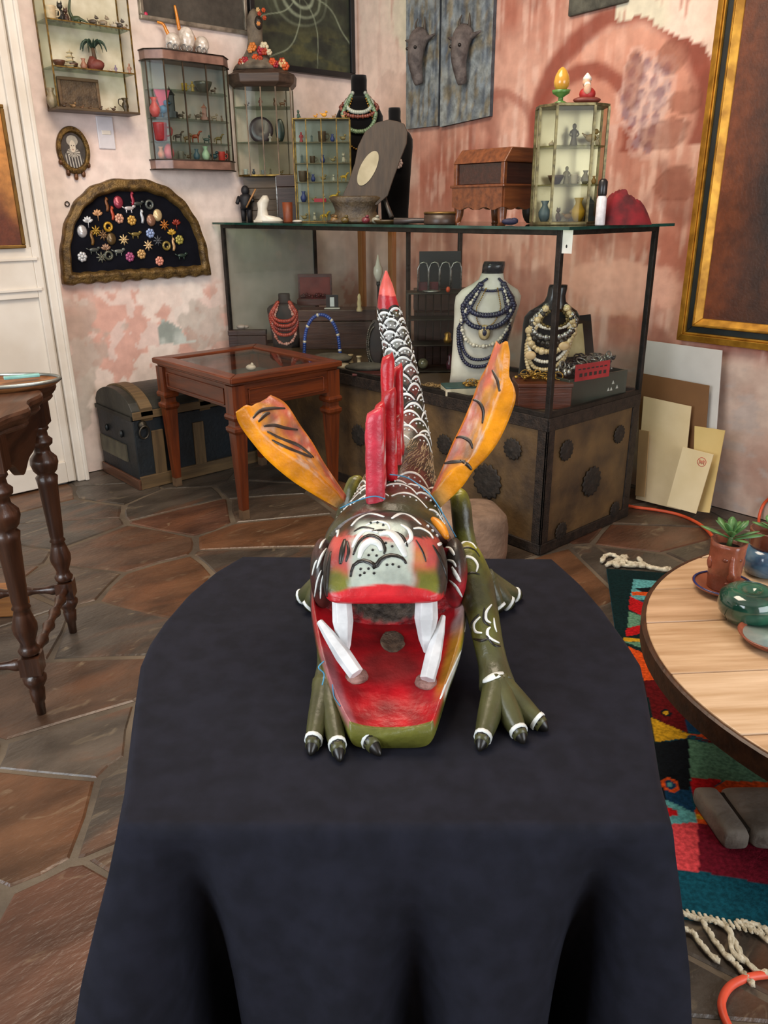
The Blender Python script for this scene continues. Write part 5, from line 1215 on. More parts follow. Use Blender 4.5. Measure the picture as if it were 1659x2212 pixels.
# ================================================================== hung on and standing by the left wall
brass = mat('8a7038', '4e3d1c', rough=.4, metal=.8, scale=40); gl2 = glass('f2f6f2', .8)
def figure(kind, h, mb=None):
    """small shelf figurines, standing at the origin, facing -y"""
    m = mb or MB()
    if kind == 'dog':
        m.ell((0, 0, .45 * h), (.42 * h, .16 * h, .20 * h), 10, 8); m.ell((.38 * h, 0, .78 * h), (.17 * h, .13 * h, .15 * h), 8, 6); m.ell((.52 * h, 0, .72 * h), (.10 * h, .07 * h, .07 * h), 8, 6)
        for x in (-.28, .28):
            for y in (-.09, .09): m.tube([(x * h, y * h, 0), (x * h, y * h, .4 * h)], [.055 * h, .075 * h], 6)
        m.tube([(-.4 * h, 0, .5 * h), (-.5 * h, 0, .75 * h)], [.05 * h, .02 * h], 5); m.ell((.33 * h, .07 * h, .93 * h), (.04 * h, .02 * h, .08 * h), 6, 4); m.ell((.33 * h, -.07 * h, .93 * h), (.04 * h, .02 * h, .08 * h), 6, 4)
    elif kind == 'longneck':
        m.ell((0, 0, .20 * h), (.22 * h, .11 * h, .12 * h), 10, 8); m.tube(spline([(-.15 * h, 0, .24 * h), (-.24 * h, 0, .5 * h), (-.18 * h, 0, .8 * h), (-.12 * h, 0, 1.0 * h)], 10), lambda t: .075 * h * (1 - .55 * t), 8); m.ell((-.07 * h, 0, 1.0 * h), (.08 * h, .045 * h, .04 * h), 8, 6)
        m.tube(spline([(.15 * h, 0, .2 * h), (.35 * h, 0, .12 * h), (.5 * h, 0, .05 * h)], 8), lambda t: .07 * h * (1 - .9 * t), 6)
        for x in (-.12, .12):
            for y in (-.06, .06): m.tube([(x * h, y * h, 0), (x * h, y * h, .2 * h)], .045 * h, 6)
    elif kind == 'cat':
        m.ell((0, 0, .30 * h), (.18 * h, .20 * h, .30 * h), 10, 8); m.ell((0, -.06 * h, .72 * h), (.15 * h, .14 * h, .14 * h), 10, 8)
        for x in (-.09, .09): m.lathe([(.05 * h, 0), (.0, .16 * h)], 5, (x * h, -.05 * h, .82 * h)); m.tube([(x * h, -.14 * h, 0), (x * h, -.14 * h, .35 * h)], .05 * h, 6)
        m.tube(spline([(.1 * h, .15 * h, .05 * h), (.25 * h, .1 * h, .1 * h), (.22 * h, .05 * h, .3 * h)], 8), .035 * h, 6)
    elif kind == 'person':
        m.lathe([(.18 * h, 0), (.20 * h, .04 * h), (.13 * h, .3 * h), (.11 * h, .45 * h), (.16 * h, .62 * h), (.14 * h, .70 * h), (.05 * h, .76 * h)], 10); m.ell((0, 0, .86 * h), (.10 * h, .10 * h, .13 * h), 8, 6)
        for x in (-1, 1): m.tube([(x * .15 * h, 0, .66 * h), (x * .22 * h, -.04 * h, .5 * h), (x * .12 * h, -.12 * h, .42 * h)], .04 * h, 6)
    elif kind == 'bird':
        m.ell((0, 0, .38 * h), (.30 * h, .17 * h, .20 * h), 10, 8); m.ell((.24 * h, 0, .68 * h), .14 * h, 8, 6); m.lathe([(.05 * h, 0), (0, .16 * h)], 6, (.34 * h, 0, .66 * h), R=Matrix.Rotation(PI / 2, 3, 'Y')); m.tube([(-.2 * h, 0, .42 * h), (-.5 * h, 0, .62 * h)], [.10 * h, .02 * h], 6, flat=.4)
        for y in (-.06, .06): m.tube([(0, y * h, 0), (0, y * h, .25 * h)], .025 * h, 5)
    elif kind == 'vase': m.lathe([(.18 * h, 0), (.30 * h, .25 * h), (.32 * h, .45 * h), (.16 * h, .72 * h), (.14 * h, .82 * h), (.22 * h, 1.0 * h), (.17 * h, 1.0 * h), (.1 * h, .8 * h)], 14)
    elif kind == 'pitcher':
        m.lathe([(.26 * h, 0), (.28 * h, .04 * h), (.12 * h, .14 * h), (.26 * h, .4 * h), (.24 * h, .6 * h), (.14 * h, .78 * h), (.26 * h, 1.0 * h), (.2 * h, .98 * h), (.1 * h, .76 * h)], 14); m.tube(spline([(-.22 * h, 0, .4 * h), (-.48 * h, 0, .6 * h), (-.45 * h, 0, .92 * h), (-.2 * h, 0, .95 * h)], 10), .04 * h, 6)
    elif kind == 'bowl': m.lathe([(.3 * h, 0), (.5 * h, .1 * h), (.85 * h, .7 * h), (.95 * h, 1.0 * h), (.85 * h, 1.0 * h), (.7 * h, .6 * h), (0, .3 * h)], 18)
    elif kind == 'pagoda':
        for k in range(4): z = k * .22 * h; w = .32 * h * (1 - .17 * k); m.box((0, 0, z + .08 * h), (w * 1.2, w * 1.2, .16 * h)); m.box((0, 0, z + .185 * h), (w * 2.1, w * 2.1, .07 * h), taper=.55)
        m.lathe([(.05 * h, .88 * h), (.0, 1.05 * h)], 6)
    elif kind == 'egg': m.lathe([(0, 0), (.20 * h, .05 * h), (.33 * h, .22 * h), (.36 * h, .40 * h), (.30 * h, .65 * h), (.18 * h, .87 * h), (.07 * h, .97 * h), (0, 1.0 * h)], 18)
    elif kind == 'shell': m.ell((0, 0, .4 * h), (.55 * h, .35 * h, .4 * h), 10, 8); m.lathe([(.3 * h, 0), (.18 * h, .3 * h), (0, .6 * h)], 8, (.1 * h, 0, .55 * h))
    elif kind == 'horse':
        m.ell((0, 0, .52 * h), (.34 * h, .13 * h, .16 * h), 10, 8); m.tube([(.25 * h, 0, .58 * h), (.42 * h, 0, .9 * h)], [.12 * h, .07 * h], 8); m.ell((.5 * h, 0, .9 * h), (.15 * h, .06 * h, .07 * h), 8, 6); m.tube(spline([(-.32 * h, 0, .58 * h), (-.45 * h, 0, .45 * h), (-.45 * h, 0, .2 * h)], 6), .04 * h, 6)
        for x in (-.24, .24):
            for y in (-.07, .07): m.tube([(x * h, y * h, 0), (x * h, y * h, .25 * h), (x * h, y * h, .48 * h)], [.03 * h, .04 * h, .07 * h], 6)
    elif kind == 'tower': m.box((0, 0, .1 * h), (.4 * h, .3 * h, .2 * h)); m.box((0, 0, .45 * h), (.26 * h, .2 * h, .5 * h)); m.box((0, 0, .78 * h), (.34 * h, .26 * h, .14 * h), taper=.4); m.lathe([(.05 * h, .85 * h), (0, 1 * h)], 6)
    elif kind == 'cup': m.lathe([(.30 * h, 0), (.38 * h, .1 * h), (.42 * h, .9 * h), (.44 * h, 1.0 * h), (.38 * h, 1.0 * h), (.35 * h, .15 * h), (0, .1 * h)], 14); m.tube(spline([(.4 * h, 0, .75 * h), (.68 * h, 0, .7 * h), (.66 * h, 0, .35 * h), (.38 * h, 0, .28 * h)], 8), .05 * h, 6)
    return m
def shelf_item(kind, px, py, plane, z, hpx, m, label, cat, name, rz=PHI, axis='y', py0=None):
    p = ony(px, py, plane) if axis == 'y' else onx(px, py, plane); h = hpx * mpp(p) * .94
    return tag(figure(kind, h).build(name, m, loc=(p.x, p.y, z), rz=rz), label, cat)
C_ = lambda c, r=.45, **k: mat(c, None, rough=r, scale=50, **k)

# ---- upper-left wall shelf cabinet
pL, pR = ony(105, 241, W2), ony(277, 253, W2); xa, xb = pL.x, pR.x; ya = 4.505; z0 = (pL.z + pR.z) / 2; ztop = 2.86
zs = [z0 + .012, ony(110, 148, W2 - .03).z, ony(110, 50, W2 - .03).z, ztop - .19]
cabA = thing('wall_shelf', 'brass-edged glass wall shelf above the light switch', 'shelf', (xa, W2, z0))
W_, D_ = xb - xa, W2 - ya - .001
m = MB(); m.b2((-.005, -D_, 0), (W_ + .005, -.001, .012)); m.build('bottom_board', wood('5e4a30', '3c2d1b', rough=.5), cabA, bevel=.002)
for z in zs[1:]: m = MB(); m.b2((0, -D_ + .004, z - z0 - .005), (W_, -.003, z - z0)); m.build('glass_shelf', glass('d6e4da', .8, .25, '9aa090'), cabA)
m = MB(); m.b2((0, -.004, .012), (W_, -.001, ztop - z0)); m.build('back_panel', mat('d6cfb8', 'bdb498', rough=.5), cabA)
m = MB(); m.b2((-.003, -D_ + .005, .012), (.0, -.004, ztop - z0)); m.build('side_pane', gl2, cabA); m = MB(); m.b2((W_, -D_ + .005, .012), (W_ + .003, -.004, ztop - z0)); m.build('side_pane', gl2, cabA)
for x in (0, W_):
    for y in (-D_ + .003, -.006): m = MB(); m.box((x, y, (ztop - z0) / 2 + .006), (.007, .007, ztop - z0 - .012)); m.build('brass_post', brass, cabA)
for z in zs[1:]: m = MB(); m.box((W_ / 2, -D_ + .001, z - z0 - .002), (W_, .005, .006)); m.build('brass_strip', brass, cabA)
ym = W2 - .075
A = lambda kind, px, py, zi, hpx, c, lab, cat, nm, **k: shelf_item(kind, px, py, ym, zs[zi] + .0005, hpx, C_(c), lab, cat, nm, **k)
A('cup', 110, 35, 2, 30, 'cbb692', 'small cream cup on the upper glass wall shelf', 'cup', 'cup')
A('cat', 133, 40, 2, 45, '2c2a26', 'dark cat figurine on the upper glass wall shelf', 'figurine', 'cat_figurine'); A('cat', 144, 42, 2, 34, '4a2f22', 'brown cat figurine beside the dark one on the upper wall shelf', 'figurine', 'cat_figurine')
A('longneck', 165, 45, 2, 56, '3f4a30', 'green long-necked dinosaur on the upper wall shelf', 'figurine', 'dinosaur_figurine')
for k, (px, h, c, lab) in enumerate(((200, 24, '4f4336', 'first small dog figurine right of the dinosaur'), (222, 26, '8a7a64', 'second small dog figurine right of the dinosaur'), (245, 20, 'b5aa98', 'pale small dog figurine on the upper wall shelf'), (256, 24, '4a4038', 'dark dog figurine near the right end of the upper wall shelf'), (268, 15, '8d6b50', 'tiny brown dog figurine at the right end of the upper wall shelf'))): A('dog', px, 48 + k * 2, 2, h, c, lab, 'figurine', 'dog_figurine')
A('bowl', 128, 138, 1, 15, '5a3524', 'brown clay bowl on the middle glass wall shelf', 'bowl', 'clay_bowl'); A('bowl', 158, 140, 1, 12, '4a2c1e', 'dark bowl in front of the pagoda on the middle wall shelf', 'bowl', 'clay_bowl'); A('pagoda', 152, 128, 1, 40, 'bfb08a', 'cream pagoda figurine on the middle wall shelf', 'figurine', 'pagoda_figurine')
A('vase', 181, 142, 1, 24, '9a6a52', 'pink clay vase beside the palm on the middle wall shelf', 'vase', 'clay_vase'); A('person', 250, 148, 1, 18, '8a7a90', 'lilac seated figurine on the middle wall shelf', 'figurine', 'small_figurine'); A('bird', 238, 147, 1, 14, 'cbb8a8', 'pale bird figurine on the middle wall shelf', 'figurine', 'bird_figurine'); A('person', 280, 152, 1, 24, 'b5806a', 'pink figurine at the right end of the middle wall shelf', 'figurine', 'small_figurine')
p = ony(207, 145, ym); s_ = mpp(p); t = thing('palm_ornament', 'model palm tree growing from a red rock base on the middle wall shelf', 'ornament', (p.x, p.y, zs[1] + .0005), PHI)
m = MB(); m.ell((0, 0, .03), (.048, .03, .03), 12, 8); m.lathe([(.03, .0), (.026, .05), (.014, .07)], 8, (-.012, 0, 0)); m.v = [v + Vector((.006 * nz(v.x * 60, v.y * 60, v.z * 60), 0, .004 * nz(v.x * 50, 3, v.z * 50))) for v in m.v]; m.build('rock', C_('6d2f24', .6), t)
m = MB(); m.tube([(0, 0, .05), (-.005, 0, .115)], [.012, .009], 8); m.build('trunk', C_('4f3a26', .7), t)
for k in range(11):
    a = 2 * PI * k / 11; m = MB(); c, s2 = math.cos(a), math.sin(a)
    m.tube(spline([(-.005, 0, .112), (.03 * c, .03 * s2, .142), (.056 * c, .056 * s2, .130), (.068 * c, .068 * s2, .098)], 8), lambda u: .008 * (1 - u) + .002, 6, flat=.35); m.build('frond', C_('2f4436', .5), t)
p = ony(175, 228, W2 - .05); s_ = mpp(p); t = thing('framed_relief', 'brown carved relief picture leaning on the bottom wall shelf', 'picture', (p.x, W2 - .035, zs[0] + .0005))
w, h = 82 * s_ * 1.1, 66 * s_ * .94
m = MB(); m.b2((-w / 2, -.012, 0), (w / 2, 0, h)); m.build('plaque', mat('5d4a34', '3a2c1d', rough=.6, scale=25, bump=.5), t, bevel=.006)
for lo, hi in (((-w / 2, -.02, 0), (w / 2, -.012, .016)), ((-w / 2, -.02, h - .016), (w / 2, -.012, h)), ((-w / 2, -.02, .016), (-w / 2 + .016, -.012, h - .016)), ((w / 2 - .016, -.02, .016), (w / 2, -.012, h - .016))): m = MB(); m.b2(lo, hi); m.build('frame_rail', wood('6d5436', '45331f', rough=.5), t, bevel=.003)
A('vase', 113, 222, 0, 40, '8f8064', 'tan vase at the left end of the bottom wall shelf', 'vase', 'clay_vase')
for k, (px, h, c, lab) in enumerate(((140, 16, '4a3524', 'brown duck figurine left of the relief picture'), (160, 18, '8d6b44', 'tan duck figurine in front of the relief picture'), (178, 12, '6d4a2c', 'small brown duck figurine in front of the relief picture'), (195, 12, '543a24', 'small dark duck figurine in front of the relief picture'), (218, 13, '4c3626', 'dark duck figurine right of the relief picture'), (232, 10, 'a58a6a', 'smallest tan duck figurine on the bottom wall shelf'), (246, 15, '4a3220', 'brown duck figurine left of the pitcher'))): A('bird', px, 238, 0, h, c, lab, 'figurine', 'bird_figurine')
A('pitcher', 272, 240, 0, 30, '3c3018', 'small dark brass pitcher on the bottom wall shelf', 'pitcher', 'brass_pitcher')

# ---- stone-trimmed wall cabinet with canted corners
bx0, bx1 = ony(328, 367, W2).x, 2.86; zb0, zb1 = 1.72, ony(301, 108, W2).z; dB = .13
cabB = thing('wall_cabinet', 'pink stone-trimmed glass wall cabinet with canted corners', 'cabinet', (bx0, W2, zb0))
wB = bx1 - bx0; hB = zb1 - zb0
octo = lambda g=0: [(-g, 0), (-g, -dB * .45 - g * .5), (dB * .55 - g * .3, -dB - g), (wB - dB * .55 + g * .3, -dB - g), (wB + g, -dB * .45 - g * .5), (wB + g, 0)]
marble = mat('8d6a5c', '5c4238', rough=.35, scale=12, detail=8)
for z0_, z1_ in ((0, .055), (hB - .055, hB)):
    m = MB(); m.prism(octo(.006), z0_, z1_); tr_ = m.build('stone_trim', marble, cabB, bevel=.003)
for z in (0.0, .052, hB - .055, hB - .004):
    m = MB(); q = octo(.009); 
    for i in range(1, 5): m.tube([(q[i - 1][0], q[i - 1][1], z + .002), (q[i][0], q[i][1], z + .002)], .0035, 5)
    m.tube([(q[4][0], q[4][1], z + .002), (q[5][0], q[5][1], z + .002)], .0035, 5); m.build('lead_strip', mat('3a2f24', '211a13', rough=.5, metal=.4), cabB)
q = octo(0)
for i, (x, y) in enumerate(q[1:5] + [(wB * .36, -dB), (wB * .64, -dB)]):
    m = MB(); m.box((x, y, hB / 2), (.007, .007, hB - .11)); m.build('post', mat('4a3c2c', '2b2218', rough=.5, metal=.4), cabB)
for i in range(5):
    a, b = q[i], q[i + 1]; n = Vector((b[1] - a[1], a[0] - b[0], 0)).normalized() * .0015
    m = MB(); m.prism([(a[0] + n.x, a[1] + n.y), (b[0] + n.x, b[1] + n.y), (b[0] - n.x, b[1] - n.y), (a[0] - n.x, a[1] - n.y)], .055, hB - .055); m.build('glass_pane', gl2, cabB)
m = MB(); m.b2((.002, -.004, .055), (wB - .002, -.001, hB - .055)); tag(m.build('mirror_back', mat('c2bdba', 'a5a9ab', rough=.25, metal=.35, scale=3), cabB), 'mirrored back')
zB = [ony(400, y, W2 - .06).z for y in (352, 308, 258, 198)]; zB[0] = zb0 + .056
for z in zB[1:]: m = MB(); m.prism([(a * .985 + .004, b * .94) for a, b in octo(-.004)], z - zb0 - .005, z - zb0); m.build('glass_shelf', glass('dfe8e2', .7, .15, '6a665a'), cabB)
yb = W2 - .07
Bt = lambda kind, px, zi, hpx, c, lab, nm='small_figurine', cat='figurine', r=.45: shelf_item(kind, px, 300, yb, zB[zi] + .0005, hpx, C_(c, r), lab, cat, nm)
Bt('bowl', 448, 3, 22, '4a4a44', 'grey metal bowl on the top shelf of the stone-trimmed cabinet', 'metal_bowl', 'bowl', .25); Bt('person', 425, 3, 22, '9a8038', 'brass figure on the top shelf of the stone-trimmed cabinet', 'brass_figurine'); Bt('cup', 408, 3, 16, 'a88a3a', 'brass cup on the top shelf of the stone-trimmed cabinet', 'brass_cup', 'cup'); Bt('dog', 468, 3, 14, '4a3428', 'brown dog on the top shelf of the stone-trimmed cabinet', 'dog_figurine')
Bt('tower', 375, 2, 66, '17181a', 'tall black tower ornament on the second shelf of the stone-trimmed cabinet', 'tower_ornament', 'ornament'); Bt('bird', 356, 2, 44, '2f6a96', 'blue bird on the second shelf of the stone-trimmed cabinet', 'bird_figurine'); Bt('vase', 341, 2, 40, 'b5524e', 'red vase at the left end of the second cabinet shelf', 'red_vase', 'vase')
p = ony(350, 210, yb); m = MB(); m.prism([(-.045, .09), (.045, .085), (.02, .02), (-.02, .0)], -.01, .01, 'y'); tag(m.build('pink_pennant', C_('d8436c'), loc=(p.x - .0, yb, zB[2] + .055), rz=PHI * .3), 'bright pink paper pennant hanging in the stone-trimmed cabinet', 'paper')
for k, (px, kd, h, c, lab) in enumerate(((395, 'dog', 16, '3c332a', 'first dark animal on the second cabinet shelf'), (412, 'bird', 14, '5c5040', 'small bird between the animals on the second cabinet shelf'), (432, 'dog', 18, '4a3d30', 'second dark animal on the second cabinet shelf'), (446, 'tower', 36, '8c5a4c', 'pink spire ornament on the second cabinet shelf'), (466, 'dog', 16, '8a7a68', 'tan animal on the second cabinet shelf'), (482, 'cat', 14, '6d5a48', 'tiny cat at the right end of the second cabinet shelf'))): Bt(kd, px, 2, h, c, lab)
Bt('cup', 348, 1, 38, '8e1f22', 'red lacquered cup on the third cabinet shelf', 'red_cup', 'cup')
for k, (px, kd, h, c, lab) in enumerate(((385, 'horse', 24, '3c3028', 'dark horse on the third cabinet shelf'), (405, 'dog', 20, '6d5638', 'ochre dog on the third cabinet shelf'), (422, 'horse', 26, '8a3a20', 'rust red horse on the third cabinet shelf'), (446, 'dog', 18, '3a4a48', 'grey green dog on the third cabinet shelf'), (472, 'horse', 22, '6d5a30', 'brass horse at the right of the third cabinet shelf'))): Bt(kd, px, 1, h, c, lab, 'animal_figurine')
for k, (px, kd, h, c, lab) in enumerate(((345, 'vase', 26, 'c08a78', 'pink vase on the bottom cabinet shelf'), (362, 'egg', 34, 'd86a78', 'pink egg on the bottom cabinet shelf'), (388, 'cup', 18, '6d6a62', 'grey cup on the bottom cabinet shelf'), (404, 'bird', 20, '57493c', 'brown bird on the bottom cabinet shelf'), (422, 'vase', 24, '3f5a6a', 'blue grey vase on the bottom cabinet shelf'), (442, 'vase', 30, 'a9c4a8', 'pale green vase on the bottom cabinet shelf'), (460, 'bird', 26, '1f3f4a', 'dark teal bird on the bottom cabinet shelf'), (476, 'cup', 20, 'c03a34', 'red cup on the bottom cabinet shelf'), (488, 'person', 24, '5a3c34', 'brown figure at the right end of the bottom cabinet shelf'))): Bt(kd, px, 0, h, c, lab)
# glass animals with orange necks on top of the cabinet
orange = mat('d8861a', 'b5660c', rough=.2, coat=.3); shellw = mat('d9cfc4', 'b3a698', rough=.2, coat=.4, scale=50)
for px, hh, lab, nk in ((374, 62, 'left frosted glass swan with an orange neck on the stone-trimmed cabinet', 1), (404, 88, 'tallest frosted glass swan with an upright orange neck on the stone-trimmed cabinet', 2), (436, 45, 'right frosted glass swan with a short orange neck on the stone-trimmed cabinet', 3)):
    p = ony(px, 100, W2 - .08); s_ = mpp(p); t = thing('glass_swan', lab, 'ornament', (p.x, p.y, zb1 + .0005), PHI)
    bh = (48 if nk == 2 else 34) * s_
    m = MB(); m.ell((0, 0, bh * .55), (16 * s_ if nk != 2 else 18 * s_, .03, bh * .5), 14, 10); m.v = [v + Vector((.002 * nz(v.x * 120, v.y * 120, v.z * 120), 0, 0)) for v in m.v]; m.build('body', shellw, t)
    m = MB()
    if nk == 1: pts = [(-.01, 0, bh * .7), (-.03, 0, bh * 1.15), (-.045, 0, bh * 1.5), (-.075, -.01, bh * 1.6)]
    elif nk == 2: pts = [(-.035, 0, bh * .9), (-.04, 0, bh * 1.25), (-.045, 0, bh * 1.6), (-.05, 0, bh * 1.85)]
    else: pts = [(-.02, 0, bh * .4), (-.035, 0, bh * .8), (-.045, 0, bh * 1.1)]
    m.tube(spline(pts, 12), lambda u: .011 * (1 - .45 * u), 8); m.build('neck', orange, t)
    m = MB(); m.tube([(-.012 + .018 * math.cos(b), -.032, .02 + .018 * math.sin(b)) for b in [2 * PI * i / 14 for i in range(14)]], .003, 5, closed=True); m.tube([(.02 + .015 * math.cos(b), -.03, .016 + .015 * math.sin(b)) for b in [2 * PI * i / 14 for i in range(14)]], .003, 5, closed=True); m.build('wire_feet', silver, t)

# ---- pictures on the left wall
def framed(name, label, x0, x1, zb, zt, fm, fw, art, y=W2, dep=.03):
    t = thing(name, label, 'painting', ((x0 + x1) / 2, y, zb)); w = (x1 - x0) / 2; h = zt - zb
    for lo, hi in (((-w, -dep, 0), (w, -.001, fw)), ((-w, -dep, h - fw), (w, -.001, h)), ((-w, -dep, fw), (-w + fw, -.001, h - fw)), ((w - fw, -dep, fw), (w, -.001, h - fw))): m = MB(); m.b2(lo, hi); m.build('frame_rail', fm, t, bevel=.004)
    nu, nv = max(2, int((2 * w - 2 * fw) / .006)), max(2, int((h - 2 * fw) / .006))
    m = MB(); m.grid(nu, nv, lambda u, v: Vector((-w + fw + u * (2 * w - 2 * fw), -dep * .5, fw + v * (h - 2 * fw))), art); m.build('canvas', mat('ffffff', 'dddddd', vcol=True, rough=.6, scale=30, bump=.1), t)
    return t
sf = mat('a09a8c', '6d685c', rough=.4, metal=.6, scale=20); bf = mat('18191c', '0c0d0f', rough=.4)
framed('dark_painting', 'dark plain painting in a silver frame above the stone-trimmed cabinet', ony(300, 42, W2).x, ony(532, 72, W2).x, ony(300, 42, W2).z, 3.02, sf, .022, lambda u, v: mixc(lin('4a453d'), lin('3a362f'), .5 + fbm(u * 3, v * 3)))
m = MB(); m.ell((0, 0, 0), (.012, .006, .012), 8, 6); p = ony(315, 31, W2 - .02); tag(m.build('red_dot', C_('d0305a'), loc=(p.x, W2 - .021, p.z)), 'small red sale dot in the corner of the silver-framed painting', 'sticker')
def web(u, v):
    x, y = u - .46, v - .62; r = math.hypot(x, y * 1.1); a = math.atan2(y, x)
    c = mixc(lin('232820'), lin('3c4230'), .5 + fbm(u * 5, v * 5, 2)); c = mixc(c, lin('4f5030'), sstep(.0, .35, fbm(u * 3, v * 8, 7)) * sstep(.5, .1, v))
    sp_ = abs(((r * 13 - a / (2 * PI) + .6 * nz(u * 4, v * 4)) % 1) - .5) * 2
    c = mixc(c, lin('9aa68c'), sstep(.45, .95, sp_) * sstep(.40, .1, r) * .9)
    rd_ = abs(math.sin(a * 4.5 + r * 4 + .6 * nz(u * 3, v * 3))); c = mixc(c, lin('9aa68c'), sstep(.06, .0, rd_ * max(.25, r * 1.3)) * .7)
    return c
framed('web_painting', 'black-framed dark green painting of pale spiralling web lines', ony(540, 140, W2).x, W1 - .05, ony(752, 172, W2).z, 3.05, bf, .035, web, dep=.04)
framed('amber_painting', 'amber painting in a thin gold frame hanging on the white door', ony(0, 380, DY).x - .35, ony(54, 533, DY).x, ony(50, 536, DY).z, ony(4, 226, DY).z, mat('7a5a26', '4e3714', rough=.35, metal=.6), .018, lambda u, v: mixc(lin('5e2a14'), lin('b5793a'), sstep(0, .6, v + .3 * fbm(u * 2, v * 2))), y=DY - .0005, dep=.022)

# ---- oval portrait, switch, half-round brooch frame
p = ony(157, 325, W2); sx_ = mpp(p); t = thing('oval_portrait', 'small oval portrait in a gilt frame with drop ornaments', 'picture', (p.x, W2 - .001, ony(157, 385, W2).z))
rw_, rh_ = 36 * sx_ * 1.0, 50 * sx_ * .95; cz = ony(157, 325, W2).z - ony(157, 385, W2).z
gilt = mat('7d6030', '46341a', rough=.4, metal=.7, scale=40, bump=.4)
E_ = lambda q, n=48: [Vector((rw_ * q * math.cos(2 * PI * k / n), 0, cz + rh_ * q * math.sin(2 * PI * k / n))) for k in range(n)]
m = MB(); m.loft([[v + Vector((0, d, 0)) for v in E_(q)] for q, d in ((1.0, 0), (1.0, -.012), (.95, -.024), (.88, -.018), (.82, -.026), (.74, -.012), (.72, 0))], loop=True, smooth=True); m.build('frame', gilt, t)
def lady(u, v):
    x, y = (u - .5) * 2, (v - .5) * 2; c = mixc(lin('2b2a28'), lin('44413c'), .5 + fbm(u * 4, v * 4))
    if y < -.15 and abs(x) < .75 - .3 * (y + .6): c = mixc(lin('b8b4aa'), lin('3c3a38'), sstep(.3, .7, abs(math.sin(x * 14 + y * 2))))
    if math.hypot(x / .52, (y + .12) / .26) < 1: c = mixc(lin('cdc8bc'), lin('6d685e'), sstep(.2, .8, abs(math.sin(math.atan2(y + .1, x) * 9))))
    if math.hypot((x) / .45, (y - .52) / .30) < 1: c = lin('a59f92')
    if math.hypot(x / .23, (y - .22) / .34) < 1:
        c = lin('cfc3b0')
        for ex in (-.09, .09):
            if math.hypot((x - ex) / .05, (y - .26) / .03) < 1: c = lin('2a2622')
        if math.hypot(x / .07, (y - .04) / .025) < 1: c = lin('8d5a4c')
        if abs(x + .01) < .015 and .1 < y < .25: c = lin('a89880')
    return c
def oval(u, v):
    x, y = (u - .5) * 2, (v - .5) * 2; r = max(abs(x), abs(y)); d = math.hypot(x, y) or 1; k = r / d
    return Vector((rw_ * .76 * x * k, -.006, cz + rh_ * .76 * y * k))
m = MB(); m.grid(60, 80, oval, lambda u, v: (lambda q: lady((q.x / (rw_ * .76) + 1) / 2, ((q.z - cz) / (rh_ * .76) + 1) / 2))(oval(u, v))); m.build('portrait', mat('ffffff', 'e6e6e6', vcol=True, rough=.3, scale=30, coat=.3), t)
for k, (a, l) in enumerate(((-.86, .028), (-.50, .042), (-.05, .046), (.42, .042), (.80, .030))):
    m = MB(); zz = cz - rh_ * (1 - a * a) ** .5 * .98; m.lathe([(0, 0), (.010, .006), (.012, .02), (.007, l)], 10, (rw_ * a, -.010, zz - l + .012)); m.build('drop', mat('7a5236', '4a2e1c', rough=.35, metal=.4), t)
p = ony(228, 290, W2); s_ = mpp(p); t = thing('light_switch', 'white light switch plate with a small rocker beside the oval portrait', 'light switch', (p.x, W2 - .0005, ony(230, 322, W2).z))
m = MB(); m.b2((-.048, -.009, 0), (.048, 0, .165)); m.build('plate', mat('dcd8dc', 'c9c5c9', rough=.35), t, bevel=.006); m = MB(); m.b2((-.026, -.013, .072), (.026, -.009, .094)); m.build('rocker', mat('f2e9dc', 'd9cfc0', rough=.3), t, bevel=.002)

pl_, pr_ = ony(133, 612, W2), ony(450, 597, W2); zc = (pl_.z + pr_.z) / 2; Rx = (pr_.x - pl_.x) / 2; zt_ = ony(272, 386, W2).z; Rz = zt_ - zc
t = thing('brooch_display', 'half-round carved gilt frame with a dark velvet board of brooches', 'frame', ((pl_.x + pr_.x) / 2, W2 - .001, zc))
FR = (pl_.x + pr_.x) / 2
def harc(q, n=90):
    out = []
    for k in range(n):
        u = k / n * (PI + 2); 
        if u <= PI: a = u; w = 1 + .007 * math.cos(a * 22); out.append((Rx * (1 - q) * w * math.copysign(abs(math.cos(a)) ** .8, math.cos(a)), q * Rz * .9 + (Rz - q * Rz * 1.85) * w * math.sin(a) ** .9))
        else: f_ = (u - PI) / 2; out.append((-Rx * (1 - q) + 2 * Rx * (1 - q) * f_, q * Rz * .9 + .006 * math.cos(f_ * 60) * (1 - q * 3)))
    return out
m = MB(); m.loft([[Vector((x, d, z)) for x, z in harc(q)] for q, d in ((0, 0), (.0, -.03), (.02, -.05), (.05, -.042), (.075, -.058), (.105, -.05), (.125, -.03), (.13, -.012))], cap=False, smooth=True); m.build('frame', mat('7a6034', '43321a', rough=.4, metal=.4, scale=25, bump=.4), t)
m = MB(); hp = harc(.12); m.prism(hp, -.022, -.004, 'y'); m.build('velvet_board', mat('11121a', '0a0a10', rough=.95, spec=.1), t)
m = MB(); m.tube([(.012 * math.cos(b), 0, .012 * math.sin(b)) for b in [2 * PI * i / 14 for i in range(14)]], .003, 6, closed=True); m.v = [v + Vector((-Rx * .80, -.006, Rz * .76)) for v in m.v]; m.build('hanging_ring', mat('3a2c1c', '211810', rough=.5, metal=.5), t)
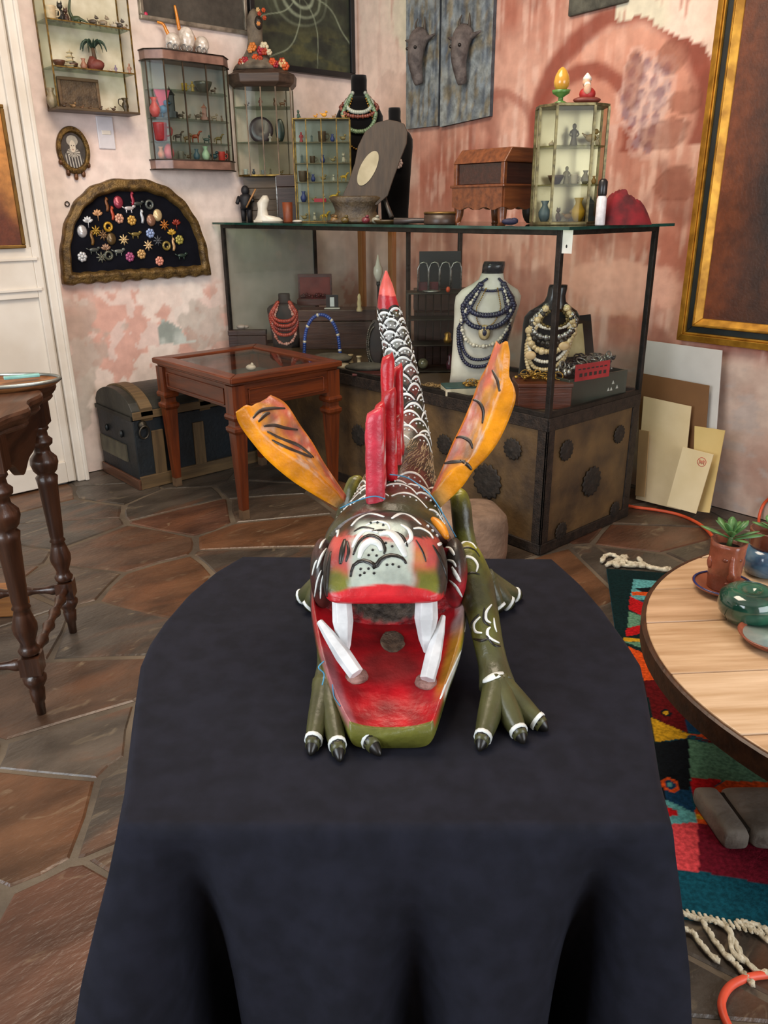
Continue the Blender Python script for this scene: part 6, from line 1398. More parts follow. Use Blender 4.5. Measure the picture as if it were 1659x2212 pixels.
BROOCH = [(178, 500, 's', 'b5b5b8', 'round silver cabochon brooch low on the left of the board'), (178, 555, 'f', 'c9ccd0', 'small silver ring brooch at the lower left of the board'), (191, 481, 'l', 'd2d4d6', 'silver leaf cluster brooch at the left of the board'), (212, 466, 'l', 'c8966a', 'peach leaf brooch at the upper left of the board'), (203, 540, 'd', '4a4f4c', 'dark grey animal brooch low on the left'), (208, 499, 'b', 'a8842e', 'small gold star brooch left of the gold knot'), (234, 490, 'r', 'c0952c', 'gold loop knot brooch'), (241, 516, 's', '5d4a2c', 'bronze wheel brooch near the centre left'), (243, 460, 'v', 'b5482c', 'tall coral red figure brooch'), (258, 472, 'f', 'cf9a80', 'peach flower brooch right of the coral figure'), (256, 437, 's', '9c3a4c', 'oval ruby brooch near the top of the board'), (286, 428, 'v', 'a03042', 'thin red dagger brooch at the top'), (279, 450, 'd', 'c9c2c4', 'small silver dog brooch below the red dagger'), (285, 476, 'f', 'c79a4a', 'gold flower cluster brooch at the centre'), (307, 467, 'v', 'c6cad0', 'tall silver figure brooch right of centre'), (323, 442, 'r', '5c625e', 'dark ring brooch at the upper right'), (327, 476, 's', '8a6450', 'brown oval cameo brooch'), (341, 465, 's', 'cdb78c', 'cream oval cameo brooch, larger of the pair'), (356, 486, 'b', 'b5702c', 'tiny copper star brooch at the right'), (382, 486, 'l', '8a2c1c', 'dark red leaf brooch at the right edge'), (268, 518, 'b', 'd9bd8a', 'large cream and gold daisy brooch at the centre'), (293, 506, 'd', '7a6a38', 'long bronze branch brooch at the centre'), (325, 504, 'f', '8fa3cc', 'blue rhinestone cluster brooch'), (342, 520, 'b', '4c4f54', 'small dark star brooch right of the blue cluster'), (360, 531, 'r', '8d7a3c', 'olive wreath brooch at the lower right'), (372, 507, 'l', 'c49a34', 'gold leaf spray brooch at the right'), (388, 518, 'f', 'a39a4a', 'small green gold flower brooch at the right edge'), (375, 527, 'v', 'c8a070', 'thin cream pin brooch below the gold spray'), (321, 530, 'b', 'd8b98c', 'cream daisy brooch right of the large one'), (306, 549, 'f', 'c29a62', 'big gold rosette brooch low in the middle'), (281, 555, 'f', 'a8527c', 'pink purple flower brooch low in the middle'), (257, 543, 'd', '6d726c', 'grey bird brooch low in the middle'), (230, 540, 'l', '9c7a62', 'brown leaf brooch low on the left'), (235, 552, 'r', '5a5c50', 'dark wreath brooch low on the left'), (220, 556, 'b', '6a6a5c', 'dull star brooch at the lower left'), (345, 564, 'f', 'd8907c', 'coral pink flower brooch near the bottom'), (393, 552, 'd', '2f4038', 'dark green lizard brooch at the lower right'), (224, 508, 'b', '7a5c3c', 'tiny bronze dot brooch beside the wheel'), (199, 514, 'v', '7d5a2c', 'thin bronze bar brooch at the left'), (231, 441, 'v', '7a4a26', 'small brown bird pin at the upper left'), (298, 440, 'd', '3c4240', 'dark fly brooch near the top')]
for px, py, kd, c, lab in BROOCH:
    p = ony(px, py, W2 - .03); m = MB(); r = .028
    mm = mat(c, None, rough=.3, metal=.35, scale=90, coat=.2)
    if kd == 's': m.lathe([(0, 0), (r, 0), (r * 1.05, .004), (r * .8, .009), (0, .013)], 16, R=Matrix.Rotation(PI / 2, 3, 'X'), sy=1.2)
    elif kd == 'f':
        for k in range(7): a = 2 * PI * k / 7; m.ell((r * .62 * math.cos(a), -.005, r * .62 * math.sin(a)), (r * .42, .006, r * .42), 8, 6)
        m.ell((0, -.008, 0), (r * .4, .007, r * .4), 8, 6)
    elif kd == 'l':
        for k in range(5): a = .5 + k * .55; m.ell((r * .6 * math.cos(a), -.004, r * .7 * math.sin(a)), (r * .6, .004, r * .28), 8, 6, R=Matrix.Rotation(-a, 3, 'Y'))
        m.tube([(0, -.003, -r), (0, -.004, r * .4)], .002, 5)
    elif kd == 'r':
        m.tube([(r * .75 * math.cos(b), -.005, r * .75 * math.sin(b)) for b in [2 * PI * i / 16 for i in range(16)]], r * .28, 6, closed=True); m.ell((r * .2, -.008, -r * .3), (r * .3, .005, r * .3), 8, 6)
    elif kd == 'b':
        for k in range(8): a = 2 * PI * k / 8; m.tube([(0, -.005, 0), (r * 1.1 * math.cos(a), -.004, r * 1.1 * math.sin(a))], [r * .26, r * .10], 6, flat=.5)
        m.ell((0, -.008, 0), (r * .3, .005, r * .3), 8, 6)
    elif kd == 'v':
        m.tube(spline([(-.002, -.004, -r * 1.4), (.003, -.006, -r * .5), (-.003, -.006, r * .4), (.002, -.004, r * 1.3)], 8), lambda u: r * (.38 - .25 * abs(u - .4)), 6, flat=.5); m.ell((.002, -.007, r * .9), (r * .3, .005, r * .3), 8, 6)
    else:
        m.ell((0, -.005, 0), (r * 1.1, .005, r * .42), 10, 6); m.ell((r * 1.05, -.006, r * .35), (r * .4, .005, r * .3), 8, 6); m.tube([(-r * .9, -.004, 0), (-r * 1.6, -.003, r * .4)], [r * .2, r * .06], 5)
        for x in (-.6, .5): m.tube([(x * r, -.004, -r * .2), (x * r, -.004, -r * .9)], r * .14, 5)
    tag(m.build('brooch', mm, loc=(p.x, W2 - .0232, p.z)), lab, 'brooch', 'brooches on the velvet board')

# ================================================================== on the glass top of the case
TZT = TOPZ + .0003
def top(px, X, py=468): p = onx(px, py, X); return Vector((p.x, p.y, TZT)), mpp(p)
def tt(name, label, cat, px, X, z=None, rz=PHI): p, s = top(px, X); p.z = TZT if z is None else z; return thing(name, label, cat, p, rz), s
# worn box and dark chest under the tall vitrine
r, s = tt('wooden_box', 'weathered grey wooden box under the tall glass vitrine', 'box', 566, 3.0)
w, h = 70 * s, 96 * s * .93; BOXH = h
for k in range(4): m = MB(); m.b2((-w / 2, 0, h * k / 4), (w / 2, .16, h * (k + 1) / 4 - .002)); m.build('plank', wood('5a4d3e', '3a3026', rough=.7), r, bevel=.002)
m = MB(); m.b2((w / 2 - .004, -.004, 0), (w / 2 + .002, 0, h)); m.build('metal_strip', silver, r)
r, s = tt('wooden_box', 'dark reddish chest beside the weathered box under the vitrine', 'box', 624, 3.0)
w = 44 * s; m = MB(); m.b2((-w / 2, .0, 0), (w / 2, .16, h * .74)); m.build('body', wood('33201a', '1d110d', rough=.5), r, bevel=.003); m = MB(); m.b2((-w / 2 - .004, -.004, h * .75), (w / 2 + .004, .164, h)); m.build('lid', wood('3a251e', '22140f', rough=.5), r, bevel=.004)
# tall vitrine with a roof-like cap
vz = TZT + BOXH + .001
r, s = tt('glass_vitrine', 'tall narrow glass vitrine with a carved wooden cap', 'cabinet', 578, 3.0, vz)
W_ = 118 * s; H_ = 218 * s * .93; D_ = .20
oct_ = lambda g, z: [Vector((x, y, z)) for x, y in ((-W_ / 2 - g, .05), (-W_ * .26 - g, -g), (W_ * .26 + g, -g), (W_ / 2 + g, .05), (W_ / 2 + g, D_), (-W_ / 2 - g, D_))]
m = MB(); m.loft([oct_(0, 0), oct_(0, .010)]); m.build('base', brass, r)
cap = MB(); cap.loft([oct_(.0, H_ - .10), oct_(.025, H_ - .075), oct_(.03, H_ - .03), oct_(.0, H_ - .02), oct_(-.02, H_)]); cap.build('cap', wood('4d3a2c', '2c1f16', rough=.55), r, bevel=.004)
for q in oct_(0, 0) + [Vector((0, 0, 0)), Vector((W_ * .38, D_, 0)), Vector((-W_ * .2, D_, 0))]: m = MB(); m.box((q.x, q.y, (H_ - .10) / 2), (.007, .007, H_ - .10)); m.build('post', mat('6d5a44', '43362a', rough=.4, metal=.6), r)
P_ = oct_(-.002, 0)
for i in range(6):
    a, b = P_[i], P_[(i + 1) % 6]; n = Vector((b.y - a.y, a.x - b.x, 0)).normalized() * .0012
    m = MB(); m.prism([((a + n).x, (a + n).y), ((b + n).x, (b + n).y), ((b - n).x, (b - n).y), ((a - n).x, (a - n).y)], .01, H_ - .10); m.build('glass_pane', gl2, r)
sh = [.011, H_ * .33, H_ * .66]
for z in sh[1:]: m = MB(); m.loft([oct_(-.005, z - .004), oct_(-.005, z)]); m.build('glass_shelf', glass('cfdcd4', .7, .25, '8a8070'), r)
def vit(kind, x, zi, hpx, c, lab, nm='small_figurine', cat='figurine', y=.08, root=r, shz=sh, sc=s):
    q = root.location + Matrix.Rotation(PHI, 3, 'Z') @ Vector((x * sc, y, shz[zi] + .0005)); return tag(figure(kind, hpx * sc * .93).build(nm, C_(c), loc=q, rz=PHI), lab, cat)
vit('cat', 25, 2, 20, '5a3a26', 'brown cat on the top shelf of the tall vitrine'); vit('dog', 40, 2, 16, '6d4a34', 'tan dog on the top shelf of the tall vitrine', y=.1); vit('person', -5, 2, 20, '7a3a34', 'red robed figure on the top shelf of the tall vitrine'); vit('dog', -35, 2, 12, '4a3426', 'dark dog at the left of the top vitrine shelf', y=.1)
q = r.location + Matrix.Rotation(PHI, 3, 'Z') @ Vector((-8 * s, .11, sh[1] + .0005)); m = MB(); m.lathe([(0, 0), (24 * s, 0), (26 * s, .006), (20 * s, .012), (0, .010)], 24, (0, 0, 24 * s), R=Matrix.Rotation(PI / 2, 3, 'X')); tag(m.build('round_plate', C_('4a3c44', .3), loc=q, rz=PHI), 'round dark plate on the middle vitrine shelf', 'plate')
q = r.location + Matrix.Rotation(PHI, 3, 'Z') @ Vector((32 * s, .11, sh[1] + .0005)); m = MB(); m.ell((0, 0, 23 * s), (10 * s, .008, 23 * s), 18, 12); tag(m.build('oval_plate', C_('1f2c2a', .3), loc=q, rz=PHI), 'dark green oval plaque on the middle vitrine shelf', 'plaque')
vit('person', 12, 1, 18, 'b5aaa4', 'white figure in front of the round plate', y=.06); vit('cup', 28, 1, 8, '8d7a5a', 'tiny cup before the oval plaque', 'tiny_cup', 'cup', y=.05)
vit('cup', -45, 0, 12, 'cfd2d4', 'white cup at the left of the bottom vitrine shelf', 'white_cup', 'cup'); vit('vase', -28, 0, 12, '2c3a4c', 'blue vase on the bottom vitrine shelf', 'blue_vase', 'vase'); vit('cup', -8, 0, 10, '8a8d90', 'grey cup on the bottom vitrine shelf', 'grey_cup', 'cup'); vit('tower', 8, 0, 14, '5a4a34', 'brown tower on the bottom vitrine shelf'); vit('bird', 32, 0, 12, '6d5a3c', 'tan bird on the bottom vitrine shelf')
# hooded figure with flowers on the cap
t = thing('flower_figurine', 'grey hooded figurine covered with orange and red flowers on the tall vitrine', 'figurine', r.location + Matrix.Rotation(PHI, 3, 'Z') @ Vector((0, .10, H_ + .0005)), PHI)
hh = 118 * s * .93
m = MB(); m.lathe([(50 * s, 0), (46 * s, .02), (30 * s, .06), (19 * s, hh * .34), (15 * s, hh * .5), (16 * s, hh * .66), (15 * s, hh * .84), (9 * s, hh * .95), (2 * s, hh)], 16, (-9 * s, 0, 0), sy=.7); m.build('robe', mat('6d6252', '463d32', rough=.7, scale=20, bump=.3), t)
m = MB(); m.ell((0 * s, -.02, hh * .76), (9 * s, .02, 13 * s), 12, 8); m.build('face', C_('2a2018'), t)
fr_ = random.Random(11)
for k in range(24):
    x = fr_.uniform(-38, 56) * s; z = max(.012, hh * .46 * (1 - abs(x) / (60 * s)) * fr_.uniform(.3, 1.0)) if k < 19 else hh * fr_.uniform(.7, .97); x = x if k < 19 else (6 + fr_.uniform(-4, 12)) * s
    m = MB(); rr0 = fr_.uniform(.016, .026) if k < 19 else .012
    for j in range(6): a = 2 * PI * j / 6; m.ell((x + rr0 * .6 * math.cos(a), -.055 - .01 * fr_.random(), z + rr0 * .6 * math.sin(a)), (rr0 * .5, .010, rr0 * .5), 7, 5)
    m.ell((x, -.068, z), rr0 * .4, 6, 5); m.build('flower', C_(fr_.choice(['c8501f', 'c9742a', '9c1f2c', 'd0c4a4', 'a83a1c', 'cf8a4a', 'd6b27c', 'b5481f'])), t)
# ninja, boot, tumbler, chip
r_, s = tt('ninja_figurine', 'small black ninja figurine with a wooden stick beside the white boot', 'figurine', 533, 2.92)
h = 76 * s * .93
m = MB(); m.tube([(-.02, 0, 0), (-.02, 0, h * .42)], [.014, .018], 8); m.tube([(.02, 0, 0), (.02, 0, h * .42)], [.014, .018], 8); m.lathe([(.036, h * .36), (.034, h * .5), (.042, h * .68), (.03, h * .76), (.012, h * .8)], 12); m.ell((0, 0, h * .88), (.026, .026, .030), 10, 8); m.tube([(-.04, 0, h * .7), (-.05, -.03, h * .52)], .012, 6); m.tube([(.04, 0, h * .7), (.05, -.04, h * .58)], .012, 6); m.build('body', C_('15151a', .6), r_)
m = MB(); m.tube([(.01, -.05, h * .40), (.075, -.05, h * .92)], .006, 6); m.build('stick', C_('a5784a'), r_)
r_, s = tt('ceramic_boot', 'white ceramic boot standing on the case top', 'ornament', 578, 2.88)
sl_ = [(-.07, .0, .10, .035), (-.065, .012, .105, .036)]
m = MB(); rg = []
for z, x0, x1, d in ((0, -28, 32, .034), (.010, -29, 33, .036), (.025, -25, 26, .034), (.04, -22, 2, .030), (.075, -20, 0, .028), (.11, -21, 4, .03), (.125, -16, 6, .03), (.15, -8, 2, .02)):
    c = (x0 + x1) / 2 * s; hw = (x1 - x0) / 2 * s; rg.append([Vector((c + hw * math.cos(2 * PI * k / 20), d * math.sin(2 * PI * k / 20), z)) for k in range(20)])
m.loft(rg, True, True, True); m.build('boot', mat('e2ddd0', 'c9c3b4', rough=.35), r_)
m = MB(); m.b2((-29 * s, -.036, 0), (-10 * s, .036, .012)); m.build('heel', mat('cfc8b8', 'b3ac9c', rough=.4), r_, bevel=.002)
p, s = top(622, 2.86); m = MB(); m.lathe([(.026, 0), (.028, .004), (.030, .11), (.027, .11), (.025, .012), (0, .012)], 20); tag(m.build('clay_tumbler', mat('83401f', '5f2a12', rough=.5), loc=p), 'plain reddish clay tumbler on the case top', 'tumbler')
p, s = top(642, 2.86); m = MB(); m.ell((0, 0, .007), (.03, .016, .007), 12, 6); tag(m.build('white_chip', C_('cfc8bc'), loc=p, rz=PHI), 'flat white chip lying right of the clay tumbler', 'shell')
# small brass cabinet with mirror back
r_, s = tt('brass_cabinet', 'small brass and glass cabinet of miniatures left of the wooden mirror', 'cabinet', 700, 3.0)
W_ = 118 * s; H_ = 218 * s * .93; D_ = .11
m = MB(); m.b2((-W_ / 2, D_ - .004, 0), (W_ / 2, D_, H_)); tag(m.build('mirror_back', mat('b5b8b2', '949890', rough=.2, metal=.5, scale=4), r_), 'mirrored back')
hz = [.006, H_ * .2, H_ * .40, H_ * .58, H_ * .78, H_]
for z in hz: m = MB(); m.b2((-W_ / 2, 0, z - .005), (W_ / 2, D_, z)); m.build('shelf', glass('d9e0d4', .7, .3, '7a7058') if 0.01 < z < H_ else brass, r_)
for x in (-.5, -.27, .0, .27, .5):
    for y in ((0, D_ - .006) if abs(x) > .4 else (0,)): m = MB(); m.box((x * W_, y, H_ / 2), (.006, .006, H_)); m.build('post', brass, r_)
for x0, x1 in ((-.5, -.27), (-.27, 0), (0, .27), (.27, .5)): m = MB(); m.b2((x0 * W_ + .003, .001, .006), (x1 * W_ - .003, .003, H_ - .006)); m.build('glass_pane', gl2, r_)
kinds = ['bird', 'dog', 'cup', 'cat', 'person', 'vase', 'horse', 'tower']; fr_ = random.Random(5)
colsn = [('6d4a2c', 'brown'), ('8c7a52', 'tan'), ('3c4a4c', 'slate'), ('c9a02c', 'yellow'), ('2c3a78', 'blue'), ('9a2c38', 'red'), ('b8b2a4', 'pale'), ('4c3c2c', 'umber')]
nmk = {'bird': 'bird', 'dog': 'dog', 'cup': 'cup', 'cat': 'cat', 'person': 'standing figure', 'vase': 'vase', 'horse': 'horse', 'tower': 'tower'}
ordn = ['bottom', 'second', 'third', 'fourth', 'highest']
for zi in range(5):
    for k, x in enumerate((-44, -22, 0, 22, 44)):
        c, cn = colsn[(zi * 3 + k * 5 + 1) % 8]; kd = kinds[(zi * 5 + k * 3) % 8]
        pos = ('at the left end', 'left of centre', 'in the middle', 'right of centre', 'at the right end')[k]
        vit(kd, x, zi, fr_.uniform(15, 24), c, 'tiny %s %s %s of the %s shelf of the brass cabinet' % (cn, nmk[kd], pos, ordn[zi]), 'miniature_' + nmk[kd].split()[-1], 'miniature', y=.05, root=r_, shz=hz, sc=s)
m = MB(); q = r_.location + Matrix.Rotation(PHI, 3, 'Z') @ Vector((-8 * s, .025, hz[1] + .0005)); m.b2((-13 * s, 0, 0), (13 * s, .03, 7 * s)); tag(m.build('red_box', C_('b3203c'), loc=q, rz=PHI), 'flat red box on the second shelf of the brass cabinet', 'box')
for x, kd, h, c, lab in ((-48, 'cat', 20, '2f4a3c', 'green cat on top of the brass cabinet'), (-12, 'bird', 13, 'c48a2c', 'small yellow chick on top of the brass cabinet'), (6, 'bird', 20, 'd69a2c', 'larger yellow chick on top of the brass cabinet'), (26, 'dog', 10, '8c6a44', 'tiny tan dog on top of the brass cabinet'), (46, 'bird', 12, 'b5825a', 'tan bird at the right end on top of the brass cabinet')): vit(kd, x, 5, h, c, lab, y=.05, root=r_, shz=hz, sc=s)
# black busts with necklaces
r_, s = tt('display_bust', 'black velvet bust with green and red bead necklaces at the back of the case top', 'bust', 780, 3.40)
H = 300 * s * .93; Wb = 100 * s
bust(r_, s, H, Wb, .86, velvet)
jade = mat('7f9a78', '4c6448', scale=80, **pear); mixb = mat('8c4a3a', '5a2c22', scale=90, **pear)
necklace(r_, H, Wb, ((.34 * Wb, .88, .13 * H, .008, [.012], 30, mat('b4bcae', '7c857a', **pear), 'short grey glass bead strand on the back bust'), (.42 * Wb, .86, .24 * H, .012, [.013], 40, jade, 'green bead strand hanging lower on the back bust'), (.47 * Wb, .86, .14 * H, .012, [.012, .010], 34, mixb, 'red and brown bead strand on the back bust'), (.38 * Wb, .84, .34 * H, .010, [.006], 46, gold, 'thin long gold strand on the back bust')))
r_, s = tt('display_bust', 'tall black velvet bust with a single pearl pendant behind the wooden mirror', 'bust', 853, 3.25)
H = 238 * s * .93; Wb = 78 * s; bust(r_, s, H, Wb, .86, velvet)
q = r_.location + Matrix.Rotation(PHI, 3, 'Z') @ Vector((6 * s, bust_front(H, Wb, 6 * s, H * .52) - .012, H * .52)); pd_ = thing('pearl_pendant', 'round pearl cluster pendant on the tall black bust', 'pendant', q, PHI)
m = MB()
for k in range(9): a = 2 * PI * k / 9; m.ell((.02 * math.cos(a), 0, .02 * math.sin(a)), .010, 8, 6)
m.ell((0, -.004, 0), .014, 8, 6); m.build('pearls', mat('d6c4bc', 'a88f84', **pear), pd_); m = MB(); m.tube([(0, 0, .02), (-.004, 0, .06)], .004, 6); m.build('clasp', silver, pd_)
# tilted wooden mirror board
p, s = top(775, 2.90)
r_ = thing('wooden_mirror', 'tilted brown wooden board with an oval mirror on a cluttered stand', 'mirror', p, PHI)
def WB(px, py, dy): return Vector(((px - 775) * s, dy, (468 - py) * s * .93))
outl = [(858, 252), (874, 258), (881, 275), (879, 300), (865, 335), (850, 375), (838, 410), (815, 430), (740, 432), (738, 415), (752, 385), (768, 340), (775, 305), (790, 275), (815, 255), (840, 249)]
m = MB(); n = len(outl); th_ = .022; ob = lambda py: (430 - py) * .0004
m.loft([[WB(x, y, ob(y)) for x, y in outl], [WB(x, y, ob(y) + th_) for x, y in outl]]); m.build('board', wood('3d2f21', '251b12', rough=.6, axis='z'), r_, bevel=.004)
c0 = WB(796, 351, ob(351) - .004); R = Matrix.Rotation(math.atan2(26, 46) , 3, 'Y')
m = MB(); el = lambda q, d: [c0 + Vector((0, d, 0)) + R @ Vector((16 * s * q * math.cos(2 * PI * k / 36), 0, 38 * s * q * math.sin(2 * PI * k / 36))) for k in range(36)]
m.loft([[v + Vector((0, (v.z - c0.z) / s * .00043 + dd, 0)) for v in el(1.0, 0)] for dd in (0, .006)], smooth=False); tag(m.build('oval_mirror', mat('bdb59a', 'a39b80', rough=.12, metal=.3), r_), 'pale oval mirror glass')
m = MB(); m.lathe([(.0, 0), (62 * s, 0), (64 * s, .012), (52 * s, .02), (44 * s, .06), (50 * s, .10), (58 * s, .125), (50 * s, .135), (0, .135)], 24, (WB(768, 468, .03)), sy=.5); m.build('stand', mat('4a3c26', '2a2013', rough=.5, scale=20, bump=.4), r_)
m = MB(); m.tube([WB(828, 400, .06), WB(836, 430, .03), WB(846, 456, -.01)], [.010, .011, .013], 8); m.build('strut', mat('4f4a44', '2f2b27', rough=.4, metal=.5), r_)
fr_ = random.Random(9)
for k, (px, py, c, lab) in enumerate(((722, 462, '7a5c34', 'amber knob at the left foot of the wooden mirror'), (745, 464, '5a4a22', 'olive glass trinket at the foot of the wooden mirror'), (790, 464, '6d2c34', 'dark red trinket right of the mirror stand'), (812, 466, '8c8a7a', 'grey coiled trinket right of the mirror stand'))):
    p_, s2 = top(px, 2.80); m = MB(); m.ell((0, 0, .016), (.022, .018, .016), 12, 8); m.ell((.008, -.006, .034), (.010, .010, .008), 8, 6); tag(m.build('trinket', C_(c, .3), loc=p_, rz=PHI), lab, 'trinket')
p_, s2 = top(835, 2.82); m = MB(); m.lathe([(0, 0), (.05, 0), (.062, .010), (.066, .018), (.055, .016), (0, .008)], 22); tag(m.build('shallow_dish', C_('4a3a20', .4), loc=p_), 'shallow brown dish right of the mirror stand', 'dish')
p_, s2 = top(895, 2.86); m = MB(); m.tube([(-.10, .02, .012), (0, .01, .014), (.11, -.01, .014), (.13, -.012, .014)], [.016, .013, .010, .009], 8); tag(m.build('dark_rod', C_('3a3230', .4), loc=p_, rz=PHI), 'dark tapered rod lying left of the round tin', 'rod')
p_, s = top(952, 2.84); r_ = thing('round_tin', 'low dark round tin with a brass rim on the case top', 'tin', p_)
m = MB(); m.lathe([(.078, 0), (.080, .004), (.078, .046), (0, .046)], 28); m.build('body', C_('3a2a20', .4), r_); m = MB(); m.lathe([(.080, .046), (.081, .052), (.072, .056), (0, .054)], 28); tag(m.build('lid', mat('8a6a34', '5e4520', rough=.35, metal=.6), r_), 'brassy lid')
p_, s = top(1102, 2.82); m = MB(); m.ell((0, 0, .014), (.036, .02, .014), 14, 8); m.ell((.018, .0, .018), (.018, .016, .012), 10, 6); tag(m.build('blue_pouch', C_('1c1c3a', .7), loc=p_, rz=PHI), 'small dark blue pouch under the wooden casket', 'pouch')
# wooden casket on curved legs (parallel to the case)
pl, pf, pr = onx(1003, 470, 2.95), onx(1085, 470, 2.85), None
casket = wood('74401f', '4a240f', rough=.35, coat=.2); caskl = wood('38190f', '1f0c06', rough=.3, coat=.3)
q = onx(1085, 470, 2.86); s = mpp(q)
r_ = thing('wooden_casket', 'brown wooden casket with a sloped lid on four curved legs', 'casket', (q.x, q.y, TZT), 0)
# local axes: +y runs to the left of the picture along the case, +x away along the end
LYc, LXc = .30, .30
zb_ = (470 - 430) * s * .93; z1 = (470 - 388) * s * .93; z2 = (470 - 335) * s * .93; z3 = (470 - 303) * s * .93
for x in (0.02, LXc - .02):
    for y in (.02, LYc - .02):
        m = MB(); m.tube(spline([(x, y, 0), (x + (-.006 if x < .1 else .006), y + (-.006 if y < .1 else .006), .012), (x, y, zb_ * .6), (x, y, zb_ * 1.25)], 12), lambda u: .013 + .012 * u + .006 * math.exp(-(u / .12) ** 2), 8); m.build('leg', casket, r_)
for (a, b) in (((0, 0), (0, LYc)), ((0, 0), (LXc, 0)), ((LXc, 0), (LXc, LYc)), ((0, LYc), (LXc, LYc))):
    n = 24; poly = []
    for k in range(n + 1): u = k / n; poly.append((u, zb_ * 1.05 - .012 * math.sin(u * 3 * PI) ** 2 - .006))
    V = Vector((b[0] - a[0], b[1] - a[1], 0)); th = Vector((-V.y, V.x, 0)).normalized() * .008; m = MB()
    f_ = [Vector((a[0], a[1], 0)) + V * u + Vector((0, 0, z)) for u, z in poly] + [Vector((b[0], b[1], z1)), Vector((a[0], a[1], z1))]
    m.loft([[v - th for v in f_], [v + th for v in f_]]); m.build('apron', casket, r_)
m = MB(); m.b2((-.012, -.012, z1), (LXc + .012, LYc + .012, z1 + .012)); m.build('ledge', casket, r_, bevel=.003)
m = MB(); m.b2((0.01, .01, z1 + .012), (LXc - .01, LYc - .01, z2)); m.build('chest', caskl, r_, bevel=.003)
for x, y in ((.01, .01), (.01, LYc - .01), (LXc - .01, .01)): m = MB(); m.box((x, y, (z1 + z2) / 2 + .006), (.02, .02, z2 - z1 - .012)); m.build('corner_post', casket, r_, bevel=.002)
m = MB(); m.loft([[Vector((-.004, -.004, z2)), Vector((LXc + .004, -.004, z2)), Vector((LXc + .004, LYc + .004, z2)), Vector((-.004, LYc + .004, z2))], [Vector((.05, .0, z3)), Vector((LXc - .03, .0, z3)), Vector((LXc - .03, LYc, z3)), Vector((.05, LYc, z3))]]); m.build('lid', casket, r_, bevel=.004)
p_, s = top(1143, 3.12); m = MB(); m.ell((0, 0, .07), (.035, .035, .07), 14, 10); tag(m.build('dark_jar', C_('241c16', .4), loc=p_), 'dark rounded jar half hidden behind the casket', 'jar')
# glass cabinet with mirrored back at the right end
r_, s = tt('glass_cabinet', 'brass-framed glass cabinet of small figures near the red cloth', 'cabinet', 1232, 2.96)
W_ = 142 * s; H_ = 255 * s * .93; D_ = .16
oc = lambda g, z: [Vector((x, y, z)) for x, y in ((-W_ / 2 - g, .07), (-W_ * .30, -g), (W_ * .25, -g), (W_ / 2 + g, .05), (W_ / 2 + g, D_), (-W_ / 2 - g, D_))]
cb = mat('7d7450', '4d4630', rough=.4, metal=.6, scale=40)
for z0_, z1_ in ((0, .012), (H_ - .012, H_)): m = MB(); m.loft([oc(.004, z0_), oc(.004, z1_)]); m.build('end_plate', cb, r_, bevel=.002)
for q in oc(0, 0): m = MB(); m.box((q.x, q.y, H_ / 2), (.010, .010, H_ - .02)); m.build('post', cb, r_)
m = MB(); m.b2((-W_ / 2, D_ - .003, .012), (W_ / 2, D_, H_ - .012)); tag(m.build('mirror_back', mat('b9b39c', '96907a', rough=.25, metal=.5, scale=3), r_), 'yellowed mirror back')
P_ = oc(-.002, 0)
for i in (0, 1, 2, 3, 5):
    a, b = P_[i], P_[(i + 1) % 6]; n = Vector((b.y - a.y, a.x - b.x, 0)).normalized() * .0012
    m = MB(); m.prism([((a + n).x, (a + n).y), ((b + n).x, (b + n).y), ((b - n).x, (b - n).y), ((a - n).x, (a - n).y)], .012, H_ - .012); m.build('glass_pane', glass('f7f6ef', .8), r_)
he = [.0125, H_ * .345, H_ * .665]
for z in he[1:]: m = MB(); m.loft([oc(-.006, z - .006), oc(-.006, z)]); m.build('glass_shelf', glass('d9dcc4', .7, .35, '6d6848'), r_)
for kd, x, zi, h, c, lab in (('person', 5, 2, 48, '5a564c', 'grey draped figure on the top shelf of the right glass cabinet'), ('bird', 42, 2, 44, '8a7444', 'bronze eagle on the top shelf of the right glass cabinet'), ('shell', -42, 2, 12, '9a9484', 'grey shell on the top shelf of the right glass cabinet'), ('cat', 56, 2, 26, 'a39a84', 'pale cat on the top shelf of the right glass cabinet'), ('bowl', -28, 1, 20, '3c2a1c', 'round brown pot on the middle shelf of the right glass cabinet'), ('cup', 12, 1, 22, 'b5b0a0', 'pale cup on the middle shelf of the right glass cabinet'), ('person', -5, 1, 40, '7a755f', 'tall stone figure on the middle shelf of the right glass cabinet'), ('vase', 36, 1, 30, '6d6a5a', 'grey vase on the middle shelf of the right glass cabinet'), ('vase', 55, 1, 18, '8a6a34', 'small ochre vase on the middle shelf of the right glass cabinet'), ('vase', -48, 0, 46, '41596a', 'blue bottle at the left of the bottom shelf of the right glass cabinet'), ('cat', -18, 0, 34, '4a3620', 'brown owl-like figure on the bottom shelf of the right glass cabinet'), ('bird', 4, 0, 30, '84683c', 'ochre bird on the bottom shelf of the right glass cabinet'), ('vase', 26, 0, 52, 'b5962c', 'yellow bottle on the bottom shelf of the right glass cabinet'), ('tower', 52, 0, 56, '2c3a40', 'dark tower on the bottom shelf of the right glass cabinet')): vit(kd, x, zi, h, c, lab, y=.085, root=r_, shz=he, sc=s)
q = r_.location + Matrix.Rotation(PHI, 3, 'Z') @ Vector((-30 * s, .07, H_ + .0005)); t = thing('egg_ornament', 'yellow stone egg in a green egg cup on the right glass cabinet', 'ornament', q, PHI)
m = MB(); m.lathe([(.026, 0), (.028, .006), (.010, .014), (.010, .026), (.034, .040), (.038, .052), (.02, .05)], 18); m.build('cup', C_('4f7a3a', .3), t); m = figure('egg', 50 * s * .93); m.v = [v + Vector((0, 0, .046)) for v in m.v]; m.build('egg', mat('cf9f3c', 'b5802a', rough=.2, coat=.4, scale=8), t)
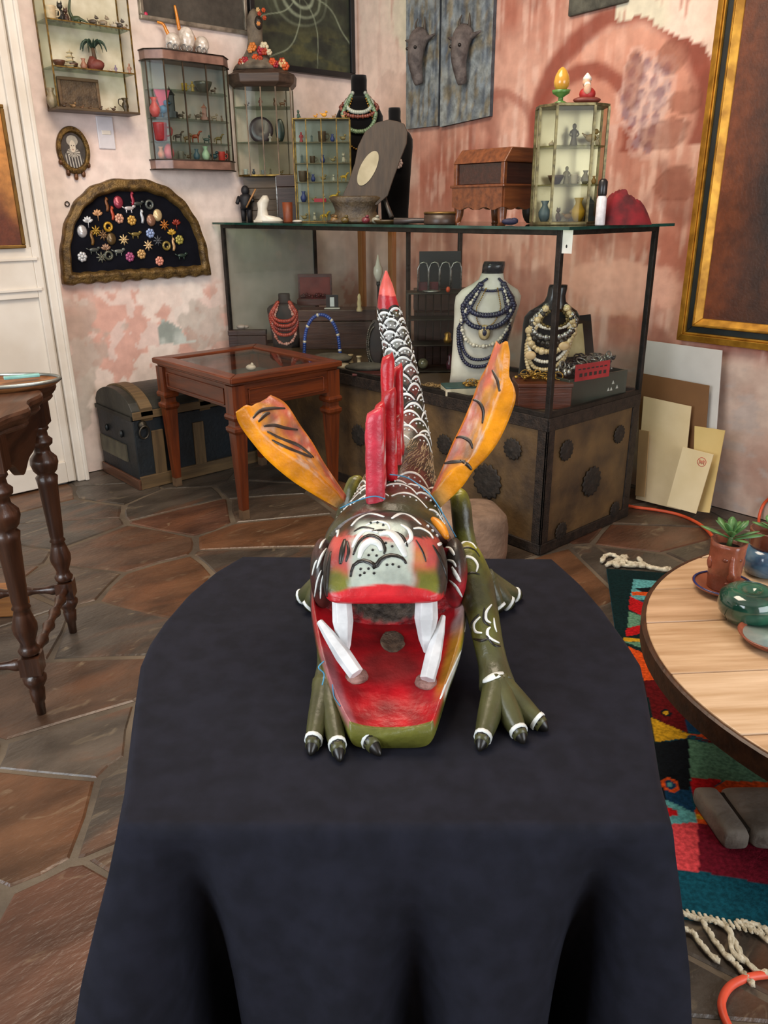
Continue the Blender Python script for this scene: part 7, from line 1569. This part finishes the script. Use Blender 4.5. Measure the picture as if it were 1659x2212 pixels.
q = r_.location + Matrix.Rotation(PHI, 3, 'Z') @ Vector((24 * s, .06, H_ + .0005)); t = thing('reclining_figurine', 'small red and white bearded figurine seated on the right glass cabinet', 'figurine', q, PHI)
m = MB(); m.ell((0, 0, .014), (.058, .03, .014), 14, 8); m.build('base', C_('6d3026', .5), t); m = MB(); m.ell((0, 0, .036), (.034, .026, .026), 12, 8); m.build('robe', C_('a3221f', .5), t); m = MB(); m.ell((-.006, -.02, .052), (.016, .012, .020), 10, 8); m.ell((-.006, 0, .078), (.018, .018, .018), 10, 8); m.build('head', C_('cfa184', .5), t); m = MB(); m.ell((-.006, -.016, .066), (.014, .008, .014), 8, 6); m.lathe([(.019, 0), (.016, .012), (.004, .026), (0, .028)], 10, (-.004, .004, .086)); m.build('beard_and_cap', C_('e0d8cc', .6), t)
# white box with a black bottle, and the red cloth
r_, s = tt('white_bottle', 'slim white bottle with a black cap beside the red cloth', 'bottle', 1297, 2.93)
m = MB(); m.lathe([(.018, 0), (.020, .004), (.020, .10), (.016, .11), (.012, .114)], 16); m.build('body', C_('d2d0d2', .4), r_); m = MB(); m.lathe([(.016, .112), (.018, .118), (.018, .165), (.010, .175), (0, .176)], 16); m.build('cap', C_('141416', .3), r_)
r_, s = tt('red_cloth', 'crumpled dark red velvet cloth at the right end of the case top', 'cloth', 1352, 3.05)
def redc(u, v):
    a = 2 * PI * u; rr = v; x = 60 * s * rr * math.cos(a) * (1 + .12 * nz(math.cos(a) * 2, math.sin(a) * 2, 3)); y = .10 * rr * math.sin(a)
    z = (1 - rr ** 3.2) * 66 * s * (1 - .35 * (x / (56 * s))) * .85 + .035 * abs(fbm(x * 16, y * 16 + x * 9, 2.)) * (1 - rr ** 3) + .001
    return Vector((x, y + .03, max(.0006, z)))
m = MB(); m.grid(48, 22, redc); m.add([redc(k / 48, 1) for k in range(48)], [tuple(range(48))]); tag(m.build('red_velvet', mat('7a0f1a', '42070e', rough=.9, scale=14), loc=r_.location, rz=PHI), 'crumpled dark red velvet cloth at the right end of the case top', 'cloth')
bpy.data.objects.remove(r_)

# ================================================================== right wall and right foreground
# blue weathered boards with carved animal heads
def board_col(u, v):
    n = fbm(u * 4, v * 9, 3.); n2 = fbm(u * 14, v * 3, 8.)
    c = mixc(lin('76828a'), lin('9aa09c'), .5 + n); c = mixc(c, lin('3c4658'), sstep(.05, .4, n2) * .7); return mixc(c, lin('8a7a52'), sstep(.12, .4, fbm(u * 9, v * 9, 1.)) * .6)
bw = mat('ffffff', 'c0c0c0', vcol=True, rough=.7, scale=20, bump=.4)
for (a, b, yb0, lab) in ((884, 953, (270, 272), 'left weathered blue board carrying a carved horned head'), (957, 1064, (275, 263), 'right weathered blue board carrying a carved horned head')):
    pa, pb = onx(a, yb0[0], W1), onx(b, yb0[1], W1); z0 = pb.z if b < 1000 else min(pa.z, pb.z); y1, y0 = pa.y, pb.y; zt = 3.0
    t = thing('blue_board', lab, 'wall art', (W1 - .001, (y0 + y1) / 2, z0)); w = (y1 - y0) / 2
    m = MB(); H_ = zt - z0
    m.grid(24, 40, lambda u, v: Vector((-.028 + .002 * nz(u * 9, v * 9), w - 2 * w * u, H_ * v + (.03 * (u if b > 1000 else 0) * (1 - v)))), board_col)
    e = [Vector((-.028, w, 0)), Vector((-.028, -w, .03 if b > 1000 else 0)), Vector((-.028, -w, H_)), Vector((-.028, w, H_))]; d = Vector((.028, 0, 0))
    for i in range(4): m.add([e[i], e[(i + 1) % 4], e[(i + 1) % 4] + d, e[i] + d], [(0, 1, 2, 3)], [lin('4a525a')] * 4)
    m.build('board', bw, t)
    px, py = (915, 100) if a < 900 else (1010, 95); p = onx(px, py, W1 - .03); o = Vector((-.03, p.y - (y0 + y1) / 2, p.z - z0))
    bone = mat('6d6460', '443c3a', rough=.7, scale=20, bump=.4); T = Matrix.Translation(o)
    m = MB(T); m.tube(spline([(-.01, 0, .06), (-.05, 0, .02), (-.07, 0, -.08), (-.05, 0, -.17), (-.035, 0, -.21)], 14), [.05, .055, .058, .058, .056, .053, .05, .046, .042, .038, .035, .032, .03, .024], 12); m.build('carved_head', bone, t)
    for sg in (-1, 1):
        m = MB(T); m.tube(spline([(-.02, sg * .04, .03), (-.03, sg * .09, .035), (-.03, sg * .13, .045)], 8), lambda u: .02 * (1 - .8 * u), 8); m.build('ear', bone, t)
        m = MB(T); m.tube(spline([(-.02, sg * .025, .06), (-.03, sg * .04, .11), (-.02, sg * .03, .15)], 8), lambda u: .012 * (1 - .8 * u), 8); m.build('horn', mat('4c4238', '2c251e', rough=.6), t)
        m = MB(T); m.ell((-.105, sg * .035, -.02), .010, 8, 6); m.build('eye', C_('1c1816', .3), t)
p0, p1 = onx(1232, 38, W1), onx(1358, 22, W1); t = thing('grey_plaque', 'grey green hanging plaque cut off by the top of the picture', 'wall art', (W1 - .001, (p0.y + p1.y) / 2, p0.z)); w = (p0.y - p1.y) / 2
m = MB(); m.prism([(w, 0), (-w, .012), (-w, .5), (w, .5)], -.025, 0, 'x'); m.build('plaque', mat('5d5c50', '3c3b33', rough=.8, scale=14, bump=.5), t, bevel=.008)

# large gilt-framed painting, its top leaning out a little
pA, pB = onx(1467, 733, W1 - .02), onx(1530, 0, W1 - .02)
LEAN = 0.0
yL = pA.y; t = thing('gilt_painting', 'large dark painting in a wide gold and black frame on the right wall', 'painting', (W1 - .001, yL, pA.z))
sec = [(0, .0), (.0, -.045), (.018, -.055), (.030, -.050), (.036, -.058), (.044, -.05)]
goldf = mat('d09a38', '9a6a20', rough=.4, metal=.55, scale=14, stretch=(1, 1, 1)); blackf = mat('16201f', '0b1010', rough=.35); 
WP, HP = 1.45, 2.1
def fr_ring(o0, o1, d0, d1, mm, nm):
    for k in range(4):
        def pt(o, i): return [(-o, o), (-(WP - o), o), (-(WP - o), HP - o), (-o, HP - o)][i % 4]
        a, b, c, d = pt(o0, k), pt(o0, k + 1), pt(o1, k + 1), pt(o1, k)
        m = MB(); f = [Vector((0, a[0], a[1])), Vector((0, b[0], b[1])), Vector((0, c[0], c[1])), Vector((0, d[0], d[1]))]
        m.loft([[f[0], f[1], f[2], f[3]], [f[0] + Vector((d0, 0, 0)), f[1] + Vector((d0, 0, 0)), f[2] + Vector((d1, 0, 0)), f[3] + Vector((d1, 0, 0))]]); m.build(nm, mm, t, bevel=.003)
fr_ring(.0, .035, -.05, -.066, goldf, 'gold_moulding'); fr_ring(.036, .046, -.058, -.062, goldf, 'gold_moulding'); fr_ring(.046, .078, -.046, -.046, blackf, 'black_band'); fr_ring(.078, .088, -.056, -.06, goldf, 'gold_moulding'); fr_ring(.088, .118, -.055, -.03, goldf, 'gold_moulding')
def pic(u, v):
    n = fbm(u * 4, v * 5, 2.); c = mixc(lin('21150d'), lin('3f2312'), .5 + n); c = mixc(c, lin('7a3c1a'), sstep(.22, .0, u) * .7)
    c = mixc(c, lin('1a130c'), sstep(.15, .3, u) * sstep(.1, .6, v) * .6)
    if .17 < u < .5 and .45 < v < 1: c = mixc(c, lin('a39a80'), sstep(.19, .24, u + .05 * n) * sstep(.45, .6, v) * .8)
    return c
m = MB(); m.grid(120, 150, lambda u, v: Vector((-.026, -.11 - u * (WP - .22), .11 + v * (HP - .22))), pic); m.build('canvas', mat('ffffff', 'cccccc', vcol=True, rough=.4, scale=20, bump=.1), t)

# boards and papers leaning on the right wall
def card(name, lab, pts, X, m, lean=.10, th=.006, cat='board', extra=None):
    """pts: picture corners bl, br, tr, tl; foot at X, top leaning towards the wall"""
    P_ = []
    zb = min(onx(*pts[0], X).z, onx(*pts[1], X).z)
    for k, (a, b) in enumerate(pts):
        q = onx(a, b, X); dx = lean * max(0, q.z) ; q = onx(a, b, X + dx); P_.append(Vector((q.x, q.y, max(q.z, .003) if k < 2 else q.z)))
    o = Vector(P_[0]); o.z = max(0, o.z - .003) if o.z < .05 else o.z
    mb = MB(); n = (P_[1] - P_[0]).cross(P_[3] - P_[0]).normalized() * th
    if n.x < 0: n = -n
    mb.loft([[p - o for p in P_], [p - o + n for p in P_]]); ob = mb.build(name, m, loc=o, bevel=.001); tag(ob, lab, cat); return ob, P_, n, o
paper = lambda c: mat(c, None, rough=.85, scale=3)
card('white_board', 'large pale grey board at the back of the boards leaning on the right wall', ((1372, 1075), (1535, 1098), (1560, 757), (1395, 735)), 3.77, mat('c6c3bd', 'b3b0aa', rough=.8, scale=3), .10)
card('brown_board', 'large brown cardboard sheet leaning before the pale board', ((1372, 1078), (1512, 1098), (1532, 833), (1385, 806)), 3.73, mat('7d5630', '6a4828', rough=.85, scale=3), .10)
card('yellow_board', 'narrow yellow sheet at the right end of the leaning boards', ((1495, 1103), (1532, 1108), (1566, 930), (1500, 920)), 3.70, mat('d8bd80', 'c4a868', rough=.85, scale=3), .10)
card('tan_board', 'narrow tan sheet peeking out at the left of the leaning papers', ((1372, 1070), (1392, 1074), (1402, 932), (1380, 928)), 3.66, mat('a5875c', '8f7248', rough=.85, scale=3), .10)
card('cream_paper', 'cream deckle-edged paper sheet leaning beside the trunk', ((1373, 1078), (1470, 1102), (1493, 878), (1390, 856)), 3.69, mat('dcc8a0', 'cdb78c', rough=.9, scale=4, bump=.2), .10)
ob, P_, n, o = card('cream_paper', 'front cream sheet with a round red stamp leaning on the right wall', ((1440, 1092), (1503, 1110), (1541, 982), (1475, 965)), 3.64, mat('e0cda6', 'd2bd92', rough=.9, scale=4), .11)
e1 = (P_[1] - P_[0]).normalized(); e2 = (P_[3] - P_[0]); c = P_[0] + (P_[2] - P_[0]) * .80 - o; e2 = (e2 - e1 * e2.dot(e1)).normalized()
c = (onx(1516, 998, (P_[1].x + P_[2].x) / 2 + .03)); pl = P_[0]; nn = n.normalized(); d_ = ray(1516, 998); c = EYE + d_ * ((P_[0] - EYE).dot(nn) / d_.dot(nn)) - o
m = MB(); m.tube([c + e1 * (.022 * math.cos(b)) + e2 * (.022 * math.sin(b)) - nn * .0002 for b in [2 * PI * i / 24 for i in range(24)]], .0016, 5, closed=True)
for k in range(5): m.tube([c + e1 * (-.012 + k * .006) + e2 * (-.012 + .004 * (k % 2)) - nn * .0002, c + e1 * (-.012 + k * .006) + e2 * (.012 - .003 * (k % 3)) - nn * .0002], .0018, 5)
tag(m.build('red_stamp', mat('c4453c', 'a8342c', rough=.8), ob), 'round red stamp', kind='stuff')

# stone block behind the draped table
p = onz(1075, 1205); m = MB(); rg = []
for z, k in ((0, .97), (.05, 1.0), (.16, 1.0), (.215, .96), (.235, .86), (.24, .7)): rg.append([Vector((.20 * k * math.copysign(abs(math.cos(a)) ** .55, math.cos(a)) + .004 * nz(a * 2, z * 20), .15 * k * math.copysign(abs(math.sin(a)) ** .55, math.sin(a)), z)) for a in [2 * PI * i / 32 for i in range(32)]])
m.loft(rg, True, True, True); tag(m.build('stone_block', mat('8a705c', '5f4b3c', rough=.8, scale=8, bump=.5, bscale=40), loc=(p.x - .12, p.y + .12, 0.001), rz=PHI + .2), 'rounded pinkish stone block on the floor before the trunk', 'stone')

# things on the round table
RT = rz_ + .0005
p = onz(1560, 1275, RT); s = mpp(p)
t = thing('terracotta_saucer', 'terracotta saucer with a blue rim under the face pot', 'saucer', (p.x, p.y, RT))
m = MB(); m.lathe([(.045, 0), (.06, .004), (.082, .018), (.086, .024), (.078, .022), (.058, .010), (0, .008)], 32); m.build('dish', mat('9a5a40', '7a422c', rough=.35, coat=.2), t); m = MB(); m.tube([(.081 * math.cos(b), .081 * math.sin(b), .0235) for b in [2 * PI * i / 40 for i in range(40)]], .0035, 6, closed=True); tag(m.build('rim', C_('23306a', .25), t), 'dark blue glazed rim')
terr = mat('96523c', '713824', rough=.3, coat=.3, scale=18, bump=.2)
t = thing('face_pot', 'terracotta pot moulded with a face holding a green succulent', 'plant pot', (p.x + .004, p.y + .004, RT + .0085), PHI)
hh = 115 * s * .95
m = MB(); rg = []
for z, r0 in ((0, .040), (.004, .043), (hh * .5, .047), (hh * .9, .049), (hh, .050), (hh, .044), (hh * .85, .042), (hh * .8, .0)): rg.append([Vector((r0 * math.cos(a), r0 * math.sin(a) - (.006 * math.exp(-((a + PI / 2) / .35) ** 2) if -2.5 < a < -.6 else 0), z)) for a in [2 * PI * i / 40 - PI for i in range(40)]])
m.loft(rg, True, True, True); m.build('pot', terr, t)
m = MB(); m.tube(spline([(-.004, -.047, hh * .80), (-.006, -.055, hh * .55), (-.004, -.060, hh * .42), (-.002, -.049, hh * .34)], 10), lambda u: .007 + .006 * u, 8); m.build('nose', terr, t)
for x in (-.024, .020): m = MB(); m.ell((x * .85, -.042, hh * .70), (.010, .006, .006), 10, 6); m.build('eye', mat('84442f', '5d2c1c', rough=.3), t)
m = MB(); m.ell((-.002, -.046, hh * .22), (.016, .006, .005), 10, 6); m.build('mouth', mat('84442f', '5d2c1c', rough=.3), t)
for x in (-.047, .047): m = MB(); m.ell((x, 0, hh * .55), (.007, .012, .02), 8, 6); m.build('ear', terr, t)
m = MB(); m.lathe([(0, 0), (.043, 0), (0, .006)], 20, (0, 0, hh * .84)); m.build('soil', C_('2c2018', .9), t)
def succulent(t, z0, n, L, seed):
    rd = random.Random(seed)
    m = MB(); m.tube([(0, 0, z0), (.004, 0, z0 + .035)], [.008, .006], 8); m.build('stem', C_('55713c', .5), t)
    for k in range(n):
        a = k * 2.4; el = .25 + .9 * (k / n); l = L * (1.15 - .5 * k / n); c, s2 = math.cos(a), math.sin(a); b = Vector((.004, 0, z0 + .022 + .014 * k / n)); d = Vector((c * math.cos(el), s2 * math.cos(el), math.sin(el))); sd_ = Vector((-s2, c, 0)); up_ = d.cross(sd_) * -1
        rg = []
        for q, w in ((0, .18), (.25, .55), (.55, 1.0), (.8, .85), (.95, .4), (1.0, .06)):
            o = b + d * (l * q) + Vector((0, 0, -.012 * q * q * (1 - el * .5))); ww = .0135 * w
            rg.append([o + sd_ * ww, o + up_ * (.0035 * w), o - sd_ * ww, o - up_ * (.0025 * w)])
        m = MB(); m.loft(rg, True, True, True); m.build('leaf', mat('5c8a50', '3c6636', rough=.4, scale=20), t)
succulent(t, hh * .86, 14, .086, 2)
p = onz(1640, 1245, RT); s = mpp(p)
t = thing('glazed_pot', 'brown and blue glazed pot with a plant at the right edge', 'plant pot', (p.x + .03, p.y, RT), PHI)
m = MB(); m.lathe([(.04, 0), (.06, .01), (.072, .04), (.066, .07), (.052, .09)], 28); m.build('belly', mat('5c88a4', '2c3f58', rough=.15, coat=.5, scale=12, detail=3), t); m = MB(); m.lathe([(.052, .088), (.055, .10), (.058, .14), (.06, .145), (.054, .145), (.05, .12), (0, .118)], 28); m.build('collar', mat('7d4a38', '4c2418', rough=.2, coat=.4, scale=14), t)
m = MB(); m.ell((.0, -.055, .06), (.02, .02, .03), 12, 8); m.build('glossy_boss', mat('4a1f16', '2a100a', rough=.1, coat=.5), t); succulent(t, .118, 9, .06, 4)
p = onz(1612, 1338, RT); t = thing('green_bowl', 'round green glazed ceramic bowl with a dimpled lid on the plank table', 'bowl', (p.x, p.y, RT), PHI)
m = MB(); m.lathe([(.044, 0), (.060, .006), (.076, .028), (.080, .050), (.075, .074), (.056, .090), (.03, .092), (.018, .086), (.012, .080), (0, .079)], 36); m.build('body', mat('2f6650', '173a30', rough=.08, coat=.8, scale=9, detail=3, lo=.4, hi=.6), t)
p = onz(1662, 1395, RT); t = thing('clay_dish', 'terracotta dish with a pale glazed inside at the right edge of the table', 'dish', (p.x + .02, p.y, RT))
m = MB(); m.lathe([(.05, 0), (.07, .008), (.088, .026), (.084, .028), (.074, .02), (.062, .012)], 32); m.build('rim', terr, t); m = MB(); m.lathe([(.076, .020), (.06, .012), (0, .010)], 32); m.build('glaze', mat('b9c9c6', '8fa6a4', rough=.1, coat=.4), t)

# grooved grey stone on the rug
c0 = onz(1572, 1838, .01); e_a = (onz(1659, 1838, .01) - c0).normalized(); e_b = Vector((-e_a.y, e_a.x, 0))
t = thing('grooved_stone', 'grey stone slab with a dark groove lying on the rug', 'stone', (c0.x, c0.y, .0105), math.atan2(e_a.y, e_a.x))
stn = mat('8a8278', '5e574e', rough=.85, scale=8, bump=.5, bscale=40); hb_ = .062
def slab(x0, x1, L, sk):
    rg = []
    for y, k in ((0, .80), (.012, .95), (.03, 1), (L - .03, 1), (L - .01, .93), (L, .75)):
        xc, hw = (x0 + x1) / 2, (x1 - x0) / 2; rg.append([Vector((xc + sk * y + hw * (1 - (1 - k) * .3) * math.copysign(abs(math.cos(a)) ** .45, math.cos(a)), y, hb_ / 2 + hb_ / 2 * k * math.copysign(abs(math.sin(a)) ** .45, math.sin(a)))) for a in [2 * PI * i / 28 for i in range(28)]])
    m = MB(); m.loft(rg, True, True, True); m.build('slab_half', stn, t)
slab(-.012, .048, .165, -.12); slab(.056, .22, .165, -.12)
m = MB(); m.loft([[Vector((.04, .02, .01)), Vector((.066, .02, .01)), Vector((.066, .02, hb_ - .012)), Vector((.04, .02, hb_ - .012))], [Vector((.04 - .02, .15, .01)), Vector((.066 - .02, .15, .01)), Vector((.066 - .02, .15, hb_ - .012)), Vector((.04 - .02, .15, hb_ - .012))]]); tag(m.build('groove', mat('2c2216', '181209', rough=.9), t), 'dark groove')

# orange extension cords
cordm = mat('d2532c', 'b33e1c', rough=.5)
pts = [onz(*q, .008) for q in ((1355, 1092), (1375, 1096), (1420, 1102), (1470, 1113), (1515, 1135), (1545, 1172), (1580, 1230))] ; pts = pts[:-1] + [Vector((pts[-1].x, pts[-1].y, .021)), Vector((2.75, .95, .021)), Vector((2.95, .75, .021))]; pts[-4].z = .019
m = MB(); o = Vector((pts[0].x, pts[0].y, 0)); m.tube([p - o for p in spline(pts, 70)], .0085, 8); tag(m.build('extension_cord', cordm, loc=o), 'orange extension cord running from behind the trunk towards the round table', 'cord')
pts = [onx(*q, W1 - .012) for q in ((1710, 1045), (1668, 1072), (1648, 1092))] + [onz(*q, .009) for q in ((1639, 1124), (1645, 1146), (1665, 1162), (1705, 1172))]; o = Vector((pts[0].x, pts[0].y, 0)); m = MB(); m.tube([p - o for p in spline(pts, 50)], .0075, 8); tag(m.build('extension_cord', cordm, loc=o), 'loop of orange cord standing against the right wall at the picture edge', 'cord')
pts = [onz(*q, .0085) for q in ((1720, 2100), (1659, 2105), (1615, 2112), (1578, 2130), (1560, 2160), (1562, 2190), (1580, 2230), (1610, 2290))]; o = Vector((pts[0].x, pts[0].y, 0)); m = MB(); m.tube([p - o for p in spline(pts, 60)], .0085, 10); tag(m.build('extension_cord', mat('e0573c', 'c8442c', rough=.45), loc=o), 'thick orange cord curving over the floor beside the rug fringe', 'cord')

# ================================================================== groups of alike things
GROUPS = {'necklace': 'necklaces hung on the display busts', 'display_bust': 'display busts for necklaces', 'dog_figurine': 'dog figurines on the wall shelves', 'cat_figurine': 'cat figurines on the wall shelf', 'bird_figurine': 'bird figurines on the shelves', 'small_figurine': 'small figurines in the cabinets', 'animal_figurine': 'animals on the third cabinet shelf', 'glass_swan': 'glass swans on the wall cabinet', 'extension_cord': 'orange cords', 'blue_board': 'weathered blue boards', 'cream_paper': 'sheets leaning on the right wall', 'trinket': 'trinkets at the foot of the mirror', 'wooden_box': 'wooden boxes in and on the case', 'plank': 'planks behind the case', 'grey_cushion': 'cushions in the case', 'spool': 'spools in the case', 'book': 'books in the case', 'clay_bowl': 'clay bowls on the wall shelf', 'clay_vase': 'clay vases on the wall shelf'}
for o in list(scene.objects):
    if o.parent is None and 'category' in o and 'group' not in o:
        k = o.name.split('.')[0]
        if k in GROUPS: o['group'] = GROUPS[k]
        elif k.startswith('miniature_'): o['group'] = 'miniatures in the brass cabinet'
